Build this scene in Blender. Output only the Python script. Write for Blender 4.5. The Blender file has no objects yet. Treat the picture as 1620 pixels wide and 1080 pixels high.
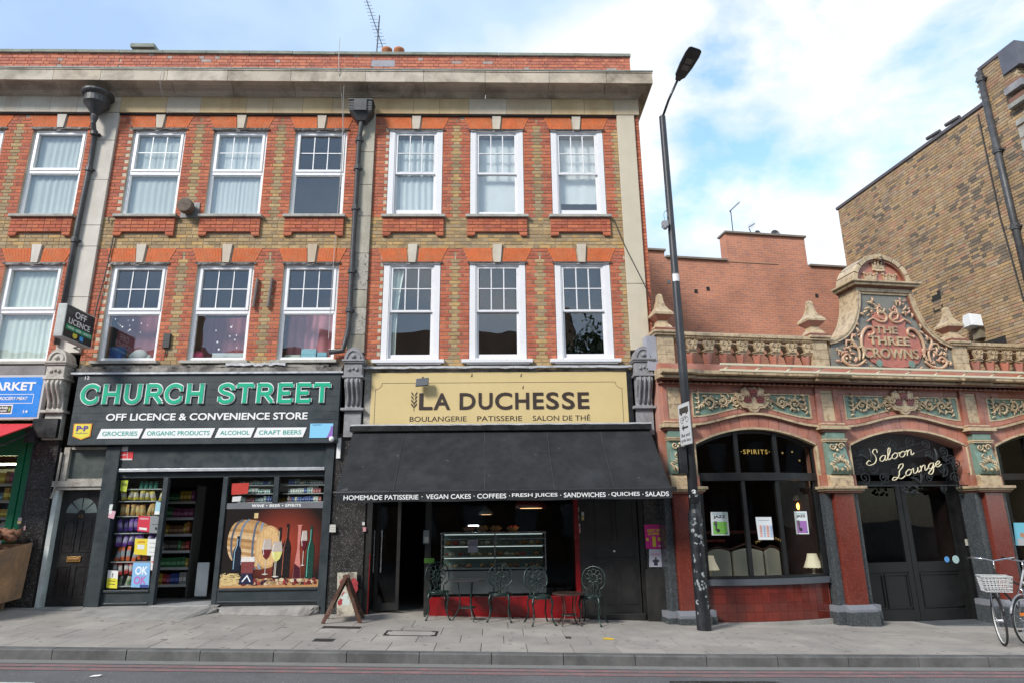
import bpy, math, random
from mathutils import Matrix, Vector
R = random.Random(7)
S = bpy.context.scene
COL = S.collection
cam_d = bpy.data.cameras.new('camera'); cam = bpy.data.objects.new('camera', cam_d); COL.objects.link(cam)
cam_d.sensor_width = 36.0; cam_d.lens = 23.11; cam_d.clip_start = 0.1; cam_d.clip_end = 600
cam.matrix_world = Matrix(((0.99961622, 0.00436197, -0.02735661, 0.0),
       (-0.02522545, -0.26481851, -0.96396827, -12.2),
       (-0.01144933, 0.96428841, -0.26460684, 1.60), (0, 0, 0, 1)))
S.camera = cam
S.view_settings.view_transform = 'Standard'; S.view_settings.look = 'None'
S.view_settings.gamma = 1; S.view_settings.exposure = 1.28
try: S.view_settings.use_curve_mapping = False
except Exception: pass
SUN_EL, SUN_AZ = 36, 224      # degrees; azimuth clockwise from +Y: sun behind the viewer, a little to the left
W = bpy.data.worlds.new('World'); S.world = W; W.use_nodes = True
nt = W.node_tree; nt.nodes.clear()
def N(t, **k):
 n = nt.nodes.new(t)
 for a, b in k.items(): setattr(n, a, b)
 return n
L = lambda a, b: nt.links.new(a, b)
out = N('ShaderNodeOutputWorld'); sky = N('ShaderNodeTexSky', sky_type='NISHITA')
sky.sun_disc = False; sky.sun_elevation = math.radians(SUN_EL); sky.sun_rotation = math.radians(SUN_AZ)
sky.air_density = 1.0; sky.dust_density = 0.6; sky.ozone_density = 1.5
bg1 = N('ShaderNodeBackground'); bg1.inputs[1].default_value = 0.15
hs = N('ShaderNodeHueSaturation'); hs.inputs['Saturation'].default_value = 1.12; hs.inputs['Hue'].default_value = 0.48
L(sky.outputs[0], hs.inputs['Color']); L(hs.outputs[0], bg1.inputs[0])
tc = N('ShaderNodeTexCoord')
mp = N('ShaderNodeMapping'); mp.inputs['Scale'].default_value = (1, 1, 1.7); mp.inputs['Location'].default_value = (0.62, 0.1, 0.31)
L(tc.outputs['Generated'], mp.inputs[0])
n1 = N('ShaderNodeTexNoise'); n1.inputs['Scale'].default_value = 3.1; n1.inputs['Detail'].default_value = 9; n1.inputs['Roughness'].default_value = 0.55
n1.inputs['Distortion'].default_value = 0.25
L(mp.outputs[0], n1.inputs['Vector'])
sx = N('ShaderNodeSeparateXYZ'); L(tc.outputs['Generated'], sx.inputs[0])
mr = N('ShaderNodeMapRange'); mr.inputs['From Min'].default_value = -0.12; mr.inputs['From Max'].default_value = 0.45
mr.inputs['To Min'].default_value = 0.30; mr.inputs['To Max'].default_value = 0.0; L(sx.outputs[0], mr.inputs['Value'])
ad = N('ShaderNodeMath', operation='ADD'); L(n1.outputs[0], ad.inputs[0]); L(mr.outputs[0], ad.inputs[1])
rp = N('ShaderNodeValToRGB'); rp.color_ramp.elements[0].position = 0.44; rp.color_ramp.elements[1].position = 0.57
rp.color_ramp.elements[0].color = (.22, .22, .22, 1); rp.color_ramp.elements[1].color = (1, 1, 1, 1)
L(ad.outputs[0], rp.inputs[0])
n2 = N('ShaderNodeTexNoise'); n2.inputs['Scale'].default_value = 2.6; n2.inputs['Detail'].default_value = 5
L(mp.outputs[0], n2.inputs['Vector'])
mr2 = N('ShaderNodeMapRange'); mr2.inputs['From Min'].default_value = -0.25; mr2.inputs['From Max'].default_value = 0.42
mr2.inputs['To Min'].default_value = -0.16; mr2.inputs['To Max'].default_value = 0.17; L(sx.outputs[0], mr2.inputs['Value'])
ad2 = N('ShaderNodeMath', operation='ADD'); L(n2.outputs[0], ad2.inputs[0]); L(mr2.outputs[0], ad2.inputs[1])
rc = N('ShaderNodeValToRGB'); e = rc.color_ramp.elements
e[0].position = 0.30; e[0].color = (0.20, 0.28, 0.41, 1); e[1].position = 0.64; e[1].color = (0.45, 0.46, 0.465, 1)
k = e.new(0.48); k.color = (0.27, 0.35, 0.46, 1)
L(ad2.outputs[0], rc.inputs[0])
bg2 = N('ShaderNodeBackground'); bg2.inputs[1].default_value = 1.0; L(rc.outputs[0], bg2.inputs[0])
mx = N('ShaderNodeMixShader'); L(rp.outputs[0], mx.inputs[0]); L(bg1.outputs[0], mx.inputs[1]); L(bg2.outputs[0], mx.inputs[2])
L(mx.outputs[0], out.inputs[0])
sd = bpy.data.lights.new('sun', 'SUN'); sd.energy = 1.8; sd.angle = math.radians(14); sd.color = (1.0, 0.95, 0.88)
sun = bpy.data.objects.new('sun', sd); COL.objects.link(sun)
az, el = math.radians(SUN_AZ), math.radians(SUN_EL)
sdir = Vector((math.sin(az) * math.cos(el), math.cos(az) * math.cos(el), math.sin(el)))
sun.rotation_euler = sdir.to_track_quat('Z', 'Y').to_euler(); sun.location = (-5, -20, 25)
MATS = {}; TINTED = set()
def mat(key, col=(.5, .5, .5), rough=.6, metal=0.0, var=.12, vscale=3.0, fine=.0, fscale=60.0, bump=.0, bscale=40.0,
  tint=False, dirt=None, dirt_amt=.5, dscale=1.2, streak=False, coat=0.0, spec=.5, emit=None, es=1.0, speck=None, spk_amt=.5, spk_scale=120,
  dlo=.45, dhi=.7, objrand=0.0):
 if key in MATS: return MATS[key]
 m = bpy.data.materials.new(key); m.use_nodes = True; t = m.node_tree; nd = t.nodes; b = nd['Principled BSDF']
 if tint: TINTED.add(key)
 def n(ty, **k):
  q = nd.new(ty)
  for a, c in k.items(): setattr(q, a, c)
  return q
 l = t.links.new
 geo = n('ShaderNodeNewGeometry'); pos = geo.outputs['Position']
 def noise(scale, detail=5, rough_=.6, vec=None, dist=0):
  q = n('ShaderNodeTexNoise'); q.inputs['Scale'].default_value = scale; q.inputs['Detail'].default_value = detail
  q.inputs['Roughness'].default_value = rough_; q.inputs['Distortion'].default_value = dist; l(vec or pos, q.inputs['Vector']); return q.outputs[0]
 def mixc(a, bb, fac, mode='MIX'):
  q = n('ShaderNodeMix', data_type='RGBA', blend_type=mode)
  for s, v in ((q.inputs[6], a), (q.inputs[7], bb)):
   if isinstance(v, tuple): s.default_value = (*v[:3], 1)
   else: l(v, s)
  if isinstance(fac, float): q.inputs[0].default_value = fac
  else: l(fac, q.inputs[0])
  return q.outputs[2]
 def rng(v, a, c, lo, hi):
  q = n('ShaderNodeMapRange'); q.inputs[1].default_value = a; q.inputs[2].default_value = c
  q.inputs[3].default_value = lo; q.inputs[4].default_value = hi; l(v, q.inputs[0]); return q.outputs[0]
 c = (*col, 1)[:3]
 if tint:
  at = n('ShaderNodeAttribute', attribute_name='tint'); c = at.outputs['Color']
 def mulv(cc, v):
  h = n('ShaderNodeHueSaturation'); h.inputs['Saturation'].default_value = 1.0
  if isinstance(cc, tuple): h.inputs['Color'].default_value = (*cc, 1)
  else: l(cc, h.inputs['Color'])
  l(v, h.inputs['Value']); return h.outputs[0]
 if objrand:
  oi = n('ShaderNodeObjectInfo'); c = mulv(c, rng(oi.outputs['Random'], 0, 1, 1 - objrand, 1 + objrand))
 if var: c = mulv(c, rng(noise(vscale), .3, .7, 1 - var, 1 + var))
 if fine: c = mulv(c, rng(noise(fscale, 3), .3, .7, 1 - fine, 1 + fine))
 if dirt:
  vec = None
  if streak:
   mpn = n('ShaderNodeMapping'); mpn.inputs['Scale'].default_value = (1, 1, .16); l(pos, mpn.inputs[0]); vec = mpn.outputs[0]
  f = rng(noise(dscale, 8, .68, vec, .3), dlo, dhi, 0, dirt_amt); c = mixc(c, dirt, f)
 if speck:
  vo = n('ShaderNodeTexVoronoi'); vo.inputs['Scale'].default_value = spk_scale; l(pos, vo.inputs['Vector'])
  sp = n('ShaderNodeSeparateColor'); l(vo.outputs['Color'], sp.inputs[0])
  c = mixc(c, speck, rng(sp.outputs[0], 1 - spk_amt, 1 - spk_amt + .02, 0, 1))
 if isinstance(c, tuple): b.inputs['Base Color'].default_value = (*c, 1)
 else: l(c, b.inputs['Base Color'])
 b.inputs['Roughness'].default_value = rough; b.inputs['Metallic'].default_value = metal
 b.inputs['Specular IOR Level'].default_value = spec
 if coat: b.inputs['Coat Weight'].default_value = coat; b.inputs['Coat Roughness'].default_value = .08
 if rough > .15 and var: l(rng(noise(vscale * 3), .3, .7, max(0.03, rough - .12), min(1, rough + .12)), b.inputs['Roughness'])
 if emit: b.inputs['Emission Color'].default_value = (*emit, 1); b.inputs['Emission Strength'].default_value = es
 if bump:
  bp = n('ShaderNodeBump'); bp.inputs['Strength'].default_value = bump; bp.inputs['Distance'].default_value = .01
  l(noise(bscale, 6, .65), bp.inputs['Height']); l(bp.outputs[0], b.inputs['Normal'])
 MATS[key] = m; return m
def glass_mat(key, tintc=(.9, .95, .95), refl=1.0, rough=.0, base=.03):
 if key in MATS: return MATS[key]
 m = bpy.data.materials.new(key); m.use_nodes = True; t = m.node_tree; nd = t.nodes; nd.clear(); l = t.links.new
 o = nd.new('ShaderNodeOutputMaterial'); tr = nd.new('ShaderNodeBsdfTransparent'); tr.inputs[0].default_value = (*tintc, 1)
 g = nd.new('ShaderNodeBsdfGlossy'); g.inputs['Roughness'].default_value = rough
 lw = nd.new('ShaderNodeLayerWeight'); lw.inputs[0].default_value = .5; fr = nd.new('ShaderNodeMath'); fr.operation = 'POWER'; fr.inputs[1].default_value = 4.0; l(lw.outputs['Facing'], fr.inputs[0])
 ma = nd.new('ShaderNodeMath'); ma.operation = 'MULTIPLY_ADD'; ma.inputs[1].default_value = refl; ma.inputs[2].default_value = base
 bp = nd.new('ShaderNodeBump'); no = nd.new('ShaderNodeTexNoise'); no.inputs['Scale'].default_value = 1.4; no.inputs['Detail'].default_value = 1
 ge = nd.new('ShaderNodeNewGeometry'); l(ge.outputs['Position'], no.inputs['Vector'])
 bp.inputs['Strength'].default_value = .25; bp.inputs['Distance'].default_value = .02; l(no.outputs[0], bp.inputs['Height']); l(bp.outputs[0], g.inputs['Normal'])
 mxx = nd.new('ShaderNodeMixShader'); l(fr.outputs[0], ma.inputs[0]); l(ma.outputs[0], mxx.inputs[0]); l(tr.outputs[0], mxx.inputs[1]); l(g.outputs[0], mxx.inputs[2])
 l(mxx.outputs[0], o.inputs[0]); MATS[key] = m; return m
OFF = {}
class MB:
 def __init__(s): s.v = []; s.f = []; s.c = []; s.cur = (1, 1, 1); s.T = None
 def add(s, vs, fs, col=None):
  o = len(s.v)
  if s.T is not None: vs = [tuple(s.T @ Vector(p)) for p in vs]
  s.v += [tuple(p) for p in vs]; s.f += [tuple(i + o for i in q) for q in fs]
  s.c += [col or s.cur] * len(vs); return s
 def box(s, x0, x1, y0, y1, z0, z1, col=None, back=True):
  vs = [(x0, y0, z0), (x1, y0, z0), (x1, y0, z1), (x0, y0, z1), (x0, y1, z0), (x1, y1, z0), (x1, y1, z1), (x0, y1, z1)]
  fs = [(0, 1, 2, 3), (1, 5, 6, 2), (4, 0, 3, 7), (3, 2, 6, 7), (4, 5, 1, 0)]
  if back: fs.append((5, 4, 7, 6))
  return s.add(vs, fs, col)
 def hexa(s, p, col=None):   # 8 points: front 4 ccw seen from -Y (0..3), back 4
  return s.add(p, [(0, 1, 2, 3), (1, 5, 6, 2), (4, 0, 3, 7), (3, 2, 6, 7), (4, 5, 1, 0), (5, 4, 7, 6)], col)
 def prism(s, poly, y0, y1, col=None, cap=True):      # poly in (x,z), ccw seen from -Y
  a = sum(poly[i][0] * poly[(i + 1) % len(poly)][1] - poly[(i + 1) % len(poly)][0] * poly[i][1] for i in range(len(poly)))
  if a < 0: poly = poly[::-1]
  n = len(poly); vs = [(x, y0, z) for x, z in poly] + [(x, y1, z) for x, z in poly]
  fs = [tuple(range(n)), tuple(range(2 * n - 1, n - 1, -1))] if cap else []
  fs += [(i, i + n, (i + 1) % n + n, (i + 1) % n) for i in range(n)]
  return s.add(vs, fs, col)
 def prismx(s, poly, x0, x1, col=None):               # poly in (y,z), extruded along x
  a = sum(poly[i][0] * poly[(i + 1) % len(poly)][1] - poly[(i + 1) % len(poly)][0] * poly[i][1] for i in range(len(poly)))
  if a < 0: poly = poly[::-1]
  n = len(poly); vs = [(x0, y, z) for y, z in poly] + [(x1, y, z) for y, z in poly]
  fs = [tuple(range(n - 1, -1, -1)), tuple(range(n, 2 * n))]
  fs += [(i, (i + 1) % n, (i + 1) % n + n, i + n) for i in range(n)]
  return s.add(vs, fs, col)
 def prismz(s, poly, z0, z1, col=None):               # poly in (x,y)
  a = sum(poly[i][0] * poly[(i + 1) % len(poly)][1] - poly[(i + 1) % len(poly)][0] * poly[i][1] for i in range(len(poly)))
  if a < 0: poly = poly[::-1]
  n = len(poly); vs = [(x, y, z0) for x, y in poly] + [(x, y, z1) for x, y in poly]
  fs = [tuple(range(n - 1, -1, -1)), tuple(range(n, 2 * n))]
  fs += [(i, (i + 1) % n, (i + 1) % n + n, i + n) for i in range(n)]
  return s.add(vs, fs, col)
 def tube(s, pts, r, n=6, col=None, flat=1.0, closed=False):
  pts = [Vector(p) for p in pts]; m = len(pts); vs = []; fs = []
  rs = r if isinstance(r, (list, tuple)) else [r] * m
  up = None
  for i, p in enumerate(pts):
   if closed: d = (pts[(i + 1) % m] - pts[i - 1])
   else: d = (pts[min(i + 1, m - 1)] - pts[max(i - 1, 0)])
   if d.length < 1e-9: d = Vector((0, 0, 1))
   d.normalize()
   if up is None:
    ref = Vector((0, 1, 0)) if abs(d.y) < .9 else Vector((1, 0, 0))
   else: ref = up
   a = (ref - d * ref.dot(d))
   if a.length < 1e-6: a = d.orthogonal()
   a.normalize(); up = a; b = d.cross(a)
   for k in range(n):
    t = 2 * math.pi * k / n
    vs.append(p + a * (rs[i] * flat * math.cos(t)) + b * (rs[i] * math.sin(t)))
  for i in range(m - 1 + (1 if closed else 0)):
   j = (i + 1) % m
   for k in range(n):
    k2 = (k + 1) % n
    fs.append((i * n + k, i * n + k2, j * n + k2, j * n + k))
  if not closed: fs += [tuple(range(n - 1, -1, -1)), tuple((m - 1) * n + k for k in range(n))]
  return s.add(vs, fs, col)
 def lathe(s, prof, cx=0, cy=0, n=16, z0=0, col=None, sq=False):
  vs = []; fs = []; m = len(prof); o = math.pi / n if sq else 0
  for r, z in prof:
   for k in range(n):
    t = 2 * math.pi * k / n + o; vs.append((cx + r * math.cos(t), cy + r * math.sin(t), z0 + z))
  for i in range(m - 1):
   for k in range(n):
    k2 = (k + 1) % n; fs.append((i * n + k, i * n + k2, (i + 1) * n + k2, (i + 1) * n + k))
  fs += [tuple(range(n - 1, -1, -1)), tuple((m - 1) * n + k for k in range(n))]
  return s.add(vs, fs, col)
 def ball(s, c, r, n=8, m=5, col=None, sc=(1, 1, 1)):
  vs = []; fs = []
  for i in range(m + 1):
   ph = math.pi * i / m
   for k in range(n):
    t = 2 * math.pi * k / n
    vs.append((c[0] + r * sc[0] * math.sin(ph) * math.cos(t), c[1] + r * sc[1] * math.sin(ph) * math.sin(t), c[2] + r * sc[2] * -math.cos(ph)))
  for i in range(m):
   for k in range(n):
    k2 = (k + 1) % n; fs.append((i * n + k, i * n + k2, (i + 1) * n + k2, (i + 1) * n + k))
  return s.add(vs, fs, col)
 def disc(s, x, z, r, y0, y1, n=20, col=None, rz=None):
  return s.prism([(x + r * math.cos(2 * math.pi * k / n), z + (rz or r) * math.sin(2 * math.pi * k / n)) for k in range(n)], y0, y1, col)
 def ribbon(s, pts, w, y0, y1, col=None, ws=None):    # flat stroke in the x-z plane with thickness in y
  m = len(pts); Lp = []; Rp = []
  for i in range(m):
   a = pts[max(i - 1, 0)]; b = pts[min(i + 1, m - 1)]
   d = Vector((b[0] - a[0], b[1] - a[1]))
   if d.length < 1e-9: d = Vector((1, 0))
   d.normalize(); nn = Vector((-d[1], d[0])); hw = (ws[i] if ws else w) / 2
   if 0 < i < m - 1:
    d1 = Vector((pts[i][0] - a[0], pts[i][1] - a[1])).normalized(); hw /= max(.5, d1.dot(d))
   Lp.append((pts[i][0] + nn[0] * hw, pts[i][1] + nn[1] * hw)); Rp.append((pts[i][0] - nn[0] * hw, pts[i][1] - nn[1] * hw))
  vs = []; fs = []
  for i in range(m): vs += [(Rp[i][0], y0, Rp[i][1]), (Lp[i][0], y0, Lp[i][1]), (Rp[i][0], y1, Rp[i][1]), (Lp[i][0], y1, Lp[i][1])]
  for i in range(m - 1):
   a = i * 4; b = a + 4
   fs += [(a, b, b + 1, a + 1), (a + 1, b + 1, b + 3, a + 3), (a, a + 2, b + 2, b), (a + 2, a + 3, b + 3, b + 2)]
  fs += [(0, 1, 3, 2), (4 * m - 4, 4 * m - 2, 4 * m - 1, 4 * m - 3)]
  return s.add(vs, fs, col)
 def mesh(s, name, m, off=(0, 0, 0), tint=False, smooth=False):
  me = bpy.data.meshes.new(name)
  me.from_pydata([(v[0] - off[0], v[1] - off[1], v[2] - off[2]) for v in s.v], [], s.f)
  if tint or m.name in TINTED:
   at = me.attributes.new('tint', 'FLOAT_COLOR', 'POINT')
   buf = []
   for c in s.c: buf += [c[0], c[1], c[2], 1.0]
   at.data.foreach_set('color', buf)
  me.materials.append(m)
  if smooth: me.shade_smooth()
  me.update(); return me
 def build(s, name, m, parent=None, tint=False, smooth=False, kind=None, bevel=0, label=None):
  off = OFF.get(parent.name, (0, 0, 0)) if parent else (0, 0, 0)
  me = s.mesh(name, m, off, tint, smooth); o = bpy.data.objects.new(name, me); COL.objects.link(o)
  if parent: o.parent = parent; OFF[o.name] = off
  if kind: o['kind'] = kind
  if label: o['label'] = label
  if bevel:
   md = o.modifiers.new('bevel', 'BEVEL'); md.width = bevel; md.segments = 2; md.limit_method = 'ANGLE'; md.angle_limit = .7
  return o
def thing(name, label, cat, loc=(0, 0, 0), group=None, rz=0, local=False):
 o = bpy.data.objects.new(name, None); COL.objects.link(o); o.location = loc; o.rotation_euler = (0, 0, rz); o.empty_display_size = .2
 o['label'] = label; o['category'] = cat
 if group: o['group'] = group
 OFF[o.name] = (0, 0, 0) if local else tuple(loc); return o
def single(mb, name, m, label, cat, loc=None, group=None, tint=False, smooth=False, bevel=0, kind=None):
 if loc is None:
  xs = [v[0] for v in mb.v]; ys = [v[1] for v in mb.v]; zs = [v[2] for v in mb.v]
  loc = ((min(xs) + max(xs)) / 2, (min(ys) + max(ys)) / 2, min(zs))
 me = mb.mesh(name, m, loc, tint, smooth); o = bpy.data.objects.new(name, me); COL.objects.link(o); o.location = loc
 if label: o['label'] = label
 if cat: o['category'] = cat
 if group: o['group'] = group
 if kind: o['kind'] = kind
 OFF[o.name] = tuple(loc)
 if bevel:
  md = o.modifiers.new('bevel', 'BEVEL'); md.width = bevel; md.segments = 2; md.limit_method = 'ANGLE'; md.angle_limit = .7
 return o
def copy_tree(o, parent=None):
 c = o.copy(); COL.objects.link(c)
 if parent: c.parent = parent
 for ch in list(o.children): copy_tree(ch, c)
 return c
def put(name, me, parent, pos, sc=None, rot=None, m=None):   # an object of its own that shares a mesh
 o = bpy.data.objects.new(name, me); COL.objects.link(o); off = OFF.get(parent.name, (0, 0, 0)) if parent else (0, 0, 0)
 if parent: o.parent = parent
 o.location = (pos[0] - off[0], pos[1] - off[1], pos[2] - off[2])
 if sc: o.scale = sc
 if rot: o.rotation_euler = rot
 return o
def text_data(body, bold=0.0, shear=0.0, extrude=.02, spacing=1.0, res=4):
 cu = bpy.data.curves.new('lettering', 'FONT'); cu.body = body; cu.size = 1; cu.offset = bold; cu.shear = shear; cu.extrude = extrude / 2
 cu.space_character = spacing; cu.resolution_u = res; cu.fill_mode = 'BOTH'
 o = bpy.data.objects.new('lettering', cu); COL.objects.link(o); bpy.context.view_layer.update()
 dg = bpy.context.evaluated_depsgraph_get(); me = bpy.data.meshes.new_from_object(o.evaluated_get(dg))
 vs = [tuple(v.co) for v in me.vertices]; fs = [tuple(p.vertices) for p in me.polygons]
 bpy.data.objects.remove(o); bpy.data.meshes.remove(me); bpy.data.curves.remove(cu); return vs, fs
def text(mb, body, x0, x1, z0, z1, y, depth=.004, bold=0.0, shear=0.0, spacing=1.0, col=None, fitw=True, desc=False, drop=0.0):
 vs, fs = text_data(body, bold, shear, 1.0, spacing)
 if not vs: return mb
 ax, bx = min(v[0] for v in vs), max(v[0] for v in vs)
 az_, bz = (min(v[1] for v in vs), max(v[1] for v in vs)) if desc else (min(v[1] for v in vs), max(v[1] for v in vs))
 sz = (z1 - z0) / (bz - az_); sx_ = (x1 - x0) / (bx - ax) if fitw else sz
 cxm = (x0 + x1) / 2
 out_ = []
 for v in vs:
  xx = (v[0] - (ax + bx) / 2) * sx_ + cxm
  out_.append((xx, y - depth * (v[2] + .5), z0 + (v[1] - az_) * sz + drop * (xx - cxm)))
 return mb.add(out_, fs, col)
def cr(pts, n=6, closed=False):      # Catmull-Rom through points of any dimension
 P = [tuple(p) for p in pts]; m = len(P); o = []
 for i in range(m - (0 if closed else 1)):
  p0 = P[(i - 1) % m] if closed or i > 0 else P[i]; p1 = P[i]; p2 = P[(i + 1) % m]; p3 = P[(i + 2) % m] if closed or i + 2 < m else p2
  for k in range(n):
   t = k / n
   o.append(tuple(.5 * (2 * b + (c - a) * t + (2 * a - 5 * b + 4 * c - d) * t * t + (3 * b - a - 3 * c + d) * t ** 3) for a, b, c, d in zip(p0, p1, p2, p3)))
 if not closed: o.append(P[-1])
 return o
def arc(cx, cz, r, a0, a1, n=10, rz=None):
 return [(cx + r * math.cos(math.radians(a0 + (a1 - a0) * i / n)), cz + (rz or r) * math.sin(math.radians(a0 + (a1 - a0) * i / n))) for i in range(n + 1)]
YK = -2.95
def zf(x): return .035 - .034 * x if x < 3 else -.067 - .045 * (x - 3)
def zk(x): return -.012 - .0262 * x if x < 2.5 else -.0775 - .0185 * (x - 2.5)
def gz(x, y):
 t = min(1, max(0, -y / -YK)); return zf(x) * (1 - t) + zk(x) * t
_CM = cam.matrix_world.copy()
def at(px, py, y=0.0):                       # reading of the survey photograph: image point -> (x, z) on the wall plane at depth y
 d = Vector((_CM[i][0] * (px - 810) + _CM[i][1] * (540 - py) + _CM[i][2] * -1040.0 for i in range(3)))
 t = (y + 12.2) / d.y; return d.x * t, 1.60 + d.z * t
def sheet(name, px, y, m, label=None, cat='poster', th=.002, parent=None, group=None):
 """flat printed sheet with four image corners bl, br, tr, tl on the plane y"""
 P = [at(a, b, y) for a, b in px]; q = MB(); q.prism(P, y - th, y)
 if parent: return q.build(name, m, parent)
 return single(q, name, m, label, cat, group=group)
def rect(px0, px1, pz0, pz1, y): # px0,pz.. = left,right,bottom,top pixel -> x0,x1,z0,z1
 a = at(px0, pz0, y); b = at(px1, pz1, y); return a[0], b[0], a[1], b[1]
M_slab = mat('paving', (.315, .29, .262), .85, var=.13, vscale=1.6, fine=.10, fscale=90, bump=.25, bscale=90, dirt=(.17, .165, .16), dirt_amt=.55, dscale=1.1, objrand=.09,
    speck=(.15, .14, .13), spk_amt=.025, spk_scale=19)
M_joint = mat('joint', (.13, .125, .12), .95, var=.2)
M_kerb = mat('kerb', (.085, .085, .084), .8, var=.2, vscale=4, fine=.18, fscale=140, bump=.3, bscale=120, dirt=(.22, .22, .215), dirt_amt=.45, dscale=2.2, objrand=.12)
M_asph = mat('asphalt', (.115, .115, .12), .82, var=.13, vscale=1.0, fine=.35, fscale=160, bump=.5, bscale=150, dirt=(.065, .065, .068), dirt_amt=.55, dscale=.9,
    speck=(.42, .42, .42), spk_amt=.018, spk_scale=130)
M_conc = mat('concrete', (.29, .28, .26), .92, var=.12, fine=.2, fscale=70, bump=.6, bscale=45, dirt=(.15, .145, .14), dirt_amt=.6, dscale=2.0)
XL, XR = -60.0, 60.0
mb = MB(); mb.add([(-300, -300, -1.6), (300, -300, -1.6), (300, 300, -1.6), (-300, 300, -1.6)], [(0, 1, 2, 3)])
g = single(mb, 'ground', M_asph, None, None, (0, 0, -1.6), kind='structure')
mb = MB(); xs = [XL, -12, -4, 2.5, 8, 14, XR]
ys = [-70, -12, -3.08]
for i in range(len(xs) - 1):
 for j in range(len(ys) - 1):
  a, b = xs[i], xs[i + 1]; c, d = ys[j], ys[j + 1]; h = lambda x: zk(x) - .125
  mb.add([(a, c, h(a)), (b, c, h(b)), (b, d, h(b)), (a, d, h(a))], [(0, 1, 2, 3)])
road = single(mb, 'road', M_asph, None, None, (0, -6, 0), kind='structure')
M_red = mat('red_line', (.25, .125, .125), .85, var=.2, fine=.3, fscale=120, dirt=(.13, .12, .12), dirt_amt=.85, dscale=5, dlo=.38, dhi=.62)
M_gut = mat('gutter', (.19, .185, .175), .9, var=.15, fine=.3, fscale=120, dirt=(.12, .12, .12), dirt_amt=.6, dscale=3)
def roadstrip(name, x0, x1, y0, y1, m, lift, skew=0):
 q = MB(); k = [x for x in [x0, -12, -4, 2.5, 8, 14, x1] if x0 <= x <= x1]
 for a, b in zip(k[:-1], k[1:]):
  if b > a: q.add([(a, y0, zk(a) - .125 + lift), (b, y0, zk(b) - .125 + lift), (b + skew, y1, zk(b) - .125 + lift), (a + skew, y1, zk(a) - .125 + lift)], [(0, 1, 2, 3)])
 return q.build(name, m, road)
roadstrip('gutter', -30, 30, -3.30, -3.085, M_gut, .004)
roadstrip('red_route_line', -30, 30, -3.48, -3.355, M_red, .004)
roadstrip('red_route_line', -30, 30, -3.67, -3.545, M_red, .004)
M_wline = mat('white_line', (.62, .61, .58), .8, var=.1, fine=.2, dirt=(.2, .2, .2), dirt_amt=.7, dscale=8)
roadstrip('lane_marking', -7.2, -4.95, -4.38, -4.28, M_wline, .004)
roadstrip('lane_marking', .1, 1.85, -4.36, -4.29, M_wline, .004)
roadstrip('lane_marking', 3.4, 4.1, -4.50, -4.42, M_wline, .004)
mb = MB(); xs = [XL, -12, -8, -4, 0, 3, 6, 9, 13, XR]
for i in range(len(xs) - 1):
 a, b = xs[i], xs[i + 1]
 mb.add([(a, YK, zk(a) - .012), (b, YK, zk(b) - .012), (b, 0, zf(b) - .012), (a, 0, zf(a) - .012), (a, 3.5, zf(a) - .012), (b, 3.5, zf(b) - .012)], [(0, 1, 2, 3), (3, 2, 5, 4)])
pave = single(mb, 'pavement', M_joint, None, None, (0, 0, 0), kind='structure')
def slab(x0, x1, y0, y1, name='paving_slab', m=M_slab, th=.0, g_=.005):
 q = MB(); x0 += g_; x1 -= g_; y0 += g_; y1 -= g_; lift = R.uniform(-.0015, .0015) + th
 p = [(x, y, gz(x, y) + lift) for x, y in ((x0, y0), (x1, y0), (x1, y1), (x0, y1))]
 q.add([(a, b, c - .03) for a, b, c in p] + p, [(4, 5, 6, 7), (0, 1, 5, 4), (1, 2, 6, 5), (2, 3, 7, 6), (3, 0, 4, 7)])
 return q.build(name, m, pave)
rows = [(-2.95, -2.36), (-2.36, -1.77), (-1.77, -1.17)]
for ri, (a, b) in enumerate(rows):
 x = -13.0 + (.31 if ri == 1 else 0)
 while x < 13:
  w = .61
  slab(x, x + w, a, b); x += w
x = -13.0
while x < 13:                                # the older concrete flags against the buildings
 w = R.choice([1.2, 1.8, 1.5, .9]); slab(x, x + w, -1.17, -.55); x += w
x = -13.3
while x < 13:
 w = R.choice([1.4, 2.1, 1.1]); slab(x, x + w, -.55, .5 if x < 2.4 else 3.4, g_=.003); x += w
for i in range(34):                          # kerb stones
 a = -15.6 + i * .915; b = a + .905; q = MB(); o = R.uniform(-.004, .004)
 pr_ = lambda x: [(-3.10 + o, -.14), (-3.10 + o, -.012), (-3.088 + o, .0), (YK - .004, .004), (YK - .004, -.14)]
 A_ = [(a, y, zk(a) + z) for y, z in pr_(a)]; B_ = [(b, y, zk(b) + z) for y, z in pr_(b)]
 q.add(A_ + B_, [(0, 1, 2, 3, 4), (9, 8, 7, 6, 5)] + [(i2, i2 + 5, (i2 + 1) % 5 + 5, (i2 + 1) % 5) for i2 in range(5)])
 if i == 0: kerb_root = single(q, 'kerb', M_kerb, None, None, (0, 0, 0), kind='structure')
 else: q.build('kerb_stone', M_kerb, kerb_root)
M_iron = mat('cast_iron', (.05, .048, .046), .55, var=.25, metal=.6, fine=.2, bump=.3, dirt=(.13, .12, .11), dirt_amt=.5, dscale=9)
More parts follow.
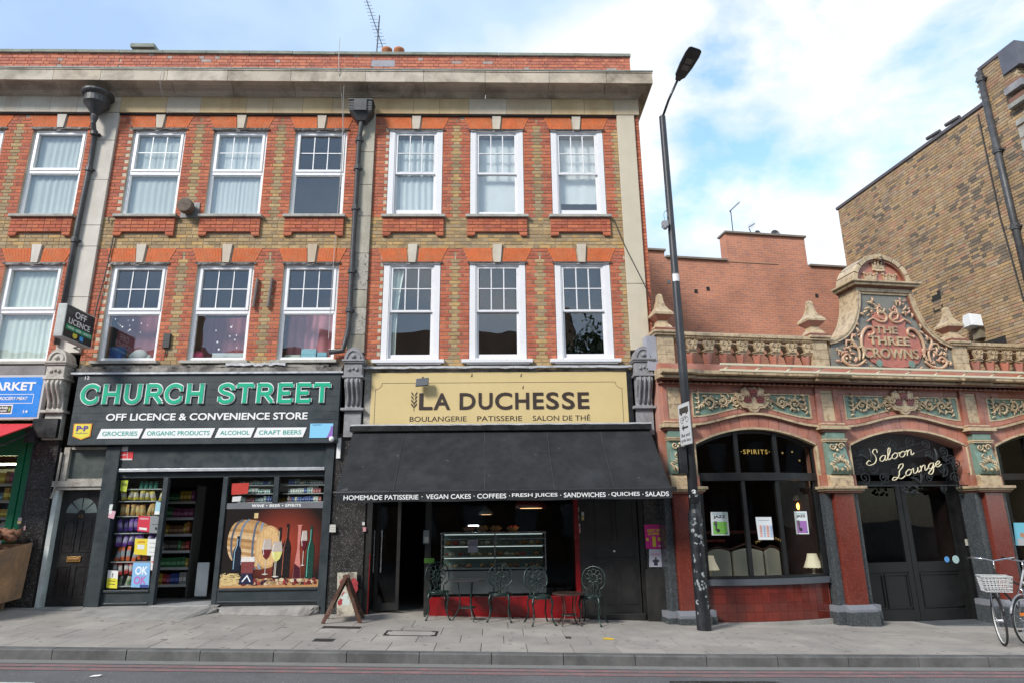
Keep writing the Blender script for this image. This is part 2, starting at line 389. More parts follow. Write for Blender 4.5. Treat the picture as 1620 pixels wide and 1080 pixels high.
def cover(x0, x1, y0, y1, label, tray=None, frame=True):
 t = thing('inspection_cover', label, 'manhole cover', ((x0 + x1) / 2, (y0 + y1) / 2, gz((x0 + x1) / 2, (y0 + y1) / 2)))
 z = gz((x0 + x1) / 2, (y0 + y1) / 2); sl = lambda x, y: gz(x, y)
 q = MB(); w = .03
 for a, b, c, d in ((x0, x1, y0, y0 + w), (x0, x1, y1 - w, y1), (x0, x0 + w, y0 + w, y1 - w), (x1 - w, x1, y0 + w, y1 - w)):
  q.add([(p, r_, sl(p, r_) + .004) for p, r_ in ((a, c), (b, c), (b, d), (a, d))] + [(p, r_, sl(p, r_) - .02) for p, r_ in ((a, c), (b, c), (b, d), (a, d))], [(0, 1, 2, 3), (0, 4, 5, 1), (1, 5, 6, 2), (2, 6, 7, 3), (3, 7, 4, 0)])
 q.build('frame', M_iron, t); q = MB()
 q.add([(p, r_, sl(p, r_) + .0035) for p, r_ in ((x0 + w + .006, y0 + w + .006), (x1 - w - .006, y0 + w + .006), (x1 - w - .006, y1 - w - .006), (x0 + w + .006, y1 - w - .006))], [(0, 1, 2, 3)])
 q.build('tray', tray or M_iron, t)
 if tray:
  for cx in (x0 + .055, x1 - .055):
   for cy in (y0 + .055, y1 - .055):
    q = MB(); q.add([(cx - .045, cy - .04, sl(cx, cy) + .006), (cx + .045, cy - .04, sl(cx, cy) + .006), (cx, cy + .04, sl(cx, cy) + .006)], [(0, 1, 2)]); q.build('corner_key', M_iron, t)
cover(-1.62, -.85, -1.92, -1.52, 'long recessed inspection cover filled with paving, in front of the cafe doorway', tray=M_slab)
cover(-2.62, -2.05, -1.42, -1.24, 'narrow iron cover set in the pavement by the folding board')
cover(-2.5, -2.22, -2.42, -2.22, 'small square stop tap cover near the kerb, left of the long cover')
cover(1.02, 1.10, -1.95, -1.8, 'tiny stop tap lid in the pavement below the second table')
q = MB(); pts = [(1.56, -2.0), (1.7, -2.02), (1.72, -1.9), (1.65, -1.84), (1.55, -1.87)]
q.add([(x, y, gz(x, y) + .0045) for x, y in pts], [tuple(range(5))]); q.build('yellow_paint_mark', mat('yellow_paint', (.62, .42, .03), .8, var=.2, fine=.3), pave)
gt = thing('road_grating', 'dark cross ribbed iron access cover in the carriageway below the lamp post', 'manhole cover', (2.6, -4.3, zk(2.6) - .12))
zr = lambda x: zk(x) - .125
q = MB(); gp = [(1.95, -4.62), (3.55, -4.62), (3.3, -3.83), (2.15, -3.83)]
gp = [(1.9, -4.75), (3.45, -4.75), (3.25, -3.9), (2.0, -3.9)]
q.add([(x, y, zr(x) + .005) for x, y in gp], [(0, 1, 2, 3)]); q.build('plate', M_iron, gt)
q = MB()
for i in range(15):
 for j in range(9):
  x = 2.05 + i * .09; y = -4.7 + j * .09
  dx, dy = (.035, .035) if (i + j) % 2 else (.035, -.035)
  q.add([(x - dx - .008, y - dy, zr(x) + .0065), (x - dx + .008, y - dy, zr(x) + .0065), (x + dx + .008, y + dy, zr(x) + .0065), (x + dx - .008, y + dy, zr(x) + .0065)], [(0, 1, 2, 3)])
q.build('anti_slip_rib', mat('rib_metal', (.2, .19, .18), .45, metal=.6), gt, kind='stuff')
def fillet(name, x0, x1, y0, ztop, m=M_conc, n=24, depth=.5, seed=1):
 rr = random.Random(seed); q = MB(); P = []
 for i in range(n + 1):
  x = x0 + (x1 - x0) * i / n; e = min(1, min(i, n - i) / 3 + .15)
  zt = ztop(x); yb = y0 - depth * e * rr.uniform(.85, 1.1)
  P.append([(x, y0, zt), (x, y0 - .10 - .03 * rr.random(), zt - .012 * rr.random() - .005), (x, (y0 + yb) / 2 - .05, gz(x, yb) + (zt - gz(x, yb)) * .48 + rr.uniform(-.01, .01)), (x, yb, gz(x, yb) + .001)])
 vs = [p for r_ in P for p in r_]
 q.add(vs, [(i * 4 + k + 1, i * 4 + 4 + k + 1, i * 4 + 4 + k, i * 4 + k) for i in range(n) for k in range(3)])
 return q.build(name, m, pave)
fillet('cement_ramp', -6.95, -4.7, -.03, lambda x: .30, depth=.85, seed=2)
fillet('cement_ramp', -4.72, -3.0, -.03, lambda x: .27, depth=.35, seed=3)
fillet('cement_ramp', -8.0, -6.9, -.02, lambda x: .295, depth=.25, seed=5)
for i, (x, y) in enumerate([(-4.55, -4.0), (-6.5, -2.0), (-5.9, -2.3)]):
 q = MB(); zz = (zr(x) if y < -3.1 else gz(x, y)) + .006
 q.add([(x, y, zz), (x + .11, y + .01, zz + .004), (x + .12, y + .05, zz + .012), (x + .02, y + .06, zz + .005)], [(0, 1, 2, 3)])
 if i == 0: single(q, 'litter', mat('paper', (.8, .8, .78), .7), 'scrap of white paper lying on the carriageway', 'litter')
REDS = [(.46, .128, .064), (.42, .108, .056), (.49, .145, .07), (.37, .098, .055), (.45, .13, .07), (.51, .16, .08), (.40, .12, .075)]
YELS = [(.42, .28, .125), (.38, .255, .12), (.45, .32, .16), (.34, .235, .12), (.30, .21, .11), (.41, .29, .15), (.48, .31, .125), (.33, .24, .14), (.38, .28, .16)]
M_brick = mat('brick', rough=.88, tint=True, var=.16, vscale=9, fine=.18, fscale=55, bump=.35, bscale=70, dirt=(.10, .085, .07), dirt_amt=.35, dscale=1.5, dlo=.5, dhi=.75)
M_mort = mat('mortar', (.55, .46, .34), .95, var=.2, vscale=2, fine=.2, dirt=(.16, .14, .12), dirt_amt=.5, dscale=1.3)
M_arch = mat('gauged_brick', (.56, .135, .042), .85, var=.14, vscale=6, fine=.16, fscale=40, objrand=.05, bump=.2, dirt=(.40, .20, .10), dirt_amt=.5, dscale=4)
M_stone = mat('terrace_stone', tint=True, rough=.85, var=.10, vscale=2.5, fine=.08, bump=.25, bscale=30, dirt=(.40, .22, .09), dirt_amt=.5, dscale=1.6, streak=True, dlo=.48, dhi=.72)
M_corn = mat('cornice_stone', tint=True, rough=.88, var=.12, vscale=2, fine=.12, bump=.3, bscale=30, dirt=(.13, .10, .07), dirt_amt=.75, dscale=1.3, dlo=.46, dhi=.68)
M_pale = mat('painted_stone', (.56, .52, .46), .75, var=.06, fine=.05, bump=.15, dirt=(.25, .22, .18), dirt_amt=.45, dscale=1.3, streak=True, dlo=.5, dhi=.72)
M_grey = mat('weathered_stone', (.41, .38, .31), .92, var=.12, fine=.2, bump=.6, bscale=30, dirt=(.13, .115, .09), dirt_amt=.6, dscale=2.2, streak=True, dlo=.46, dhi=.68)
M_pitted = mat('pitted_stone', (.38, .355, .31), .95, var=.14, fine=.3, bump=1.0, bscale=38, dirt=(.06, .055, .05), dirt_amt=.85, dscale=16, dlo=.54, dhi=.62)
M_cream = mat('cream_paint', (.54, .48, .37), .7, var=.05, fine=.04, dirt=(.30, .27, .2), dirt_amt=.35, dscale=1.0, streak=True)
M_lead = mat('lead', (.17, .20, .19), .6, var=.15, metal=.2, fine=.1, dirt=(.33, .36, .33), dirt_amt=.5, dscale=3)
M_dark = mat('dark_gap_and_shade', (.02, .02, .02), .9)  # near-black for openings, and for the shade line painted under the frieze
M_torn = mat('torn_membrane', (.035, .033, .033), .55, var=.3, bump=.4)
M_upvc = mat('upvc', (.80, .81, .83), .3, var=.02, spec=.5)
M_sash = mat('sash_paint', (.72, .72, .74), .5, var=.03, fine=.03, bump=.2, bscale=60, dirt=(.34, .32, .29), dirt_amt=.6, dscale=14, dlo=.62, dhi=.68)
M_sill = mat('stone_sill', (.42, .41, .37), .85, var=.1, fine=.12, bump=.3, dirt=(.10, .09, .07), dirt_amt=.7, dscale=3, dlo=.45, dhi=.7)
M_pane = glass_mat('pane', (.97, .985, .98), .5, base=.125)
M_room = mat('room_wall', (.16, .15, .145), .9, var=.05)
CH = .0755
BZ = 6.575
BM = {}
def brick_mesh(w, pal, k, shape=0):
 key = (round(w, 3), id(pal), k)
 if key not in BM:
  q = MB(); q.box(0, w, -.007, 0, 0, CH - .0135, col=pal[k], back=False); BM[key] = q.mesh('brick', M_brick, tint=True)
 return BM[key]
def flemish(x0, x1, odd):
 out = []; x = x0; i = odd
 while x < x1 - .02:
  w = (.215, .1025)[i % 2]; i += 1
  if x1 - x - w < .06: w = x1 - x
  out.append((x, min(w, x1 - x))); x += w + .01
 return out
class Facade:
 def __init__(s, root, x0, x1, wins, ztop=9.895, zbot=4.42, rng=0):
  s.root = root; s.x0 = x0; s.x1 = x1; s.wins = wins; s.zt = ztop; s.zb = zbot; s.bricks = []; s.R = random.Random(rng)
 def courses(s):
  wz = [(4.60, 6.575), (7.59, 9.57)]
  k0 = math.floor((s.zb - BZ) / CH); k1 = math.ceil((s.zt - BZ) / CH)
  for k in range(k0, k1):
   z = BZ + k * CH
   if z + CH * .5 > s.zt: continue
   zc = z + CH / 2; inwin = any(a < zc < b for a, b in wz); archz = any(b < zc < b + 4 * CH + .02 for a, b in wz)
   apron = 7.19 < zc < 7.59
   odd = k % 2
   if inwin or archz:
    stops = [(s.x0, None)]
    for (a, b) in s.wins:
     e = .0 if inwin else .135 * (zc - (wz[0][1] if zc < 7.2 else wz[1][1])) / .3 + .0
     stops += [(a - e, 'w'), (b + e, 'w')]
    stops += [(s.x1, None)]
    for i in range(0, len(stops), 2):
     (xa, ta), (xb, tb) = stops[i], stops[i + 1]
     if xb - xa < .03: continue
     qa = []; left = xa; right = xb; qb = []
     def quoin(n_):
      return [.215] if odd else [.1025, .05]
     ln = xb - xa
     if ta == 'w' and ln > .3:
      for w in quoin(0):
       qa.append((left, w, 'R')); left += w + .01
     if tb == 'w' and ln > .3:
      for w in quoin(0):
       right -= w; qb.append((right, w, 'R')); right -= .01
     if ln <= .3 and (ta == 'w' or tb == 'w'):
      ws = [min(.215, ln)] if odd else [.1025, max(.03, ln - .1125)]
      x = xa
      for w in ws: qa.append((x, min(w, xb - x), 'R')); x += w + .01
     else:
      for (x, w) in flemish(left, right, odd): qa.append((x, w, 'Y'))
     for x, w, c in qa + qb: s.bricks.append((x, z, w, c))
   else:
    segs = [(s.x0, s.x1)]
    if apron:
     segs = []; x = s.x0
     for (a, b) in s.wins: segs.append((x, a - .045)); x = b + .045
     segs.append((x, s.x1))
    for (a, b) in segs:
     if b - a > .03:
      for (x, w) in flemish(a, b, odd): s.bricks.append((x, z, w, 'Y'))
  for (a, b) in s.wins:
   for k in range(5):
    z = 7.516 - (k + 1) * CH + .004
    if k == 4:
     s.bricks += [(a - .04, z, .15, 'A'), (b - .11, z, .15, 'A')]; continue
    for (x, w) in flemish(a - .04, b + .04, k % 2): s.bricks.append((x, z, w, 'A'))
 def build(s, off_y=0.0):
  s.courses()
  s.bricks.sort(key=lambda b: (b[1], -b[2]))
  single_ = [b for b in s.bricks if b[2] > .2][:295]
  ids = set(id(b) for b in single_)
  q = MB()
  for b in s.bricks:
   x, z, w, c = b; pal = REDS if c in 'RA' else YELS
   k = s.R.randrange(len(pal)); y = (-.055 if c == 'A' else 0) - s.R.uniform(0, .004)
   if c == 'Y' and s.R.random() < .06: k = 4
   if id(b) in ids:
    put('brick', brick_mesh(w, pal, k), s.root, (x, y, z))
   else: q.box(x, x + w, y - .007, y, z, z + CH - .0135, col=pal[k], back=False)
  q.build('brickwork', M_brick, s.root, tint=True, kind='stuff')
  holes = []
  for (a, b) in s.wins: holes += [(a, b, 4.60, 6.575), (a, b, 7.59, 9.57)]
  q = MB(); xs = sorted(set([s.x0, s.x1] + [h for w in s.wins for h in w])); zs = sorted(set([s.zb - .1, 4.60, 6.575, 7.59, 9.57, s.zt]))
  def hole(xc, zc): return any(h[0] < xc < h[1] and h[2] < zc < h[3] for h in holes)
  nx, nz = len(xs) - 1, len(zs) - 1; H = [[hole((xs[i] + xs[i + 1]) / 2, (zs[j] + zs[j + 1]) / 2) for j in range(nz)] for i in range(nx)]
  for i in range(nx):
   for j in range(nz):
    a, b, c, d = xs[i], xs[i + 1], zs[j], zs[j + 1]
    if not H[i][j]:
     q.add([(a, 0, c), (b, 0, c), (b, 0, d), (a, 0, d)], [(0, 1, 2, 3)]); q.add([(a, .3, c), (b, .3, c), (b, .3, d), (a, .3, d)], [(3, 2, 1, 0)])
    else:
     q.add([(a, 0, c), (b, 0, c), (b, .3, c), (a, .3, c)], [(0, 1, 2, 3)]); q.add([(a, 0, d), (b, 0, d), (b, .3, d), (a, .3, d)], [(3, 2, 1, 0)])
     q.add([(a, 0, c), (a, 0, d), (a, .3, d), (a, .3, c)], [(3, 2, 1, 0)]); q.add([(b, 0, c), (b, 0, d), (b, .3, d), (b, .3, c)], [(0, 1, 2, 3)])
  for (xe, sgn) in ((s.x0, 1), (s.x1, -1)):
   q.add([(xe, 0, s.zb), (xe, .3, s.zb), (xe, .3, s.zt), (xe, 0, s.zt)], [(0, 1, 2, 3)])
  q.build('wall', M_mort, s.root)
  for (a, b) in s.wins:
   q = MB(); a0, b0 = a - .045, b + .045
   foot = [(a0, 7.516), (a0, 7.125), (a0 + .12, 7.125)] + [(a0 + .12 + .06 * t, 7.125 + .085 * (1 - math.cos(t * math.pi)) / 2) for t in (.25, .5, .75, 1)] + \
     [(b0 - .12 - .06 * t, 7.125 + .085 * (1 - math.cos(t * math.pi)) / 2) for t in (1, .75, .5, .25)] + [(b0 - .12, 7.125), (b0, 7.125), (b0, 7.516)]
   q.prism(foot, -.054, 0); q.build('apron', mat('apron_back', (.36, .13, .07), .9, var=.15, fine=.2), s.root)
  for (a, b) in s.wins:
   for z0 in (6.577, 9.572):
    xm = (a + b) / 2; h = .298; n = 22; fan = .13
    z1 = z0 + h if z0 < 7 else 9.868
    f = lambda t, zz: a + (b - a) * t + (t - .5) * 2 * fan * (zz - z0) / h
    for ta, tb in ((0, .413), (.587, 1)):
     q = MB(); g_ = .0022; nn = 9
     for i in range(nn):
      t0, t1 = ta + (tb - ta) * i / nn, ta + (tb - ta) * (i + 1) / nn
      q.prism([(f(t0, z0) + g_, z0), (f(t1, z0) - g_, z0), (f(t1, z1) - g_, z1), (f(t0, z1) + g_, z1)], -.016, .02)
     q.prism([(f(ta, z0), z0 + .001), (f(tb, z0), z0 + .001), (f(tb, z1), z1 - .001), (f(ta, z1), z1 - .001)], -.0125, .10)
     q.build('flat_arch', M_arch, s.root)
    q = MB(); kt = z1 + (.075 if z0 < 7 else -.002)
    q.prism([(xm - .062, z0 - .012), (xm + .062, z0 - .012), (xm + .093, kt), (xm - .093, kt)], -.05, .1, col=(.55, .50, .42)); q.build('keystone', s.key, s.root, tint=(s.key is M_stone))
def window(root, x0, x1, z0, z1, kind, zt=None, opened=0.0, damaged=False):
 """casement window: returns the frame; panes and sill are its sub-parts"""
 zm = zt or (z0 + z1) / 2; fr = MB(); panes = []
 if kind in ('upvc6', 'upvc'):
  y0, y1 = .05, .12; w = .058
  fr.box(x0, x0 + w, y0, y1, z0, z1); fr.box(x1 - w, x1, y0, y1, z0, z1); fr.box(x0 + w, x1 - w, y0, y1, z1 - w - .02, z1); fr.box(x0 + w, x1 - w, y0, y1, z0, z0 + w)
  fr.box(x0 + w, x1 - w, y0 - .004, y1, zm - .035, zm + .035)
  a, b = x0 + w, x1 - w
  c, d = zm + .035, z1 - w - .02                      # opening light, a little proud
  sw = .052
  fr.box(a, a + sw, y0 - .02, y1 - .01, c, d); fr.box(b - sw, b, y0 - .02, y1 - .01, c, d); fr.box(a + sw, b - sw, y0 - .02, y1 - .01, d - sw, d); fr.box(a + sw, b - sw, y0 - .02, y1 - .01, c, c + sw)
  e, f = z0 + w, zm - .035; fr.box(a, a + .018, y0 + .012, y1 - .01, e, f); fr.box(b - .018, b, y0 + .012, y1 - .01, e, f); fr.box(a + .018, b - .018, y0 + .012, y1 - .01, e, e + .018); fr.box(a + .018, b - .018, y0 + .012, y1 - .01, f - .018, f)
  P0, P1, Q0, Q1 = a + sw, b - sw, c + sw, d - sw
  if kind == 'upvc6':
   g_ = .011
   for k in (1, 2):
    xx = P0 + (P1 - P0) * k / 3; fr.box(xx - g_, xx + g_, y0 + .018, y0 + .03, Q0, Q1)
   zz = (Q0 + Q1) / 2; fr.box(P0, P1, y0 + .019, y0 + .031, zz - g_, zz + g_)
   for i in range(3):
    for j in range(2):
     panes.append((P0 + (P1 - P0) * i / 3 + g_, P0 + (P1 - P0) * (i + 1) / 3 - g_, Q0 + (Q1 - Q0) * j / 2 + g_, Q0 + (Q1 - Q0) * (j + 1) / 2 - g_, y0 + .034))
  else: panes.append((P0, P1, Q0, Q1, y0 + .034))
  panes.append((a + .018, b - .018, e + .018, f - .018, y0 + .04)); m = M_upvc
  fr.box((a + b) / 2 - .11, (a + b) / 2 + .11, y0 - .03, y0 - .002, z1 - .052, z1 - .03)
 else:
  w = .115; y0, y1 = .0, .10
  fr.box(x0, x0 + w, y0, y1, z0, z1); fr.box(x1 - w, x1, y0, y1, z0, z1); fr.box(x0 + w, x1 - w, y0 + .01, y1, z1 - .075, z1); fr.box(x0 + w, x1 - w, y0 + .012, y1, z0, z0 + .03)
  fr.box(x0 + w, x0 + w + .022, y0 + .012, y1, z0 + .03, z1 - .075); fr.box(x1 - w - .022, x1 - w, y0 + .012, y1, z0 + .03, z1 - .075)
  a, b = x0 + w + .022, x1 - w - .022
  c, d = zm - .02, z1 - .075; sw = .042; ya, yb = y0 + .03, y0 + .065
  fr.box(a, a + sw, ya, yb, c, d); fr.box(b - sw, b, ya, yb, c, d); fr.box(a + sw, b - sw, ya, yb, d - .045, d); fr.box(a + sw, b - sw, ya, yb, c, c + .045)
  P0, P1, Q0, Q1 = a + sw, b - sw, c + .045, d - .045; g_ = .011
  for k in (1, 2):
   xx = P0 + (P1 - P0) * k / 3; fr.box(xx - g_, xx + g_, ya + .004, yb, Q0, Q1)
  zz = (Q0 + Q1) / 2 + .01; fr.box(P0, P1, ya + .005, yb - .002, zz - g_, zz + g_)
  for i in range(3):
   for j in range(2):
    panes.append((P0 + (P1 - P0) * i / 3 + g_, P0 + (P1 - P0) * (i + 1) / 3 - g_, (Q0, zz + g_)[j], (zz - g_, Q1)[j], ya + .02))
  c, d = z0 + .03 + opened, zm + .018 + opened; ya, yb = y0 + .068, y0 + .1
  fr.box(a, a + sw, ya, yb, c, d); fr.box(b - sw, b, ya, yb, c, d); fr.box(a + sw, b - sw, ya, yb, d - .04, d); fr.box(a + sw, b - sw, ya, yb, c, c + .085)
  panes.append((a + sw, b - sw, c + .085, d - .04, ya + .018)); m = M_sash
 o = fr.build('window', m, root, bevel=.004)
 for (a, b, c, d, y) in panes:
  q = MB(); q.box(a, b, y, y + .004, c, d); q.build('pane', M_pane, o)
 return o
def sill(win, x0, x1, z, kind):
 q = MB()
 if kind == 'stone': q.prismx([(-.115, z - .068), (-.115, z - .012), (.05, z), (.06, z - .068)], x0 - .075, x1 + .075); m = M_sill
 else: q.prismx([(-.13, z - .085), (-.13, z - .022), (0, z + .004), (.0, z - .085)], x0 - .13, x1 + .10); q.box(x0 - .04, x1 + .04, -.10, -.0, z - .11, z - .087); m = M_sash
 q.build('sill', m, win, bevel=.006)
def room(root, x0, x1, z0, z1, y0=.31, y1=3.6):
 q = MB(); q.add([(x0, y0, z0), (x1, y0, z0), (x1, y1, z0), (x0, y1, z0), (x0, y0, z1), (x1, y0, z1), (x1, y1, z1), (x0, y1, z1)],
     [(0, 1, 2, 3), (7, 6, 5, 4), (3, 2, 6, 7), (0, 3, 7, 4), (2, 1, 5, 6)])
 q.build('room', M_room, root)
def curtain(x0, x1, z0, z1, label, m, y=.22, folds=9, amp=.008, gather=None, group=None, hem=None):
 q = MB(); n = folds * 6; rr = random.Random(int(x0 * 100 + z0 * 10)); ph = rr.random() * 6
 rows_ = 6; vs = []; fs = []
 for j in range(rows_ + 1):
  t = j / rows_
  for i in range(n + 1):
   u = i / n; xx = x0 + (x1 - x0) * u
   if gather: xx = x0 + (x1 - x0) * u * (1 - (1 - gather) * math.sin(min(1, (1 - t) * 1.3) * math.pi / 2))
   vs.append((xx, y + amp * (.5 + .8 * math.sin(u * 7 + ph) ** 2) * math.sin(u * folds * 2 * math.pi + ph + .9 * math.sin(3 * t) + 2.2 * math.sin(u * 5 + ph)) + .4 * amp * math.sin(u * folds * 5 + t * 2), z0 + (z1 - z0) * t + ((hem(u) if hem else 0) * (1 - t))))
 for j in range(rows_):
  for i in range(n):
   a = j * (n + 1) + i; fs.append((a, a + 1, a + n + 2, a + n + 1))
 q.add(vs, fs); return single(q, 'curtain', m, label, 'curtain', smooth=True, group=group)
def cmat(key, col): return mat(key, col, .9, var=.04, fine=.03)
C_white = cmat('curtain_white', (.8, .83, .83)); C_grey = cmat('curtain_grey', (.58, .64, .64)); C_mint = cmat('curtain_mint', (.70, .78, .73)); C_plum = cmat('curtain_plum', (.36, .12, .14)); C_rose = cmat('curtain_rose', (.60, .24, .28))
C_blind = cmat('roller_blind', (.8, .84, .85)); C_net = cmat('net_curtain', (.62, .68, .70))
XW_L, XW_A, XW_B, XW_R = -12.6, -8.0, -2.63, 3.10
bl = thing('terraced_building', 'red and yellow brick upper floors at the left edge, above the blue supermarket fascia', 'building', (-10.3, 0, zf(-10.3)), 'three bays of one brick terrace')
bm_ = thing('terraced_building', 'brick building with new white plastic windows above the off licence, between two downpipes', 'building', (-5.3, 0, zf(-5.3)), 'three bays of one brick terrace')
br = thing('terraced_building', 'brick building with old peeling sash windows above the bakery, next to the pub', 'building', (0.2, 0, zf(.2)), 'three bays of one brick terrace')
WL = [(-11.17, -10.06), (-9.50, -8.39)]; WM = [(-7.47, -6.38), (-5.81, -4.70), (-4.13, -3.045)]; WR = [(-2.175, -1.045), (-.485, .635), (1.20, 2.32)]
FL = Facade(bl, XW_L, -8.22, WL, rng=1); FL.key = M_pale; FL.build()
FM = Facade(bm_, -7.77, -2.80, WM, rng=2); FM.key = M_stone; FM.build()
FR = Facade(br, -2.46, 2.62, WR, rng=3); FR.key = M_stone; FR.build()
q = MB(); z = 4.5
while z < 9.9:
 q.box(3.0, 3.10, -.012, .0, z, z + CH - .011, col=R.choice(REDS), back=False)
 for y in (0.02, .26, .5, .74, .98): q.box(3.102, 3.11, y, y + .215, z, z + CH - .011, col=R.choice(YELS))
 z += CH
q.build('end_brickwork', M_brick, br, tint=True, kind='stuff')
q = MB(); q.box(2.999, 3.101, .0, 9.0, 0 - .3, 11.0); q.build('gable_wall', M_mort, br)
q = MB(); q.box(XW_L, XW_L + .2, .3, 9, -.2, 11); q.box(XW_L, 2.999, 8.8, 9, -.2, 11); q.build('rear_wall', M_mort, bl)
def pilaster(root, x0, x1, zs, m, tint=None, y=-.065):
 for a, b in zip(zs[:-1], zs[1:]):
  q = MB(); q.box(x0, x1, y + R.uniform(-.002, .002), .1, a + .004, b - .004, col=tint); q.build('pilaster_block', m if not callable(m) else m(a), root, tint=(tint is not None), bevel=.006)
pilaster(bl, -8.215, -7.775, [4.75, 5.3, 5.85, 6.9, 7.35, 8.35, 9.25, 9.9], M_pale)
def mg(a): return M_pitted if 5.0 < a < 6.4 and not (5.55 < a < 5.75) else M_grey
pilaster(bm_, -2.795, -2.465, [4.72, 5.08, 5.62, 5.98, 6.75, 7.55, 8.25, 9.0, 9.9], mg)
pilaster(br, 2.625, 2.995, [4.75, 6.1, 9.9], M_cream)
def frieze(root, x0, x1, seed, tone):
 rr = random.Random(seed); x = x0
 while x < x1 - .05:
  w = rr.choice([.62, .8, .7, .55, .95]); e = min(x1, x + w)
  if x1 - e < .3: e = x1
  c = tone(rr, x); q = MB(); q.box(x + .002, e - .002, -.075, .3, 9.905, 10.275, col=c); q.build('frieze_stone', M_stone, root, tint=True, bevel=.004); x = e
GOLD = [(.58, .44, .25), (.56, .45, .29), (.60, .46, .26), (.56, .47, .33), (.52, .39, .22), (.57, .50, .39)]
PALE = [(.60, .56, .47), (.57, .53, .45), (.63, .58, .49)]
frieze(bl, XW_L, -7.77, 4, lambda r, x: r.choice(PALE)); frieze(bm_, -7.77, XW_B, 5, lambda r, x: r.choice(GOLD)); frieze(br, XW_B, 3.105, 6, lambda r, x: r.choice(GOLD) if x < 2.2 else (.54, .46, .33))
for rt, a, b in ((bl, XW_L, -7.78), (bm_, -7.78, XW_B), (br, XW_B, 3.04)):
 q = MB(); q.box(a, b, -.05, .02, 9.872, 9.903); q.build('painted_shadow_line', M_dark, rt)  # dark strip that paints in the thin shadow below the frieze
CP = [(.0, 10.277), (.105, 10.277), (.105, 10.30), (.13, 10.305), (.145, 10.335), (.165, 10.345), (.20, 10.40), (.25, 10.44), (.31, 10.455), (.37, 10.445), (.385, 10.42), (.455, 10.415), (.455, 10.375), (.50, 10.365), (.50, 10.60), (.515, 10.61), (.515, 10.635), (.0, 10.74)]
def cornice_run(root, x0, x1, prof, name, m, step, seed, tones, corner=False, gap=.004):
 rr = random.Random(seed); x = x0
 while x < x1 - .01:
  e = x + step * rr.uniform(.92, 1.08)
  if x1 - e < step * .45: e = x1
  q = MB(); c = rr.choice(tones); dz = rr.uniform(-.003, .003); n = len(prof)
  A_ = [(x + gap, -o, z + dz) for o, z in prof]
  last = corner and e == x1
  B_ = [((e - gap) if not last else x1 + o * .62, -o, z + dz) for o, z in prof]
  if not last:
   q.add(A_ + B_, [tuple(range(n)), tuple(range(2 * n - 1, n - 1, -1))] + [(i, i + n, (i + 1) % n + n, (i + 1) % n) for i in range(n)], c)
  else:
   C_ = [(x1 + o * .62, 7.0, z + dz) for o, z in prof]
   q.add(A_ + B_ + C_, [tuple(range(n)), tuple(range(3 * n - 1, 2 * n - 1, -1))] + [(i, i + n, (i + 1) % n + n, (i + 1) % n) for i in range(n)] + [(i + n, i + 2 * n, (i + 1) % n + 2 * n, (i + 1) % n + n) for i in range(n)], c)
  q.build(name, m, root, tint=True); x = e
CT = [(.50, .44, .355), (.52, .46, .38), (.46, .40, .32), (.50, .43, .34)]
cornice_run(bl, XW_L, XW_A, CP, 'cornice_stone', M_corn, 1.25, 1, CT); cornice_run(bm_, XW_A, XW_B, CP, 'cornice_stone', M_corn, 1.25, 2, CT); cornice_run(br, XW_B, 3.02, CP, 'cornice_stone', M_corn, 1.25, 3, CT, corner=True)
FP = [(.0, 10.735), (.52, 10.637), (.525, 10.637), (.525, 10.66), (.0, 10.765)]
for rt, a, b, s_ in ((bl, XW_L, XW_A, 1), (bm_, XW_A, XW_B, 2), (br, XW_B, 3.02, 3)):
 cornice_run(rt, a, b, FP, 'lead_flashing', mat('lead_tint', tint=True, rough=.6, var=.12, vscale=3, fine=.1, dirt=(.08, .08, .07), dirt_amt=.6, dscale=4), 2.5, s_, [(.20, .25, .23)], corner=(rt is br), gap=0)
 q = MB(); z = 10.74; rr = random.Random(s_); k = 0; b2 = b if rt is not br else 3.0
 while z < 11.36:
  for (x, w) in flemish(a + (.0 if k % 2 else .05), b2, k % 2):
   c = rr.choice(REDS); c = tuple(v * .95 + .035 for v in c)
   if rr.random() < .05: c = (.38, .30, .27)
   q.box(x, x + w, -.012 - rr.uniform(0, .005), .0, z, z + CH - .011, col=c, back=False)
  z += CH; k += 1
 q.build('parapet_brickwork', M_brick, rt, tint=True, kind='stuff')
 q = MB(); q.box(a, b2, .0, .33, 10.66, 11.385); q.build('parapet_wall', M_mort, rt)
 x = a
 while x < b2 - .05:
  e = min(b2 + (.02 if rt is br else 0), x + .92)
  q = MB(); dz = rr.uniform(-.004, .004); q.prismx([(-.055, 11.385 + dz), (-.055, 11.455 + dz), (.14, 11.485 + dz), (.37, 11.455 + dz), (.37, 11.385 + dz)], x + .003, e - .003); q.build('coping', mat('coping', (.24, .255, .215), .85, var=.2, fine=.15, dirt=(.12, .14, .10), dirt_amt=.7, dscale=2), rt, bevel=.005); x = e
 q = MB(); q.box(a, b2, .33, 8.8, 10.4, 10.5); q.build('roof', M_lead, rt)
q = MB(); q.box(-2.62, -2.12, -.02, -.014, 11.1, 11.26); q.build('lead_patch', mat('lead_patch', (.30, .30, .33), .6, var=.15, dirt=(.12, .12, .13), dirt_amt=.5, dscale=6), br)
for a, b in WL:
 for z0, z1 in ((4.60, 6.575), (7.59, 9.57)): sill(window(bl, a, b, z0, z1, 'upvc', zt=z0 + .99), a, b, z0, 'stone')
for a, b in WM:
 for z0, z1 in ((4.60, 6.575), (7.59, 9.57)): sill(window(bm_, a, b, z0, z1, 'upvc6', zt=z0 + .965), a, b, z0, 'stone')
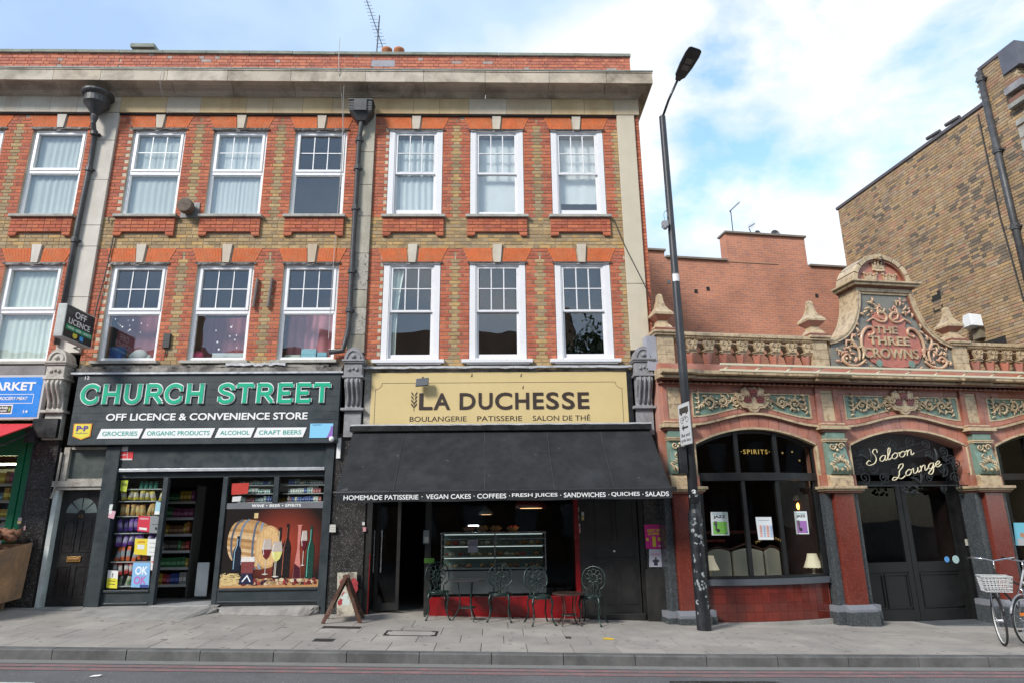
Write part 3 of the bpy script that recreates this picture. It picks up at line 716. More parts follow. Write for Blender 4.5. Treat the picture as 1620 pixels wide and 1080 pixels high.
for i, (a, b) in enumerate(WR):
 for z0, z1 in ((4.60, 6.575), (7.59, 9.57)):
  op = .045 if (z0 > 7 and i != 1) else 0
  w = window(br, a + .01, b - .01, z0, z1, 'sash', zt=z0 + .97, opened=op); sill(w, a, b, z0, 'stone' if z0 > 7 else 'timber')
for (ws, rt) in ((WM, bm_), (WL, bl), (WR, br)):
 for a, b in ws:
  for zz in (6.575, 9.57):
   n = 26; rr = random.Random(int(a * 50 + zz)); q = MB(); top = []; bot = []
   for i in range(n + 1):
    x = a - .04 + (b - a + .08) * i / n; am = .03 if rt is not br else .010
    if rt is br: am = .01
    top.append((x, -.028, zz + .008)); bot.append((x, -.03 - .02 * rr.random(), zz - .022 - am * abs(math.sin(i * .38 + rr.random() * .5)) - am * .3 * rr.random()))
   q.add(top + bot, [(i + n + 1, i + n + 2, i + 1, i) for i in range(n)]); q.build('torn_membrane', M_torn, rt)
for rt, x0, x1 in ((bl, XW_L + .2, -8.05), (bm_, -7.98, -5.9), (bm_, -5.9, -2.7), (br, -2.6, .9), (br, .92, 2.98)):
 for z0, z1 in ((4.3, 7.1), (7.3, 10.2)): room(rt, x0, x1, z0, z1)
lab = 'pale net curtain filling %s'
curtain(-9.48, -8.42, 7.63, 9.5, 'pale net curtain in the top floor window above the blue fascia', C_grey, y=.15)
curtain(-9.48, -8.42, 4.64, 6.5, 'pale mint curtain in the first floor window beside the projecting sign', C_mint, y=.15)
curtain(-11.15, -10.1, 7.63, 9.5, 'net curtain in the top window cut by the left edge', C_grey, y=.15)
curtain(-11.15, -10.1, 4.64, 6.5, 'mint curtain in the first floor window beyond the left edge', C_mint, y=.15)
curtain(-7.42, -6.42, 7.63, 9.5, 'long white curtain in the top left window above the off licence', C_grey, y=.15, folds=7)
curtain(-5.78, -4.74, 7.63, 9.5, 'smooth grey curtain in the top middle window above the off licence', C_net, y=.15, folds=11, amp=.006)
curtain(-7.42, -6.42, 4.66, 5.62, 'dark plum curtain behind the clutter in the first floor window nearest the projecting sign', C_plum, y=.45, folds=6)
curtain(-5.78, -4.74, 4.66, 5.6, 'plum curtain in the middle first floor window above the off licence', C_plum, y=.5, folds=8)
curtain(-4.10, -3.08, 4.66, 5.7, 'rose curtain bunched in the first floor window beside the grey pilaster', C_rose, y=.45, folds=5, amp=.04)
curtain(-2.05, -1.2, 7.75, 9.4, 'white net curtain in the top left sash window', C_net, y=.15, folds=8, amp=.009)
curtain(-.34, .5, 7.75, 9.45, 'white blind with creases in the top middle sash window', C_blind, y=.2, folds=3, amp=.006)
curtain(1.32, 2.2, 7.95, 9.45, 'pale blind in the top right sash window beside the cream pilaster', C_blind, y=.2, folds=3, amp=.006)
curtain(-2.05, -1.78, 4.66, 6.45, 'thin curtain drawn to one side in the dark sash window above the cafe floodlight', C_mint, y=.15, folds=3, amp=.03, gather=.55)
def clutter(x0, x1, z0, h, col, label, cat='box', y=.2, name='storage_box', d=.12, rot=0):
 q = MB(); q.box(x0, x1, y, y + d, z0, z0 + h); q.box(x0 + .01, x1 - .01, y - .004, y, z0 + h * .55, z0 + h * .7); return single(q, name, mat('box_%.2f_%.2f_%.2f' % col, col, .7, var=.05), label, cat, bevel=.008)
def heap(x0, x1, z0, h, col, label, cat, name, y=.3):
 q = MB(); rr = random.Random(int(x0 * 77)); n = 9
 for i in range(n):
  u = (i + .5) / n; hh = h * math.sin(math.pi * min(1, u * 1.1 + .1)) * rr.uniform(.7, 1)
  q.ball((x0 + (x1 - x0) * u, y + rr.uniform(-.03, .03), z0 + hh * .5), max(.05, hh * .55), 9, 6, sc=(1.1, .6, 1))
 return single(q, name, mat('heap_%s' % name, col, .8, var=.1), label, cat, smooth=True)
clutter(-7.37, -7.12, 4.63, .30, (.03, .09, .35), 'blue tub behind the glass of the first floor window nearest the projecting sign', 'tub', name='blue_tub')
heap(-7.0, -6.5, 4.63, .30, (.62, .67, .70), 'heap of white plastic bags behind the glass nearest the projecting sign', 'bags', 'white_bags')
heap(-5.75, -5.6, 4.63, .22, (.55, .06, .16), 'small pink bottle and cloth at the left of the middle first floor window', 'bottle', 'pink_bottle', y=.2)
clutter(-5.42, -4.8, 4.63, .17, (.68, .76, .78), 'long white box on the middle first floor window ledge', 'box')
clutter(-4.04, -3.74, 4.63, .13, (.56, .66, .56), 'flat pale green carton at the left of the ledge by the rose curtain', 'box')
clutter(-3.72, -3.44, 4.63, .24, (.35, .68, .80), 'larger pale blue carton on the ledge by the rose curtain', 'box', y=.19)
clutter(-3.42, -3.24, 4.63, .18, (.30, .62, .76), 'smaller pale blue carton on the ledge by the rose curtain', 'box', y=.21)
q = MB()
for _ in range(12): q.disc(R.uniform(-7.3, -6.6), R.uniform(5.1, 5.5), R.uniform(.006, .022), .084, .087, 8)
for _ in range(9): q.disc(R.uniform(-5.6, -4.9), R.uniform(4.8, 5.4), R.uniform(.006, .02), .084, .087, 8)
q.build('paint_spots', mat('paint_spot', (.75, .77, .8), .6), bm_, kind='stuff')
M_ledge = mat('shop_ledge', (.27, .25, .22), .8, var=.25, fine=.2, bump=.6, bscale=22, dirt=(.035, .03, .03), dirt_amt=.85, dscale=3.2, dlo=.42, dhi=.6)
M_leadw = mat('white_lead', (.55, .56, .58), .4, var=.2, metal=.15, bump=.5, bscale=20, dirt=(.15, .14, .13), dirt_amt=.7, dscale=6)
q = MB(); q.box(-7.72, -2.85, -.16, .02, 4.33, 4.43); q.box(-7.72, -2.85, -.06, .0, 4.43, 4.51); q.build('shop_ledge', M_ledge, bm_)
q = MB(); q.box(-12.5, -8.3, -.12, .02, 4.32, 4.50); q.build('shop_ledge', mat('render_ledge', (.24, .23, .23), .9, var=.2, fine=.2, dirt=(.07, .07, .07), dirt_amt=.6, dscale=2), bl)
def wavy(x0, x1, y, z, h, dz, seed, root, name, m, th=.02, n=40):
 rr = random.Random(seed); q = MB(); P = []
 for i in range(n + 1):
  x = x0 + (x1 - x0) * i / n; o = dz * rr.uniform(-1, 1) * (.3 + .7 * math.sin(i * .7 + seed) ** 2)
  P += [(x, y, z + o), (x, y, z + h + o * .5), (x, y + .10, z + h + o * .5 + .02), (x, y + .10, z + o)]
 q.add(P, [(i * 4 + a, i * 4 + 4 + a, i * 4 + 4 + (a + 1) % 4, i * 4 + (a + 1) % 4) for i in range(n) for a in range(4)] + [(0, 1, 2, 3), (4 * n + 3, 4 * n + 2, 4 * n + 1, 4 * n)])
 return q.build(name, m, root)
wavy(-2.44, 2.6, -.17, 4.395, .04, .012, 3, br, 'lead_flashing', M_leadw)
wavy(-2.42, 2.55, -.10, 4.34, .045, .004, 5, br, 'fascia_cornice', M_ledge)
wavy(-7.3, -3.1, -.12, 4.44, .05, .03, 8, bm_, 'lead_flashing', M_ledge, n=60)
wavy(-5.0, -3.9, -.15, 4.47, .05, .03, 11, bm_, 'lead_flashing', M_leadw, n=20)
M_cons = mat('console_grey', (.27, .27, .285), .75, var=.15, fine=.12, bump=.4, bscale=40, dirt=(.09, .08, .075), dirt_amt=.6, dscale=6)
M_consw = mat('console_white', (.50, .47, .42), .75, var=.15, fine=.1, bump=.4, bscale=40, dirt=(.12, .10, .08), dirt_amt=.7, dscale=5)
def console(root, x0, x1, m, z0=3.66, lowz=3.13):
 cx = (x0 + x1) / 2; w = (x1 - x0); b = MB()
 b.box(x0 - .03, x1 + .03, -.34, .0, 4.50, 4.54); b.box(x0 - .015, x1 + .015, -.32, .0, 4.47, 4.50)
 hood = [(cx + (w / 2) * math.cos(math.radians(a)), 4.54 + .23 * math.sin(math.radians(a))) for a in range(0, 181, 12)]; b.prism(hood, -.30, .0)
 b.box(x0 + .01, x1 - .01, -.29, 0, 4.24, 4.47)
 prof = [(-.0, 4.2), (-.28, 4.2), (-.30, 4.12), (-.27, 4.03), (-.20, 3.93), (-.15, 3.82), (-.135, 3.72), (-.15, z0), (0, z0)]
 b.prismx(prof, x0 + .03, x1 - .03); b.box(x0 - .02, x1 + .02, -.31, 0, 4.2, 4.24)
 b.box(x0 - .04, x1 + .03, -.19, 0, z0 - .05, z0)
 b.box(x0 + .02, x1 - .02, -.12, 0, lowz, z0 - .05)
 o = b.build('console_bracket', m, root, bevel=.008)
 q = MB()
 for k in (-1, 0, 1):
  pts = [(cx + k * w * .24, y - .012, z) for y, z in [(-.285, 4.18), (-.305, 4.12), (-.275, 4.03), (-.205, 3.93), (-.155, 3.82), (-.14, 3.70)]]; q.tube(pts, .022, 6)
 q.tube([(cx + (w * .36) * math.cos(math.radians(a)), -.305, 4.545 + .16 * math.sin(math.radians(a))) for a in range(0, 181, 15)], .016, 5)
 q.ball((cx, -.30, 4.60), .045, 8, 5); q.ball((cx - .07, -.29, 4.35), .035, 7, 4); q.ball((cx + .07, -.29, 4.35), .035, 7, 4); q.ball((cx, -.29, 4.37), .03, 7, 4)
 q.build('carved_relief', m, o, smooth=True); return o
console(bl, -8.18, -7.83, M_consw); console(bm_, -2.78, -2.43, M_cons); console(br, 2.62, 2.98, M_cons)
M_black = mat('black_metal', (.03, .03, .032), .45, var=.15, fine=.1, bump=.15)
M_pipe = mat('cast_pipe', (.045, .046, .05), .5, var=.2, fine=.12, bump=.2, dirt=(.10, .095, .09), dirt_amt=.5, dscale=6)
def downpipe(name, pts, label, hopper, r=.05, bands=()):
 t = thing(name, label, 'drainpipe', (pts[-1][0], pts[-1][1], pts[-1][2])); q = MB(); q.tube(pts, r, 10); q.build('pipe', M_pipe, t, smooth=True)
 for z in bands:
  for (a, b) in zip(pts[:-1], pts[1:]):
   if min(a[2], b[2]) <= z <= max(a[2], b[2]):
    u = (z - a[2]) / (b[2] - a[2]) if b[2] != a[2] else 0; x = a[0] + (b[0] - a[0]) * u; y = a[1] + (b[1] - a[1]) * u
    q = MB(); q.lathe([(r + .018, -.05), (r + .02, -.045), (r + .02, .03), (r + .012, .05)], x, y, 10, z); q.box(x - .09, x + .09, y + .03, 0, z - .015, z + .015); q.build('collar', M_pipe, t); break
 hopper(t); return t
def hop1(t):
 x, y = -8.13, -.27; q = MB(); q.lathe([(.05, -.62), (.075, -.5), (.06, -.46), (.10, -.40), (.20, -.26), (.235, -.22), (.235, -.08), (.28, -.05), (.30, -.02), (.30, .02), (.27, .02), (.2, -.02)], x, y, 20, 10.16); q.build('hopper', M_pipe, t, smooth=False)
downpipe('downpipe', [(-8.13, -.27, 9.62), (-8.13, -.27, 9.5), (-8.15, -.13, 9.3), (-8.15, -.12, 8.6), (-8.18, -.12, 7.2), (-8.18, -.12, 4.9)], 'black downpipe with a round cast hopper on the pale pilaster', hop1, bands=(9.35, 8.55, 7.0, 5.4))
def hop2(t):
 q = MB(); x0, x1 = -2.96, -2.5; q.box(x0, x1, -.35, -.08, 9.80, 10.03); q.box(x0 - .02, x1 + .02, -.37, -.08, 10.03, 10.06); q.box(x0 + .1, x1 - .1, -.38, -.35, 9.78, 10.04)
 q.hexa([(x0 + .14, -.26, 9.62), (x1 - .14, -.26, 9.62), (x1 + .0, -.35, 9.80), (x0 + .0, -.35, 9.80), (x0 + .14, -.1, 9.62), (x1 - .14, -.1, 9.62), (x1, -.08, 9.80), (x0, -.08, 9.80)])
 for z in (9.84, 9.9, 9.96): q.box(x0 - .008, x1 + .008, -.358, -.08, z, z + .015)
 q.build('hopper', M_pipe, t)
downpipe('downpipe', [(-2.73, -.2, 9.64), (-2.73, -.19, 9.5), (-2.77, -.12, 9.3), (-2.77, -.12, 5.2), (-2.80, -.12, 5.0), (-2.85, -.13, 4.75), (-3.1, -.14, 4.72)], 'black downpipe with a square cast hopper beside the grey pilaster', hop2, bands=(9.25, 8.6, 7.7, 6.35, 5.55))
t = thing('wall_vent', 'round rusty flue cowl on the brick between two top windows', 'vent', (-6.12, 0, 7.55)); q = MB(); q.box(-6.26, -5.9, -.03, 0, 7.53, 7.86); q.build('backing_plate', mat('grey_metal', (.2, .2, .2), .6, var=.2, metal=.3), t)
q = MB(); vs = []; n = 20
for r_, y in ((.12, -.03), (.12, -.12), (.15, -.13), (.15, -.24), (.13, -.25)):
 vs += [(-6.1 + r_ * math.cos(2 * math.pi * k / n), y, 7.71 + r_ * math.sin(2 * math.pi * k / n)) for k in range(n)]
q.add(vs, [(i * n + k, i * n + (k + 1) % n, (i + 1) * n + (k + 1) % n, (i + 1) * n + k) for i in range(4) for k in range(n)] + [tuple(range(4 * n, 5 * n))[::-1]])
q.build('cowl', mat('rusty_cowl', (.13, .09, .065), .75, var=.3, bump=.4, dirt=(.05, .045, .04), dirt_amt=.7, dscale=9), t)
M_pot = mat('terracotta_pot', (.42, .16, .07), .85, var=.12, fine=.1)
st = thing('chimney_stack', 'low stack on the roof carrying two round terracotta pots', 'chimney', (-2.4, 1.5, 10.5)); q = MB(); q.box(-2.9, -1.9, 1.1, 1.7, 10.5, 12.15); q.build('stack', M_brick_plain if 'M_brick_plain' in globals() else mat('stack_brick', (.36, .13, .08), .9, var=.2, fine=.2), st)
for x in (-2.53, -2.24):
 q = MB(); q.lathe([(.10, 0), (.105, .3), (.125, .32), (.13, .37), (.11, .38), (.09, .3)], x, 1.2, 14, 12.15); q.build('chimney_pot', M_pot, st, smooth=True)
st = thing('chimney_stack', 'square brick chimney top with a stone cap peeping over the left parapet', 'chimney', (-8.7, 2.0, 10.5)); q = MB(); q.box(-8.85, -8.5, 1.9, 2.4, 10.5, 13.05); q.build('stack', mat('stack_brick', (.36, .13, .08), .9, var=.2, fine=.2), st)
q = MB(); q.box(-8.98, -8.40, 1.8, 2.5, 13.05, 13.15); q.build('cap', mat('coping', (.2, .22, .18)), st)
st = thing('chimney_stack', 'sliver of brick stack at the top left corner of the parapet', 'chimney', (-11.6, 2.0, 10.5)); q = MB(); q.box(-12.0, -11.25, 1.9, 2.4, 10.5, 12.7); q.build('stack', mat('stack_brick', (.3, .1, .06)), st)
M_al = mat('aerial_metal', (.10, .11, .13), .4, metal=.8)
def yagi(name, label, base, top, boom0, boom1, n, el, cat='aerial'):
 t = thing(name, label, cat, base); q = MB(); q.tube([base, top], .018, 6); q.build('mast', M_al, t); q = MB(); q.tube([boom0, boom1], .012, 5); q.build('boom', M_al, t)
 B0, B1 = Vector(boom0), Vector(boom1); q = MB()
 for i in range(n):
  c = B0 + (B1 - B0) * (i + .5) / n; w = el * (.6 + .4 * i / n); q.tube([c + Vector((-w, 0, 0)), c + Vector((w, 0, 0))], .006, 4)
 q.build('element', M_al, t, kind='stuff'); return t
yagi('television_aerial', 'tall many toothed television aerial on the parapet beside the chimney pots', (-2.82, 1.2, 10.5), (-2.75, 1.2, 13.5), (-3.2, 1.15, 14.3), (-2.62, 1.2, 12.55), 18, .12)
M_cable = mat('pale_cable', (.42, .40, .38), .6)
M_cblk = mat('black_cable', (.03, .03, .03), .6)
def cable(name, pts, r, m, label, cat='cable'):
 q = MB(); q.tube(cr(pts, 6), r, 5); return single(q, name, m, label, cat)
cable('cable', [(-3.2, -.53, 11.4), (-3.17, -.54, 10.6), (-3.13, -.2, 9.9), (-3.12, -.06, 8.5), (-3.15, -.05, 6.8), (-3.15, -.06, 5.0)], .007, M_cable, 'thin pale cable hanging down past the square hopper')
cable('cable', [(-3.02, -.53, 10.7), (-3.08, -.4, 10.2), (-3.1, -.1, 9.4), (-3.11, -.06, 8.2)], .006, M_cable, 'short pale cable slanting over the square hopper')
cable('cable', [(-6.75, -.53, 10.6), (-6.78, -.5, 10.3), (-6.8, -.1, 9.95), (-6.78, -.08, 9.88)], .006, M_cable, 'fine cable hanging over the cornice above the left keystone')
cable('cable', [(-7.62, -.05, 7.4), (-7.64, -.06, 7.5), (-7.56, -.06, 7.52), (-7.5, -.05, 7.42), (-7.52, -.04, 6.6), (-7.6, -.05, 5.6), (-7.62, -.05, 4.9)], .012, M_cblk, 'black wire looping down the brick beside the pale pilaster')
cable('cable', [(2.46, -.03, 7.45), (2.62, -.09, 6.9), (3.0, -.1, 5.95), (3.08, -.05, 5.6), (3.06, -.05, 4.7)], .009, M_cblk, 'black wire slanting across the cream pilaster')
q = MB(); q.box(-6.26, -6.13, -.06, 0, 4.84, 5.12); q.tube([(-6.19, -.03, 4.84), (-6.2, -.03, 4.68)], .012, 5); single(q, 'alarm_box', M_black, 'small black box on the brick between first floor windows above the off licence', 'alarm box', bevel=.02)
for x in (-4.60, -4.32):
 q = MB(); q.tube([(x, -.05, 6.22), (x - .03, -.06, 5.63)], .03, 8); single(q, 'bracket_bar', mat('dull_bar', (.16, .13, .12), .7, var=.3), ('left' if x < -4.5 else 'right') + ' of two short upright metal bars on the brick pier above the shop name', 'bracket')
M_slate = mat('slate_paint', (.026, .036, .042), .42, var=.12, vscale=2, fine=.06, dirt=(.06, .07, .075), dirt_amt=.35, dscale=3)
M_fascia = mat('fascia_board', (.030, .040, .046), .45, var=.15, vscale=1.2, fine=.15, fscale=18, dirt=(.07, .085, .09), dirt_amt=.45, dscale=1.6)
M_white = mat('white_letter', (.80, .80, .80), .45, var=0)
M_green = mat('green_letter', (.0, .40, .225), .4, var=0)
M_teal = mat('teal_print', (.02, .33, .27), .5, var=0)
M_sblack = mat('black_gloss', (.012, .012, .013), .35, var=.1, vscale=2, fine=.05, dirt=(.05, .048, .045), dirt_amt=.4, dscale=4)
M_granite = mat('black_granite', (.030, .028, .027), .22, var=.15, fine=.3, fscale=180, speck=(.15, .15, .15), spk_amt=.10, spk_scale=95, dirt=(.075, .07, .066), dirt_amt=.5, dscale=3)
M_glassS = glass_mat('shop_glass', (.90, .92, .91), .6, base=.02)
shop = thing('shopfront', 'dark slate off licence shopfront with an open doorway and stocked windows', 'shopfront', (-5.3, 0, .3))
fas = thing('fascia_sign', 'wide dark fascia with raised green CHURCH STREET lettering edged in white', 'sign', (-5.23, -.2, 3.02))
q = MB(); q.box(-7.63, -2.84, -.20, -.02, 3.02, 4.30); q.build('board', M_fascia, fas, bevel=.006)
q = MB()
for k in range(1, 9): q.box(-7.628, -2.842, -.2025, -.20, 3.02 + k * .142, 3.0225 + k * .142)
q.build('plank_joint', M_sblack, fas, kind='stuff')
q = MB(); q.box(-7.75, -2.80, -.24, -.02, 4.302, 4.335); q.build('top_trim', mat('aluminium', (.55, .57, .60), .35, metal=.5, var=.1), fas)
def Oarc(a0, a1, cx=.52, rx=.46, n=16): return [(cx + rx * math.cos(math.radians(a0 + (a1 - a0) * i / n)), .5 + .44 * math.sin(math.radians(a0 + (a1 - a0) * i / n))) for i in range(n + 1)]
GL = {
 'C': (1.02, [Oarc(42, 318), [(.865, .62), (.865, .90)], [(.865, .12), (.865, .38)]], []),
 'H': (1.1, [[(.2, .05), (.2, .95)], [(.9, .05), (.9, .95)], [(.2, .5), (.9, .5)]], [(.2, .05), (.2, .95), (.9, .05), (.9, .95)]),
 'U': (1.1, [[(.2, .95), (.2, .42)] + [(.55 + .35 * math.cos(math.radians(a)), .40 + .33 * math.sin(math.radians(a))) for a in range(180, 361, 20)] + [(.9, .42), (.9, .95)]], [(.2, .95), (.9, .95)]),
 'R': (1.1, [[(.2, .05), (.2, .95)], [(.2, .93), (.62, .93)] + [(.62 + .24 * math.cos(math.radians(a)), .70 + .23 * math.sin(math.radians(a))) for a in range(75, -91, -15)] + [(.2, .47)], [(.56, .47), (.95, .05)]], [(.2, .05), (.2, .95), (.95, .05)]),
 'S': (.95, [cr([(.84, .74), (.70, .90), (.46, .94), (.20, .85), (.16, .68), (.34, .55), (.62, .47), (.82, .34), (.78, .15), (.52, .06), (.26, .10), (.12, .26)], 4), [(.85, .66), (.85, .92)], [(.11, .08), (.11, .34)]], []),
 'T': (1.0, [[(.5, .05), (.5, .95)], [(.08, .93), (.92, .93)], [(.085, .76), (.085, .97)], [(.915, .76), (.915, .97)]], [(.5, .05)]),
 'E': (.95, [[(.2, .05), (.2, .95)], [(.2, .93), (.86, .93)], [(.2, .07), (.86, .07)], [(.2, .5), (.70, .5)], [(.865, .78), (.865, .97)], [(.865, .03), (.865, .22)], [(.70, .40), (.70, .60)]], [(.2, .05), (.2, .95)]),
}
word = 'CHURCH STREET'; adv = [(.62 if c == ' ' else GL[c][0] + .07) for c in word]; tot = sum(adv) - .07
x0w, x1w, z0w, z1w = -7.50, -3.0, 3.755, 4.11; sxw = (x1w - x0w) / tot; hz = z1w - z0w; xx = x0w
for c, ad_ in zip(word, adv):
 if c != ' ':
  w_, strokes, serifs = GL[c]
  for pas, (bw, y0, y1, m) in enumerate(((.098, -.225, -.202, M_white), (.064, -.236, -.226, M_green))):
   q = MB(); dy = 0
   for si, st_ in enumerate(strokes):
    thin = (len(st_) == 2 and (abs(st_[0][0] - st_[1][0]) < .01) and abs(st_[0][1] - st_[1][1]) < .4)
    bb = bw * (.55 if thin else 1) + (0 if not thin else .012 * (1 - pas))
    o = si * .0004
    pts = [(xx + p[0] * sxw, z0w + p[1] * hz) for p in st_]
    q.ribbon(pts, bb, y0 - o, y1)
   for j, (sx_, sz_) in enumerate(serifs):
    o = (j + 9) * .0004; half = .115 * sxw + (.012 if pas == 0 else 0); th_ = .016 if pas else .034
    zz = z0w + (0 if sz_ < .5 else 1) * hz; zz = zz + (th_ / 2 - .006 if sz_ < .5 else -th_ / 2 + .006) * (1 if pas else .6)
    q.box(xx + sx_ * sxw - half, xx + sx_ * sxw + half, y0 - o, y1, zz - th_ / 2, zz + th_ / 2)
   if pas == 0: back_o = q.build('letter', m, fas)
   else: q.build('letter_face', m, back_o)
 xx += ad_ * sxw
q = MB(); text(q, 'OFF LICENCE & CONVENIENCE STORE', -7.01, -3.40, 3.447, 3.577, -.204, .008, bold=.022); q.build('lettering', M_white, fas)
for (a, b, s_) in ((-7.12, -6.38, 'GROCERIES'), (-6.33, -5.10, 'ORGANIC PRODUCTS'), (-5.03, -4.39, 'ALCOHOL'), (-4.34, -3.46, 'CRAFT BEERS')):
 q = MB(); q.prism([(a, 3.127), (b, 3.127), (b + .06, 3.302), (a + .06, 3.302)], -.212, -.20); o = q.build('name_panel', M_white, fas)
 q = MB(); text(q, s_, a + .09, b - .03, 3.176, 3.254, -.2125, .002, bold=.012); q.build('lettering', M_teal, o)
q = MB(); q.prism([(-7.56, 3.40), (-7.55, 3.17), (-7.39, 3.11), (-7.24, 3.17), (-7.235, 3.40)], -.212, -.20); o = q.build('shield_badge', mat('badge_orange', (.75, .28, .03), .5, var=0), fas)
q = MB(); q.prism([(-7.543, 3.388), (-7.533, 3.18), (-7.39, 3.125), (-7.257, 3.18), (-7.252, 3.388)], -.2145, -.212); q.build('badge_face', mat('badge_yellow', (.72, .62, .06), .5, var=0), o)
q = MB(); text(q, 'P\u00b7P', -7.50, -7.29, 3.262, 3.36, -.2145, .002, bold=.05); text(q, 'PayPoint', -7.50, -7.29, 3.21, 3.24, -.2145, .002); q.build('lettering', mat('badge_purple', (.08, .03, .25), .5, var=0), o)
q = MB(); q.box(-3.34, -2.925, -.212, -.20, 3.11, 3.37); o = q.build('travel_card_badge', mat('card_blue', (.22, .55, .78), .5, var=0), fas)
q = MB(); q.prism(arc(-3.42, 3.37, .46, -34, -6, 8) + [(-2.927, 3.322), (-2.927, 3.112), ( -3.03, 3.112)], -.2145, -.212);
q.build('badge_band', mat('card_purple', (.25, .12, .42), .5, var=0), o)
q = MB(); text(q, 'oyster', -3.30, -3.13, 3.325, 3.358, -.2122, .002); q.build('lettering', mat('card_text', (.06, .10, .35), .5, var=0), o)
q = MB(); text(q, '12', -7.50, -7.42, 4.215, 4.275, -.2035, .003, bold=.01); q.build('lettering', M_white, fas)
q = MB(); q.ball((-2.93, -.25, 3.08), .05, 10, 6); q.box(-2.96, -2.9, -.24, -.2, 3.06, 3.11); single(q, 'security_camera', M_white, 'small white dome camera at the bottom right corner of the green lettered fascia', 'camera', smooth=True)
b = MB(); b.box(-6.98, -6.73, -.10, .08, .20, 3.0); b.box(-6.73, -3.05, -.055, .08, 2.60, 3.018); b.box(-3.05, -2.905, -.10, .10, .06, 3.02)
b.box(-6.73, -5.925, -.03, .08, .30, .55); b.box(-4.78, -3.05, -.03, .08, .28, .55)
b.box(-6.73, -3.05, -.02, .08, 2.44, 2.53)
b.build('timber_frame', M_slate, shop, bevel=.006)
for a, c in ((-5.93, -5.845), (-4.87, -4.785)):
 q = MB(); q.box(a, c, -.035, .07, .30, 2.44); q.build('mullion', M_slate, shop, bevel=.005)
q = MB(); q.box(-6.70, -3.06, -.115, -.057, 2.545, 2.598); q.build('shutter_rail', mat('aluminium', ), shop, bevel=.004)
for a, c in ((-6.71, -5.94), (-4.77, -3.06)):
 q = MB(); q.box(a, c, -.06, -.031, .52, .555); q.box(a, c, -.045, -.031, .32, .35); q.build('sill', M_slate, shop, bevel=.004)
q = MB(); q.box(-4.75, -3.08, -.04, -.03, .20, .30); q.build('kick_strip', M_sblack, shop)
q = MB(); q.box(-5.86, -4.86, -.12, .5, .27, .305); q.build('threshold', mat('metal_threshold', (.42, .42, .42), .5, metal=.3, var=.2), shop)
q = MB(); q.box(-6.73, -5.93, .012, .018, .55, 2.44); q.build('window_glass', M_glassS, shop)
q = MB(); q.box(-4.785, -3.05, .012, .018, 1.985, 2.44); q.build('window_glass', M_glassS, shop)
q = MB(); q.box(-3.97, -3.88, -.02, .05, 1.98, 2.44); q.build('mullion', M_slate, shop)
q = MB(); q.box(-4.775, -3.055, -.012, .02, 1.885, 1.985); o = q.build('lettered_rail', mat('grey_rail', (.14, .145, .16), .5, var=.1), shop)
q = MB(); text(q, 'WINE \u2022 BEER \u2022 SPIRITS', -4.33, -3.46, 1.912, 1.962, -.013, .002, bold=.03, spacing=1.15); q.build('lettering', M_white, o)
Y0 = -.006
pos_ = thing('window_poster', 'large printed poster of an oak barrel with wine bottles and glasses', 'poster', (-3.92, Y0, .56))
def pr(q, pts, k, col=None): return q.prism(pts, Y0 - .0012 * (k + 1), Y0 - .0012 * k, col)
bgm = bpy.data.materials.new('poster_ground'); bgm.use_nodes = True; t_ = bgm.node_tree; bd = t_.nodes['Principled BSDF']
ge = t_.nodes.new('ShaderNodeNewGeometry'); vm = t_.nodes.new('ShaderNodeVectorMath'); vm.operation = 'DISTANCE'; vm.inputs[1].default_value = (-3.72, 0, 1.25)
rmp = t_.nodes.new('ShaderNodeValToRGB'); rmp.color_ramp.elements[0].color = (.33, .05, .025, 1); rmp.color_ramp.elements[0].position = .08; rmp.color_ramp.elements[1].color = (.012, .008, .007, 1); rmp.color_ramp.elements[1].position = .78
t_.links.new(ge.outputs['Position'], vm.inputs[0]); t_.links.new(vm.outputs['Value'], rmp.inputs[0]); t_.links.new(rmp.outputs[0], bd.inputs['Base Color']); bd.inputs['Roughness'].default_value = .3
q = MB(); q.box(-4.775, -3.055, Y0, Y0 + .004, .555, 1.884); q.build('poster_sheet', bgm, pos_)
PT = mat('poster_print', rough=.3, tint=True, var=.12, vscale=14, fine=.08, fscale=60)
q = MB(); pr(q, [(-4.77, .56), (-3.06, .56), (-3.06, .68), (-3.9, .71), (-4.77, .66)], 0, (.48, .26, .11))
rr = random.Random(4)
for _ in range(70):
 x, z = rr.uniform(-4.76, -4.45), rr.uniform(.60, .80); a = rr.uniform(-.6, .6) + math.pi / 2 * rr.choice([0, .3]); l_ = .08
 q.ribbon([(max(-4.77, x - l_ * math.cos(a)), z - l_ * math.sin(a) * .5), (x + l_ * math.cos(a), z + l_ * math.sin(a) * .5)], .010, Y0 - .002 - .00002 * _, Y0 - .0012, col=(.62, .47, .22))
for _ in range(150):
 x = rr.uniform(-4.4, -3.12); q.disc(x, .64 + rr.uniform(-.02, .05), rr.uniform(.018, .042), Y0 - .0024 - .00003 * _, Y0 - .0013, 8, col=rr.choice([(.16, .02, .025), (.5, .33, .2), (.05, .02, .03), (.6, .5, .35), (.35, .05, .04), (.30, .2, .1)]), rz=.03)
q.build('straw_and_grapes', PT, pos_)
q = MB(); bx, bz = -4.02, 1.30
def barrel(u, v):   # u along body (0..1 back to front), v -1..1 across
 r_ = .36 + .05 * math.sin(math.pi * u); return (-4.50 + .52 * u + .10 * 0, 1.33 - .10 * u + v * r_ * (1 - .0 * u))
nb = 15
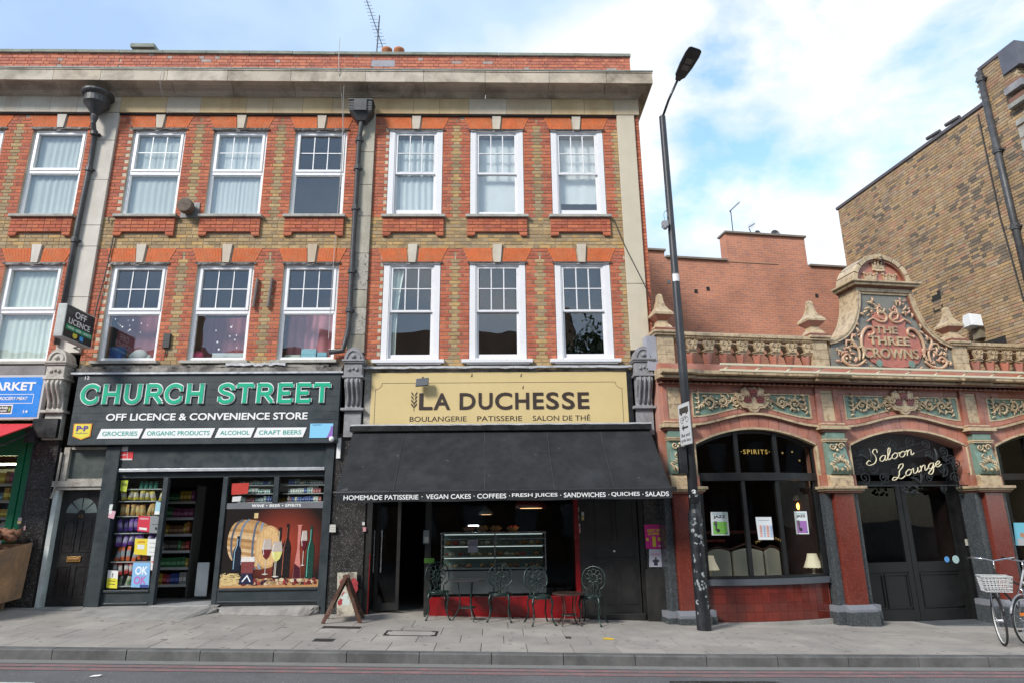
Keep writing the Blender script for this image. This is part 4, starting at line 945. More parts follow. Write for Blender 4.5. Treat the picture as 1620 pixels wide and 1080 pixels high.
for i in range(nb):
 v0, v1 = -1 + 2 * i / nb, -1 + 2 * (i + 1) / nb; c = rr.choice([(.50, .30, .13), (.40, .22, .09), (.58, .38, .19), (.34, .18, .07), (.62, .44, .25)])
 top = [barrel(u / 6, v0) for u in range(7)]; bot = [barrel(u / 6, v1) for u in range(6, -1, -1)]
 bulge = lambda p, u: (p[0] - .22 * math.sqrt(max(0, 1 - min(1, abs(u)) ** 2)) * 0, p[1])
 q.prism([(x - .20 * math.sqrt(max(0, 1 - v0 * v0)) * (1 - k / 6), z) for k, (x, z) in enumerate(top)] + [(x - .20 * math.sqrt(max(0, 1 - v1 * v1)) * (k / 6), z) for k, (x, z) in enumerate(bot)], Y0 - .0030 - .00003 * i, Y0 - .0026, col=c)
q.build('barrel', PT, pos_)
q = MB()
for (u, c) in ((.10, (.09, .10, .13)), (.30, (.16, .22, .30)), (.62, (.10, .13, .18)), (.78, (.22, .30, .40)), (.95, (.08, .09, .12))):
 pts = [(barrel(u, v / 10)[0] - .20 * math.sqrt(max(0, 1 - (v / 10) ** 2)) * (1 - u), barrel(u, v / 10)[1]) for v in range(-10, 11)]; q.ribbon(pts, .035, Y0 - .0042 - u * .0003, Y0 - .0038, col=c)
q.build('barrel_hoop', PT, pos_)
q = MB()
ex_ = [(-3.98 + .235 * math.cos(math.radians(a)), 1.235 + .36 * math.sin(math.radians(a))) for a in range(0, 360, 12)]; q.prism(ex_, Y0 - .0054, Y0 - .005, col=(.55, .34, .16))
q.prism([(-3.98 + .20 * math.cos(math.radians(a)), 1.235 + .32 * math.sin(math.radians(a))) for a in range(0, 360, 12)], Y0 - .006, Y0 - .0055, col=(.66, .43, .20))
for k in range(-3, 4): q.box(-3.98 + k * .05 - .0015, -3.98 + k * .05 + .0015, Y0 - .0064, Y0 - .0061, 1.235 - .3 * math.sqrt(1 - (k / 4.2) ** 2), 1.235 + .3 * math.sqrt(1 - (k / 4.2) ** 2), col=(.38, .20, .08))
q.box(-4.27, -4.20, Y0 - .0052, Y0 - .005, 1.72, 1.81, col=(.60, .45, .22)); q.build('barrel_head', PT, pos_)
def bottle_p(x, z0, h, w, c, hl, k=6):
 q = MB(); y1 = Y0 - .0066 - .0011 * (k - 6); y0 = y1 - .0004
 q.prism([(x - w, z0), (x + w, z0), (x + w, z0 + h * .55), (x + w * .8, z0 + h * .64), (x + w * .32, z0 + h * .72), (x + w * .30, z0 + h), (x - w * .30, z0 + h), (x - w * .32, z0 + h * .72), (x - w * .8, z0 + h * .64), (x - w, z0 + h * .55)], y0, y1, col=c)
 q.ribbon([(x - w * .62, z0 + .03), (x - w * .62, z0 + h * .55), (x - w * .15, z0 + h * .74), (x - w * .15, z0 + h * .93)], w * .16, y0 - .0004, y0 - .0001, col=hl)
 q.build('bottle', PT, pos_)
bottle_p(-3.66, .72, .90, .075, (.012, .010, .010), (.35, .10, .06), 6); bottle_p(-3.79, .70, .86, .085, (.015, .012, .012), (.45, .40, .30), 5); bottle_p(-3.24, .70, .88, .065, (.01, .05, .035), (.15, .5, .42), 6); bottle_p(-4.51, .84, .58, .07, (.01, .015, .03), (.3, .5, .65), 7)
q = MB(); q.prism([(-3.52, .70), (-3.38, .70), (-3.40, .95), (-3.43, 1.2), (-3.42, 1.58), (-3.40, 1.60), (-3.50, 1.60), (-3.48, 1.58), (-3.47, 1.2), (-3.50, .95)], Y0 - .008, Y0 - .0076, col=(.55, .20, .17)); q.prism([(-3.515, .705), (-3.385, .705), (-3.40, .88), (-3.50, .95)], Y0 - .0086, Y0 - .0082, col=(.06, .01, .02)); q.build('decanter', PT, pos_)
def glass_p(x, z, w, wine, k):
 q = MB(); y = Y0 - .0095 - k * .001
 q.prism([(x - w * .75, z + .34), (x - w, z + .18), (x - w * .6, z + .05), (x, z), (x + w * .6, z + .05), (x + w, z + .18), (x + w * .75, z + .34)], y - .0004, y, col=(.46, .40, .36))
 q.prism([(x - w, z + .17), (x - w * .6, z + .05), (x, z), (x + w * .6, z + .05), (x + w, z + .17)], y - .0009, y - .0005, col=wine)
 q.box(x - .006, x + .006, y - .0004, y, z - .24, z, col=(.55, .5, .45)); q.prism([(x - w * .7, z - .24), (x, z - .225), (x + w * .7, z - .24), (x, z - .255)], y - .0009, y - .0005, col=(.6, .55, .5))
 q.ribbon([(x - w * .6, z + .31), (x - w * .8, z + .19), (x - w * .5, z + .08)], .008, y - .0014, y - .001, col=(.85, .85, .85)); q.build('wine_glass', PT, pos_)
glass_p(-4.0, 1.02, .085, (.13, .015, .02), 0); glass_p(-3.82, .98, .095, (.62, .60, .20), 1); glass_p(-3.36, 1.16, .055, (.10, .01, .02), 2)
q = MB(); q.prism([(-4.40, .68), (-4.22, .68), (-4.20, .95), (-4.19, 1.02), (-4.43, 1.02), (-4.42, .95)], Y0 - .009, Y0 - .0085, col=(.20, .05, .05)); q.prism([(-4.43, .99), (-4.19, .99), (-4.2, 1.07), (-4.42, 1.07)], Y0 - .0098, Y0 - .0092, col=(.72, .68, .66)); q.prism([(-4.44, .62), (-4.18, .62), (-4.22, .80), (-4.40, .80)], Y0 - .0104, Y0 - .01, col=(.02, .02, .05)); q.ribbon([(-4.38, .66), (-4.30, .76), (-4.24, .66)], .02, Y0 - .011, Y0 - .0105, col=(.8, .85, .9)); q.build('jar_and_mug', PT, pos_)
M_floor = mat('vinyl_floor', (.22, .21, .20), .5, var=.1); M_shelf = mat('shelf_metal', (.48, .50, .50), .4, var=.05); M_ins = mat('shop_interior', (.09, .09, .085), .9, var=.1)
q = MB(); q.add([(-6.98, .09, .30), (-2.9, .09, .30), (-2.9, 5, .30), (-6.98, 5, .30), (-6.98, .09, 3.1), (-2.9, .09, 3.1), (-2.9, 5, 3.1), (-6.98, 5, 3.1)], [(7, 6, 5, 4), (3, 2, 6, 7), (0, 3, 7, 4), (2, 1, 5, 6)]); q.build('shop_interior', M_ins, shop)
q = MB(); q.box(-6.98, -2.9, .1, 5, .26, .30); q.build('shop_floor', M_floor, shop)
GOODS = mat('goods', rough=.55, tint=True, var=.1, vscale=30, fine=.1)
PALG = [(.45, .04, .04), (.05, .10, .40), (.55, .40, .05), (.5, .5, .48), (.06, .25, .10), (.30, .08, .20), (.25, .12, .05), (.08, .06, .06), (.45, .20, .05), (.15, .30, .40)]
def goods(q, x0, x1, y0, y1, z, h, seed, pal=PALG, w=(.05, .10)):
 rr = random.Random(seed); x = x0
 while x < x1 - .05:
  ww = rr.uniform(*w); hh = h * rr.uniform(.6, .95); c = rr.choice(pal); n = rr.choice([1, 2, 3])
  for _ in range(n):
   if x + ww > x1: break
   q.box(x + .003, x + ww - .003, y0 + rr.uniform(0, .03), y1, z, z + hh, col=c); q.box(x + .006, x + ww - .006, y0 - .001, y0 + .028, z + hh * .3, z + hh * .6, col=tuple(min(1, v * 2 + .1) for v in c)); x += ww
def shelving(label, x0, x1, y0, y1, z0, levels, h, seed, hood=False, pal=PALG):
 t = thing('shop_shelving', label, 'shelving', ((x0 + x1) / 2, (y0 + y1) / 2, .3)); q = MB(); q.box(x0 - .03, x0, y0, y1, .3, z0 + levels * h); q.box(x1, x1 + .03, y0, y1, .3, z0 + levels * h); q.box(x0, x1, y1 - .03, y1, .3, z0 + levels * h); q.build('carcass', M_ins, t)
 g_ = MB()
 for k in range(levels):
  q = MB(); q.box(x0, x1, y0, y1 - .03, z0 + k * h - .025, z0 + k * h); q.box(x0, x1, y0 - .012, y0, z0 + k * h - .035, z0 + k * h + .012); q.build('shelf', M_shelf, t); goods(g_, x0 + .02, x1 - .02, y0 + .02, y0 + .2, z0 + k * h + .001, h - .05, seed * 10 + k, pal)
 if hood: q = MB(); q.box(x0 - .03, x1 + .03, y0 - .12, y1, z0 + levels * h, z0 + levels * h + .16); q.build('hood', M_shelf, t)
 s_ = single(g_, 'shelf_goods', GOODS, 'rows of packets and tins on the ' + label, 'groceries', tint=True, kind='stuff'); return t
shelving('open chiller shelves seen through the off licence doorway', -5.30, -3.9, 2.1, 2.7, .72, 6, .26, 3, hood=True, pal=[tuple(v * .6 for v in c) for c in PALG])
shelving('dark side shelves just inside the open doorway', -6.6, -5.75, .95, 1.3, .55, 6, .3, 4, pal=[tuple(v * .6 for v in c) for c in PALG])
for (a, c, w_) in ((-4.72, -4.02, 'left'), (-3.84, -3.10, 'right')):
 t = thing('display_shelf', 'narrow shelves of small boxes behind the %s upper pane above the barrel poster' % w_, 'shelving', ((a + c) / 2, .2, 1.99)); g_ = MB()
 for k in range(3):
  q = MB(); q.box(a, c, .12, .32, 1.99 + k * .15, 2.005 + k * .15); q.build('shelf', M_shelf, t)
  goods(g_, a + .08, c - .02, .14, .28, 2.006 + k * .15, .11, 30 + k + int(a * 10), pal=[(.5, .55, .5), (.6, .62, .6), (.30, .42, .40), (.08, .12, .3), (.35, .12, .12), (.2, .25, .25), (.45, .45, .35)], w=(.03, .06))
 g_.build('small_boxes', GOODS, t, tint=True, kind='stuff')
sheet('notice', [(366, 782), (392, 780), (394, 763), (367, 764)], .005, mat('red_card', (.45, .03, .02), .5), 'red notice in the small window above the barrel poster', 'notice')
sheet('notice', [(367, 806), (383, 805), (384, 796), (367, 797)], .005, mat('lime_card', (.12, .55, .08), .5), 'small bright green notice above the barrel poster', 'notice')
sheet('notice', [(367, 793), (380, 792), (382, 784), (368, 785)], .005, mat('white_card', (.6, .6, .6), .5), 'white and pink sticker between the red and green notices', 'notice')
M_tube = mat('lit_tube', (1, 1, 1), .5, var=0, emit=(.95, 1, 1), es=6)
for (a, c, yy) in ((-4.9, -4.45, 2.2), (-3.75, -3.2, 2.2)):
 q = MB(); q.box(a, c, yy, yy + .06, 2.88, 2.91); single(q, 'strip_light', M_tube, 'lit ceiling tube inside the off licence, ' + ('left' if a < -4 else 'right') + ' one', 'light')
def packet_mesh(w, h, col, col2):
 q = MB(); n = 5; vs = []; fs = []
 for i in range(n + 1):
  for j in range(5):
   u = j / 4; v = i / n; b_ = math.sin(math.pi * u) * math.sin(math.pi * v) ** .6 * .03; vs.append(((u - .5) * w, -b_, v * h))
 for i in range(n):
  for j in range(4): fs.append((i * 5 + j, i * 5 + j + 1, i * 5 + j + 6, i * 5 + j + 5))
 q.add(vs, fs, col);
 for k in (2, 3):
  for j in range(5): q.c[k * 5 + j] = col2
 return q.mesh('crisp_packet', GOODS, tint=True, smooth=True)
prow = [(2.06, [(.55, .45, .06), (.6, .55, .5)], 'upright snack tubes on the second shelf of the off licence window', 'white and yellow', 7, .17),
  (1.80, [(.50, .27, .08), (.6, .45, .2)], 'brown and gold crisp packets on the third shelf of the off licence window', '', 8, .20),
  (1.53, [(.10, .03, .30), (.35, .25, .5)], 'purple crisp packets in the upper purple row of the off licence window', '', 8, .21),
  (1.28, [(.13, .03, .28), (.45, .4, .6)], 'purple crisp packets in the lower purple row of the off licence window', '', 7, .21),
  (1.03, [(.60, .12, .03), (.35, .40, .45)], 'orange and grey crisp packets hanging in the off licence window', '', 6, .24),
  (.80, [(.42, .03, .03), (.6, .55, .55)], 'red and white crisp packets hanging in the off licence window', '', 7, .22),
  (.62, [(.45, .45, .36), (.2, .3, .15)], 'pale green crisp packets on the lowest row of the off licence window', '', 5, .17)]
for z, (c1, c2), lb, _, n, h in prow:
 me = packet_mesh(.088, h, c1, c2)
 wd = .70 if n > 6 else .56
 for i in range(n):
  o = put('crisp_packet', me, None, (-6.64 + wd * i / (n - .3), .10 + R.uniform(-.015, .015), z + R.uniform(-.02, .015)), rot=(R.uniform(-.15, .15), R.uniform(-.28, .28), R.uniform(-.6, .6)))
  o['label'] = lb; o['category'] = 'crisp packet'; o['group'] = lb
rk = thing('display_rack', 'wire shelves in the left window of the off licence', 'rack', (-6.33, .15, .56))
for z in (2.26, 2.05, 1.79, 1.5, 1.02, .62): q = MB(); q.box(-6.70, -5.98, .04, .30, z - .02, z - .004); q.build('shelf', M_shelf, rk)
q = MB(); q.box(-6.7, -5.98, .31, .33, .56, 2.4); q.build('back_panel', M_ins, rk)
for i in range(4): q = MB(); q.lathe([(.03, 0), (.035, .02), (.035, .10), (.025, .12), (.028, .13)], -6.4 + i * .085, .16, 8, 2.262); single(q, 'tin', mat('green_tin', (.08, .30, .22), .4), 'green tins on the top shelf of the off licence window', 'tin', group='green tins on the top shelf of the window')
M_water = mat('water_bottle', (.25, .42, .55), .12, var=.1, spec=.8)
q = MB(); q.lathe([(.04, 0), (.042, .03), (.038, .08), (.042, .14), (.03, .20), (.012, .235), (.014, .26)], 0, 0, 8, 0); wm_ = q.mesh('water_bottle', M_water, smooth=True)
for k in range(2):
 for i in range(9):
  for j in range(2):
   o = put('water_bottle', wm_, None, (-5.22 + i * .088, 1.15 + j * .09, .305 + k * .27)); o['label'] = 'clear blue water bottles stacked on the floor inside the off licence doorway'; o['category'] = 'bottle'; o['group'] = 'water bottles stacked inside the doorway'
q = MB(); q.box(-5.50, -5.28, .75, .78, .36, .95); single(q, 'white_board', mat('white_board', (.62, .65, .66), .5, var=.08), 'blank white board standing inside the open doorway beside the water bottles', 'board', bevel=.01)
yg = .004
def poster(label, px, col, prints=(), cat='poster', name='poster'):
 o = sheet(name, px, yg, mat('paper_%.2f_%.2f_%.2f' % col, col, .6, var=.03), label, cat)
 for i, (body, u0, u1, v0, v1, c2, bold) in enumerate(prints):
  P = [at(a, b, yg) for a, b in px]
  def lp(u, v):
   x = (P[0][0] * (1 - u) + P[1][0] * u) * (1 - v) + (P[3][0] * (1 - u) + P[2][0] * u) * v; z = (P[0][1] * (1 - u) + P[1][1] * u) * (1 - v) + (P[3][1] * (1 - u) + P[2][1] * u) * v; return x, z
  q = MB(); yy = yg - .003 - i * .0008
  if body is None: q.prism([lp(u0, v0), lp(u1, v0), lp(u1, v1), lp(u0, v1)], yy, yy + .0006)
  else:
   a, b = lp(u0, v0), lp(u1, v1); text(q, body, a[0], b[0], a[1], b[1], yy, .0006, bold=bold)
  q.build('print' if body is None else 'lettering', mat('ink_%.2f_%.2f_%.2f' % c2, c2, .6, var=0), o)
 return o
K_, Wt = (.02, .02, .02), (.75, .75, .75)
poster('red sheet in the off licence window beside the purple packets', [(217, 839), (236, 841), (238, 816), (219, 815)], (.55, .02, .05), [('menu', .15, .85, .75, .9, Wt, 0), (None, .15, .8, .1, .25, (.7, .7, .7), 0)])
poster('grey metal cabinet front beside the red sheet in the off licence window', [(236, 842), (253, 843), (256, 816), (238, 816)], (.22, .24, .25), [(None, .2, .8, .5, .53, K_, 0), (None, .5, .7, .2, .35, K_, 0)], 'panel', 'metal_panel')
poster('yellow and white double sheet in the off licence window', [(212, 876), (251, 879), (252, 852), (214, 851)], (.70, .72, .70), [(None, .0, .52, 0, 1, (.68, .55, .03), 0), (None, .12, .40, .35, .62, (.65, .68, .7), 0), ('sale', .12, .42, .75, .88, (.6, .05, .02), .01), (None, .6, .95, .2, .22, (.35, .35, .35), 0), (None, .6, .95, .5, .52, (.35, .35, .35), 0), (None, .6, .95, .75, .77, (.35, .35, .35), 0)])
poster('blue poster with large pale letters low in the off licence window', [(207, 928), (235, 929), (238, 889), (211, 889)], (.22, .45, .72), [('OK', .15, .9, .5, .85, (.75, .8, .85), .03), ('OK', .12, .85, .12, .46, (.45, .15, .45), .03), (None, .5, .98, .0, .12, (.03, .06, .25), 0)])
poster('yellow and white warning sign with a black triangle in the off licence window', [(168, 929), (185, 930), (187, 902), (171, 901)], (.72, .72, .70), [(None, 0, 1, 0, .52, (.72, .66, .04), 0), (None, .2, .8, .2, .24, K_, 0), (None, .2, .8, .38, .42, K_, 0), ('!', .45, .55, .62, .85, K_, .02), (None, .15, .85, .53, .57, (.7, .62, .04), 0)], 'sign', 'warning_sign')
poster('lime green card at the top of the off licence window', [(190, 776), (200, 777), (203, 759), (192, 759)], (.45, .55, .05), [('50p', .1, .9, .4, .8, K_, .01)], 'notice', 'notice')
poster('light blue leaflet at the top right of the left off licence window', [(244, 813), (256, 813), (258, 794), (247, 793)], (.35, .58, .68), [(None, 0, 1, 0, .25, (.75, .8, .8), 0)])
poster('small round no smoking sticker and white tag on the window edge', [(238, 901), (246, 902), (248, 879), (239, 879)], (.70, .68, .70), [(None, .1, .9, .55, .65, (.6, .1, .1), 0)], 'sticker', 'sticker')
yg = -.06
poster('red and white alarm plates under the left end of the slate fascia', [(187, 727), (210, 727), (211, 714), (188, 714)], (.60, .03, .04), [(None, .05, .95, 0, .18, (.6, .6, .6), 0), (None, .6, .63, .0, 1, (.6, .6, .6), 0), ('ALARM', .1, .55, .55, .7, Wt, .01)], 'sign', 'alarm_sign')
poster('small white plate above the red alarm plates', [(189, 713), (202, 713), (203, 706), (190, 706)], (.6, .6, .62), (), 'sign', 'plate')
yg = -.11
poster('white notice card on the slate post beside the wine poster', [(521, 841), (531, 841), (531, 829), (522, 829)], (.55, .55, .50), [(None, .2, .8, .3, .35, (.3, .3, .3), 0), (None, .2, .8, .6, .65, (.3, .3, .3), 0)], 'notice', 'notice')
poster('entry sticker cluster on the slate post beside the black door', [(171, 818), (180, 820), (183, 808), (173, 806)], (.62, .35, .42), [(None, .0, .45, .55, 1, (.7, .7, .7), 0)], 'sticker', 'sticker')
poster('upper pale sticker on the slate post beside the black door', [(172, 806), (177, 806), (179, 797), (174, 797)], (.60, .65, .62), (), 'sticker', 'sticker')
q = MB(); q.lathe([(.012, 0), (.014, .02), (.008, .04)], 0, 0, 8, 0);
dr = thing('street_door', 'black panelled street door with a fan light and brass letter flap', 'door', (-7.37, .1, .29)); yd = .10
q = MB(); q.box(-7.745, -6.985, yd, yd + .045, .29, 2.24); q.build('door_leaf', M_sblack, dr, bevel=.003)
for (a, b, c, d) in ((-7.64, -7.41, 1.18, 1.74), (-7.33, -7.09, 1.18, 1.74), (-7.64, -7.41, .42, .96), (-7.33, -7.09, .42, .96)):
 q = MB(); f_ = .022
 q.box(a, b, yd - .012, yd, d - f_, d); q.box(a, b, yd - .012, yd, c, c + f_); q.box(a, a + f_, yd - .012, yd, c + f_, d - f_); q.box(b - f_, b, yd - .012, yd, c + f_, d - f_); q.box(a + .05, b - .05, yd - .006, yd, c + .05, d - .05); q.build('raised_panel', M_sblack, dr)
cx_, cz_ = -7.365, 1.84
for k in range(4):
 a0, a1 = k * 45 + 3, k * 45 + 42; pts = [(cx_ + .07 * math.cos(math.radians(a0)), cz_ + .07 * math.sin(math.radians(a0)))] + [(cx_ + .27 * math.cos(math.radians(a0 + (a1 - a0) * i / 6)), cz_ + .27 * math.sin(math.radians(a0 + (a1 - a0) * i / 6))) for i in range(7)] + [(cx_ + .07 * math.cos(math.radians(a1)), cz_ + .07 * math.sin(math.radians(a1)))]
 q = MB(); q.prism(pts, yd - .004, yd - .001); q.build('fan_light_pane', mat('dusty_glass', (.16, .20, .19), .25, var=.2), dr)
M_brass = mat('brass', (.30, .17, .06), .45, metal=.7, var=.2)
q = MB(); q.box(-7.49, -7.25, yd - .018, yd, 1.02, 1.11); q.box(-7.46, -7.28, yd - .024, yd - .018, 1.045, 1.085); q.build('letter_flap', M_brass, dr, bevel=.003)
q = MB(); text(q, '12', -7.40, -7.33, 1.775, 1.82, yd, .004, bold=.01); q.build('door_number', M_brass, dr)
en = thing('door_surround', 'peeling pale frame and dusty fanlight window around the black street door', 'door frame', (-7.4, 0, .29))
M_peel = mat('peeling_paint', (.40, .38, .34), .8, var=.15, fine=.2, bump=.4, dirt=(.14, .11, .08), dirt_amt=.8, dscale=6)
q = MB(); q.box(-7.82, -6.985, -.05, .12, 2.245, 2.30); q.box(-7.86, -6.985, -.08, .12, 2.30, 2.40); q.build('lintel', M_peel, en, bevel=.004)
q = MB(); q.prism([(-7.83, .29), (-7.75, .29), (-7.75, 2.245), (-7.83, 2.245)], -.03, .11); q.build('door_jamb', mat('pale_jamb', (.60, .66, .64), .6, var=.08, dirt=(.30, .25, .22), dirt_amt=.5, dscale=4), en)
q = MB(); q.box(-7.75, -6.985, -.02, .16, .26, .29); q.build('door_step', M_conc, en)
q = MB(); q.box(-7.76, -7.66, -.04, .12, 2.40, 3.0); q.box(-7.66, -6.98, -.02, .1, 2.40, 2.44); q.box(-7.66, -6.98, -.02, .1, 2.96, 3.0); q.build('fanlight_frame', M_peel, en)
q = MB(); q.box(-7.66, -6.985, .03, .036, 2.44, 2.96); q.build('fanlight_pane', mat('dusty_pane', (.075, .09, .085), .18, var=.25, dirt=(.13, .14, .13), dirt_amt=.6, dscale=4), en)
cable('cable', [(-7.78, -.07, 2.9), (-7.78, -.08, 2.5), (-7.80, -.06, 2.3), (-7.85, -.05, 2.1)], .02, M_peel, 'pale conduit beside the dusty fanlight of the black door')
for (a, b, lb, yy, zt) in ((-8.30, -7.87, 'speckled black granite pilaster between the green framed market and the black street door', -.05, 3.5), (-2.90, -2.30, 'speckled black granite pilaster between the off licence and the bakery', -.06, 3.2), (2.68, 3.02, 'dark granite pilaster between the bakery and the red tiled pub', -.06, 3.2)):
 t = thing('granite_pilaster', lb, 'pilaster', ((a + b) / 2, 0, gz((a + b) / 2, 0))); z = gz((a + b) / 2, 0) - .1; k = 0
 while z < zt - .05:
  e = min(zt, z + 1.02); q = MB(); q.box(a, b, yy, .10, z + .002, e - .002); q.build('granite_slab', M_granite, t, bevel=.003); z = e
q = MB(); q.box(-7.87, -7.83, -.02, .10, .15, 3.0); single(q, 'corner_strip', M_sblack, 'black strip between the granite pilaster and the pale door jamb', 'trim')
q = MB(); q.box(-2.86, -2.79, -.12, -.02, 2.75, 3.12); single(q, 'notice_board', M_white, 'plain white upright panel at the right end of the slate shopfront', 'panel')
sg = thing('fascia_sign', 'blue supermarket fascia cut off by the left edge of the picture', 'sign', (-9.6, -.1, 3.5)); q = MB(); q.box(-11.4, -8.265, -.12, -.0, 3.50, 4.32); q.build('board', mat('sign_edge', (.5, .5, .52), .5, var=.05), sg, bevel=.004)
q = MB(); q.box(-11.36, -8.305, -.124, -.12, 3.54, 4.28); q.build('sign_face', mat('sign_blue', (.01, .22, .72), .4, var=.04), sg)
q = MB(); text(q, 'SUPERMARKET', -10.02, -8.42, 4.03, 4.19, -.125, .004, bold=.03, shear=.0); text(q, 'TURKISH INTERNATIONAL GREEN GROCERY MEAT', -10.25, -8.52, 3.855, 3.915, -.125, .003, bold=.02, shear=.2); text(q, '14', -8.56, -8.48, 3.615, 3.67, -.125, .003, bold=.02); q.build('lettering', M_white, sg)
q = MB()
for (a, b, c, d) in ((-11.3, -8.42, 3.955, 3.965), (-11.3, -8.42, 3.79, 3.80), (-8.43, -8.42, 3.80, 3.955)): q.box(a, b, -.1262, -.124, c, d)
q.build('outline', M_white, sg)
for (a, b, c) in ((-9.09, -8.76, (.03, .04, .03)), (-9.6, -9.2, (.7, .7, .72))):
 q = MB(); q.box(a, b, -.1265, -.124, 3.60, 3.77); o = q.build('logo_panel', M_white, sg); q = MB(); q.box(a + .02, b - .02, -.128, -.1266, 3.62, 3.75); q.build('logo_face', mat('logo_%.2f' % c[0], c, .5, var=0), o)
 if c[0] < .1: q = MB(); text(q, 'Turkish', a + .04, b - .08, 3.69, 3.74, -.1282, .001, bold=.02); text(q, 'Royal', a + .05, b - .1, 3.63, 3.68, -.1282, .001, bold=.02); q.build('lettering', M_white, o); q = MB(); q.prism([(b - .06, 3.64), (b - .035, 3.66), (b - .04, 3.73), (b - .065, 3.70)], -.129, -.1282); q.build('leaf_mark', mat('leaf', (.4, .55, .05)), o)
aw = thing('awning', 'red fabric awning of the market with folding arms, at the left edge', 'awning', (-9.4, -.1, 3.4)); q = MB()
q.add([(-11.4, -.12, 3.42), (-8.30, -.12, 3.42), (-8.30, -1.35, 2.92), (-11.4, -1.35, 2.92), (-11.4, -.12, 3.40), (-8.30, -.12, 3.40), (-8.30, -1.35, 2.90), (-11.4, -1.35, 2.90)], [(3, 2, 1, 0), (4, 5, 6, 7), (1, 2, 6, 5), (2, 3, 7, 6)]); q.build('canopy', mat('red_canvas', (.55, .025, .03), .75, var=.08), aw)
q = MB(); q.box(-11.4, -8.28, -1.37, -1.33, 2.86, 2.94); q.build('front_bar', M_al, aw)
q = MB(); q.tube([(-8.33, -.1, 3.28), (-8.36, -.7, 2.98), (-8.34, -1.3, 2.9)], .018, 6); q.build('arm', M_al, aw)
q = MB(); q.box(-8.40, -8.22, -.2, -.06, 3.08, 3.34); q.build('bracket', M_black, aw)
q = MB(); q.box(-8.30, -7.86, -.20, -.04, 3.16, 3.50); single(q, 'shutter_box', M_sblack, 'black box above the granite pilaster beside the red awning', 'box')
mk = thing('shopfront', 'green framed market shopfront at the left edge', 'shopfront', (-9.6, 0, .33)); M_gfr = mat('green_paint', (.0, .13, .055), .35, var=.1, fine=.05)
q = MB(); q.box(-8.56, -8.44, -.06, .06, .3, 3.4); q.box(-8.42, -8.30, -.05, .06, .3, 3.4); q.box(-11.4, -8.56, -.04, .05, 2.86, 3.4); q.box(-8.44, -8.42, -.03, .06, .3, 3.4); q.build('green_frame', M_gfr, mk, bevel=.004)
q = MB(); q.box(-8.32, -8.295, -.06, .05, .3, 3.4); q.build('edge_strip', M_slate, mk)
q = MB(); q.add([(-12.4, .06, .30), (-8.3, .06, .30), (-8.3, 5, .30), (-12.4, 5, .30), (-12.4, .06, 3.45), (-8.3, .06, 3.45), (-8.3, 5, 3.45), (-12.4, 5, 3.45)], [(7, 6, 5, 4), (3, 2, 6, 7), (0, 3, 7, 4), (2, 1, 5, 6), (0, 1, 2, 3)]); q.build('shop_interior', mat('warm_interior', (.22, .17, .11), .9), mk)
q = MB(); q.box(-12.4, -8.56, .012, .018, 1.1, 2.86); q.build('window_glass', M_glassS, mk)
shelving('market window shelves seen under the red awning', -11.0, -8.62, .35, .7, 1.18, 5, .3, 9)
for (y_, z_) in ((.5, 2.74), (.9, 2.78)):
 q = MB(); q.box(-10.8, -8.66, y_, y_ + .05, z_, z_ + .03); single(q, 'strip_light', mat('yellow_tube', (1, 1, .8), .5, var=0, emit=(1, .95, .55), es=6), ('near' if y_ < .6 else 'far') + ' lit yellowish tube inside the market window', 'light')
yg = -.062
poster('small cluster of stickers on the green market frame', [(27, 828), (33, 828), (35, 818), (29, 818)], (.45, .35, .40), [(None, 0, 1, .1, .4, (.6, .55, .1), 0)], 'sticker', 'sticker')
poster('lone pale sticker on the outer green post', [(37, 838), (40, 838), (41, 831), (38, 831)], (.55, .35, .35), (), 'sticker', 'sticker')
bn = thing('produce_bin', 'weathered plywood bin heaped with brown yams at the left edge', 'bin', (-8.9, -.9, gz(-8.9, -.9)))
M_ply = mat('plywood', (.46, .26, .13), .8, var=.25, vscale=2.5, fine=.15, fscale=40, bump=.3, dirt=(.16, .12, .10), dirt_amt=.8, dscale=2.2, dlo=.4, dhi=.65)
def quadbox(pts, th, nm, m, root):   # thick panel from a quad in space
 P = [Vector(p) for p in pts]; n_ = (P[1] - P[0]).cross(P[3] - P[0]).normalized() * th; q = MB(); q.add([tuple(p) for p in P] + [tuple(p + n_) for p in P], [(3, 2, 1, 0), (4, 5, 6, 7), (0, 1, 5, 4), (1, 2, 6, 5), (2, 3, 7, 6), (3, 0, 4, 7)]); return q.build(nm, m, root)
quadbox([(-8.02, -.12, .46), (-8.12, -1.9, .30), (-8.10, -1.9, 1.06), (-7.98, -.12, 1.36)], .02, 'side_panel', M_ply, bn)
quadbox([(-8.12, -1.9, .36), (-10.4, -1.9, .40), (-10.4, -1.9, 1.06), (-8.10, -1.9, 1.06)], .02, 'front_panel', M_ply, bn)
quadbox([(-10.4, -.12, .46), (-8.02, -.12, .46), (-7.98, -.12, 1.34), (-10.4, -.12, 1.34)], .02, 'back_panel', M_ply, bn)
quadbox([(-8.05, -.12, 1.16), (-8.12, -1.88, .92), (-10.4, -1.88, .92), (-10.4, -.12, 1.16)], .01, 'floor_panel', M_ply, bn)
q = MB(); q.box(-8.25, -8.17, -.35, -.27, gz(-8.2, -.3) - .02, .46); q.build('leg', M_ply, bn); q = MB(); q.box(-8.3, -8.22, -1.7, -1.62, gz(-8.3, -1.7), .36); q.build('leg', M_ply, bn)
M_yam = mat('yam_skin', (.20, .095, .055), .9, var=.3, vscale=12, fine=.2, bump=.6, objrand=.3)
ym = []
for k in range(4):
 q = MB(); rr = random.Random(k); n = 8; pts = [(math.sin(i * .7 + k) * .02, math.cos(i * .9) * .015, i * .03 - .1) for i in range(n)]; q.tube(pts, [.02, .045, .062, .066, .06, .062, .045, .02], 9); ym.append(q.mesh('yam', M_yam, smooth=True))
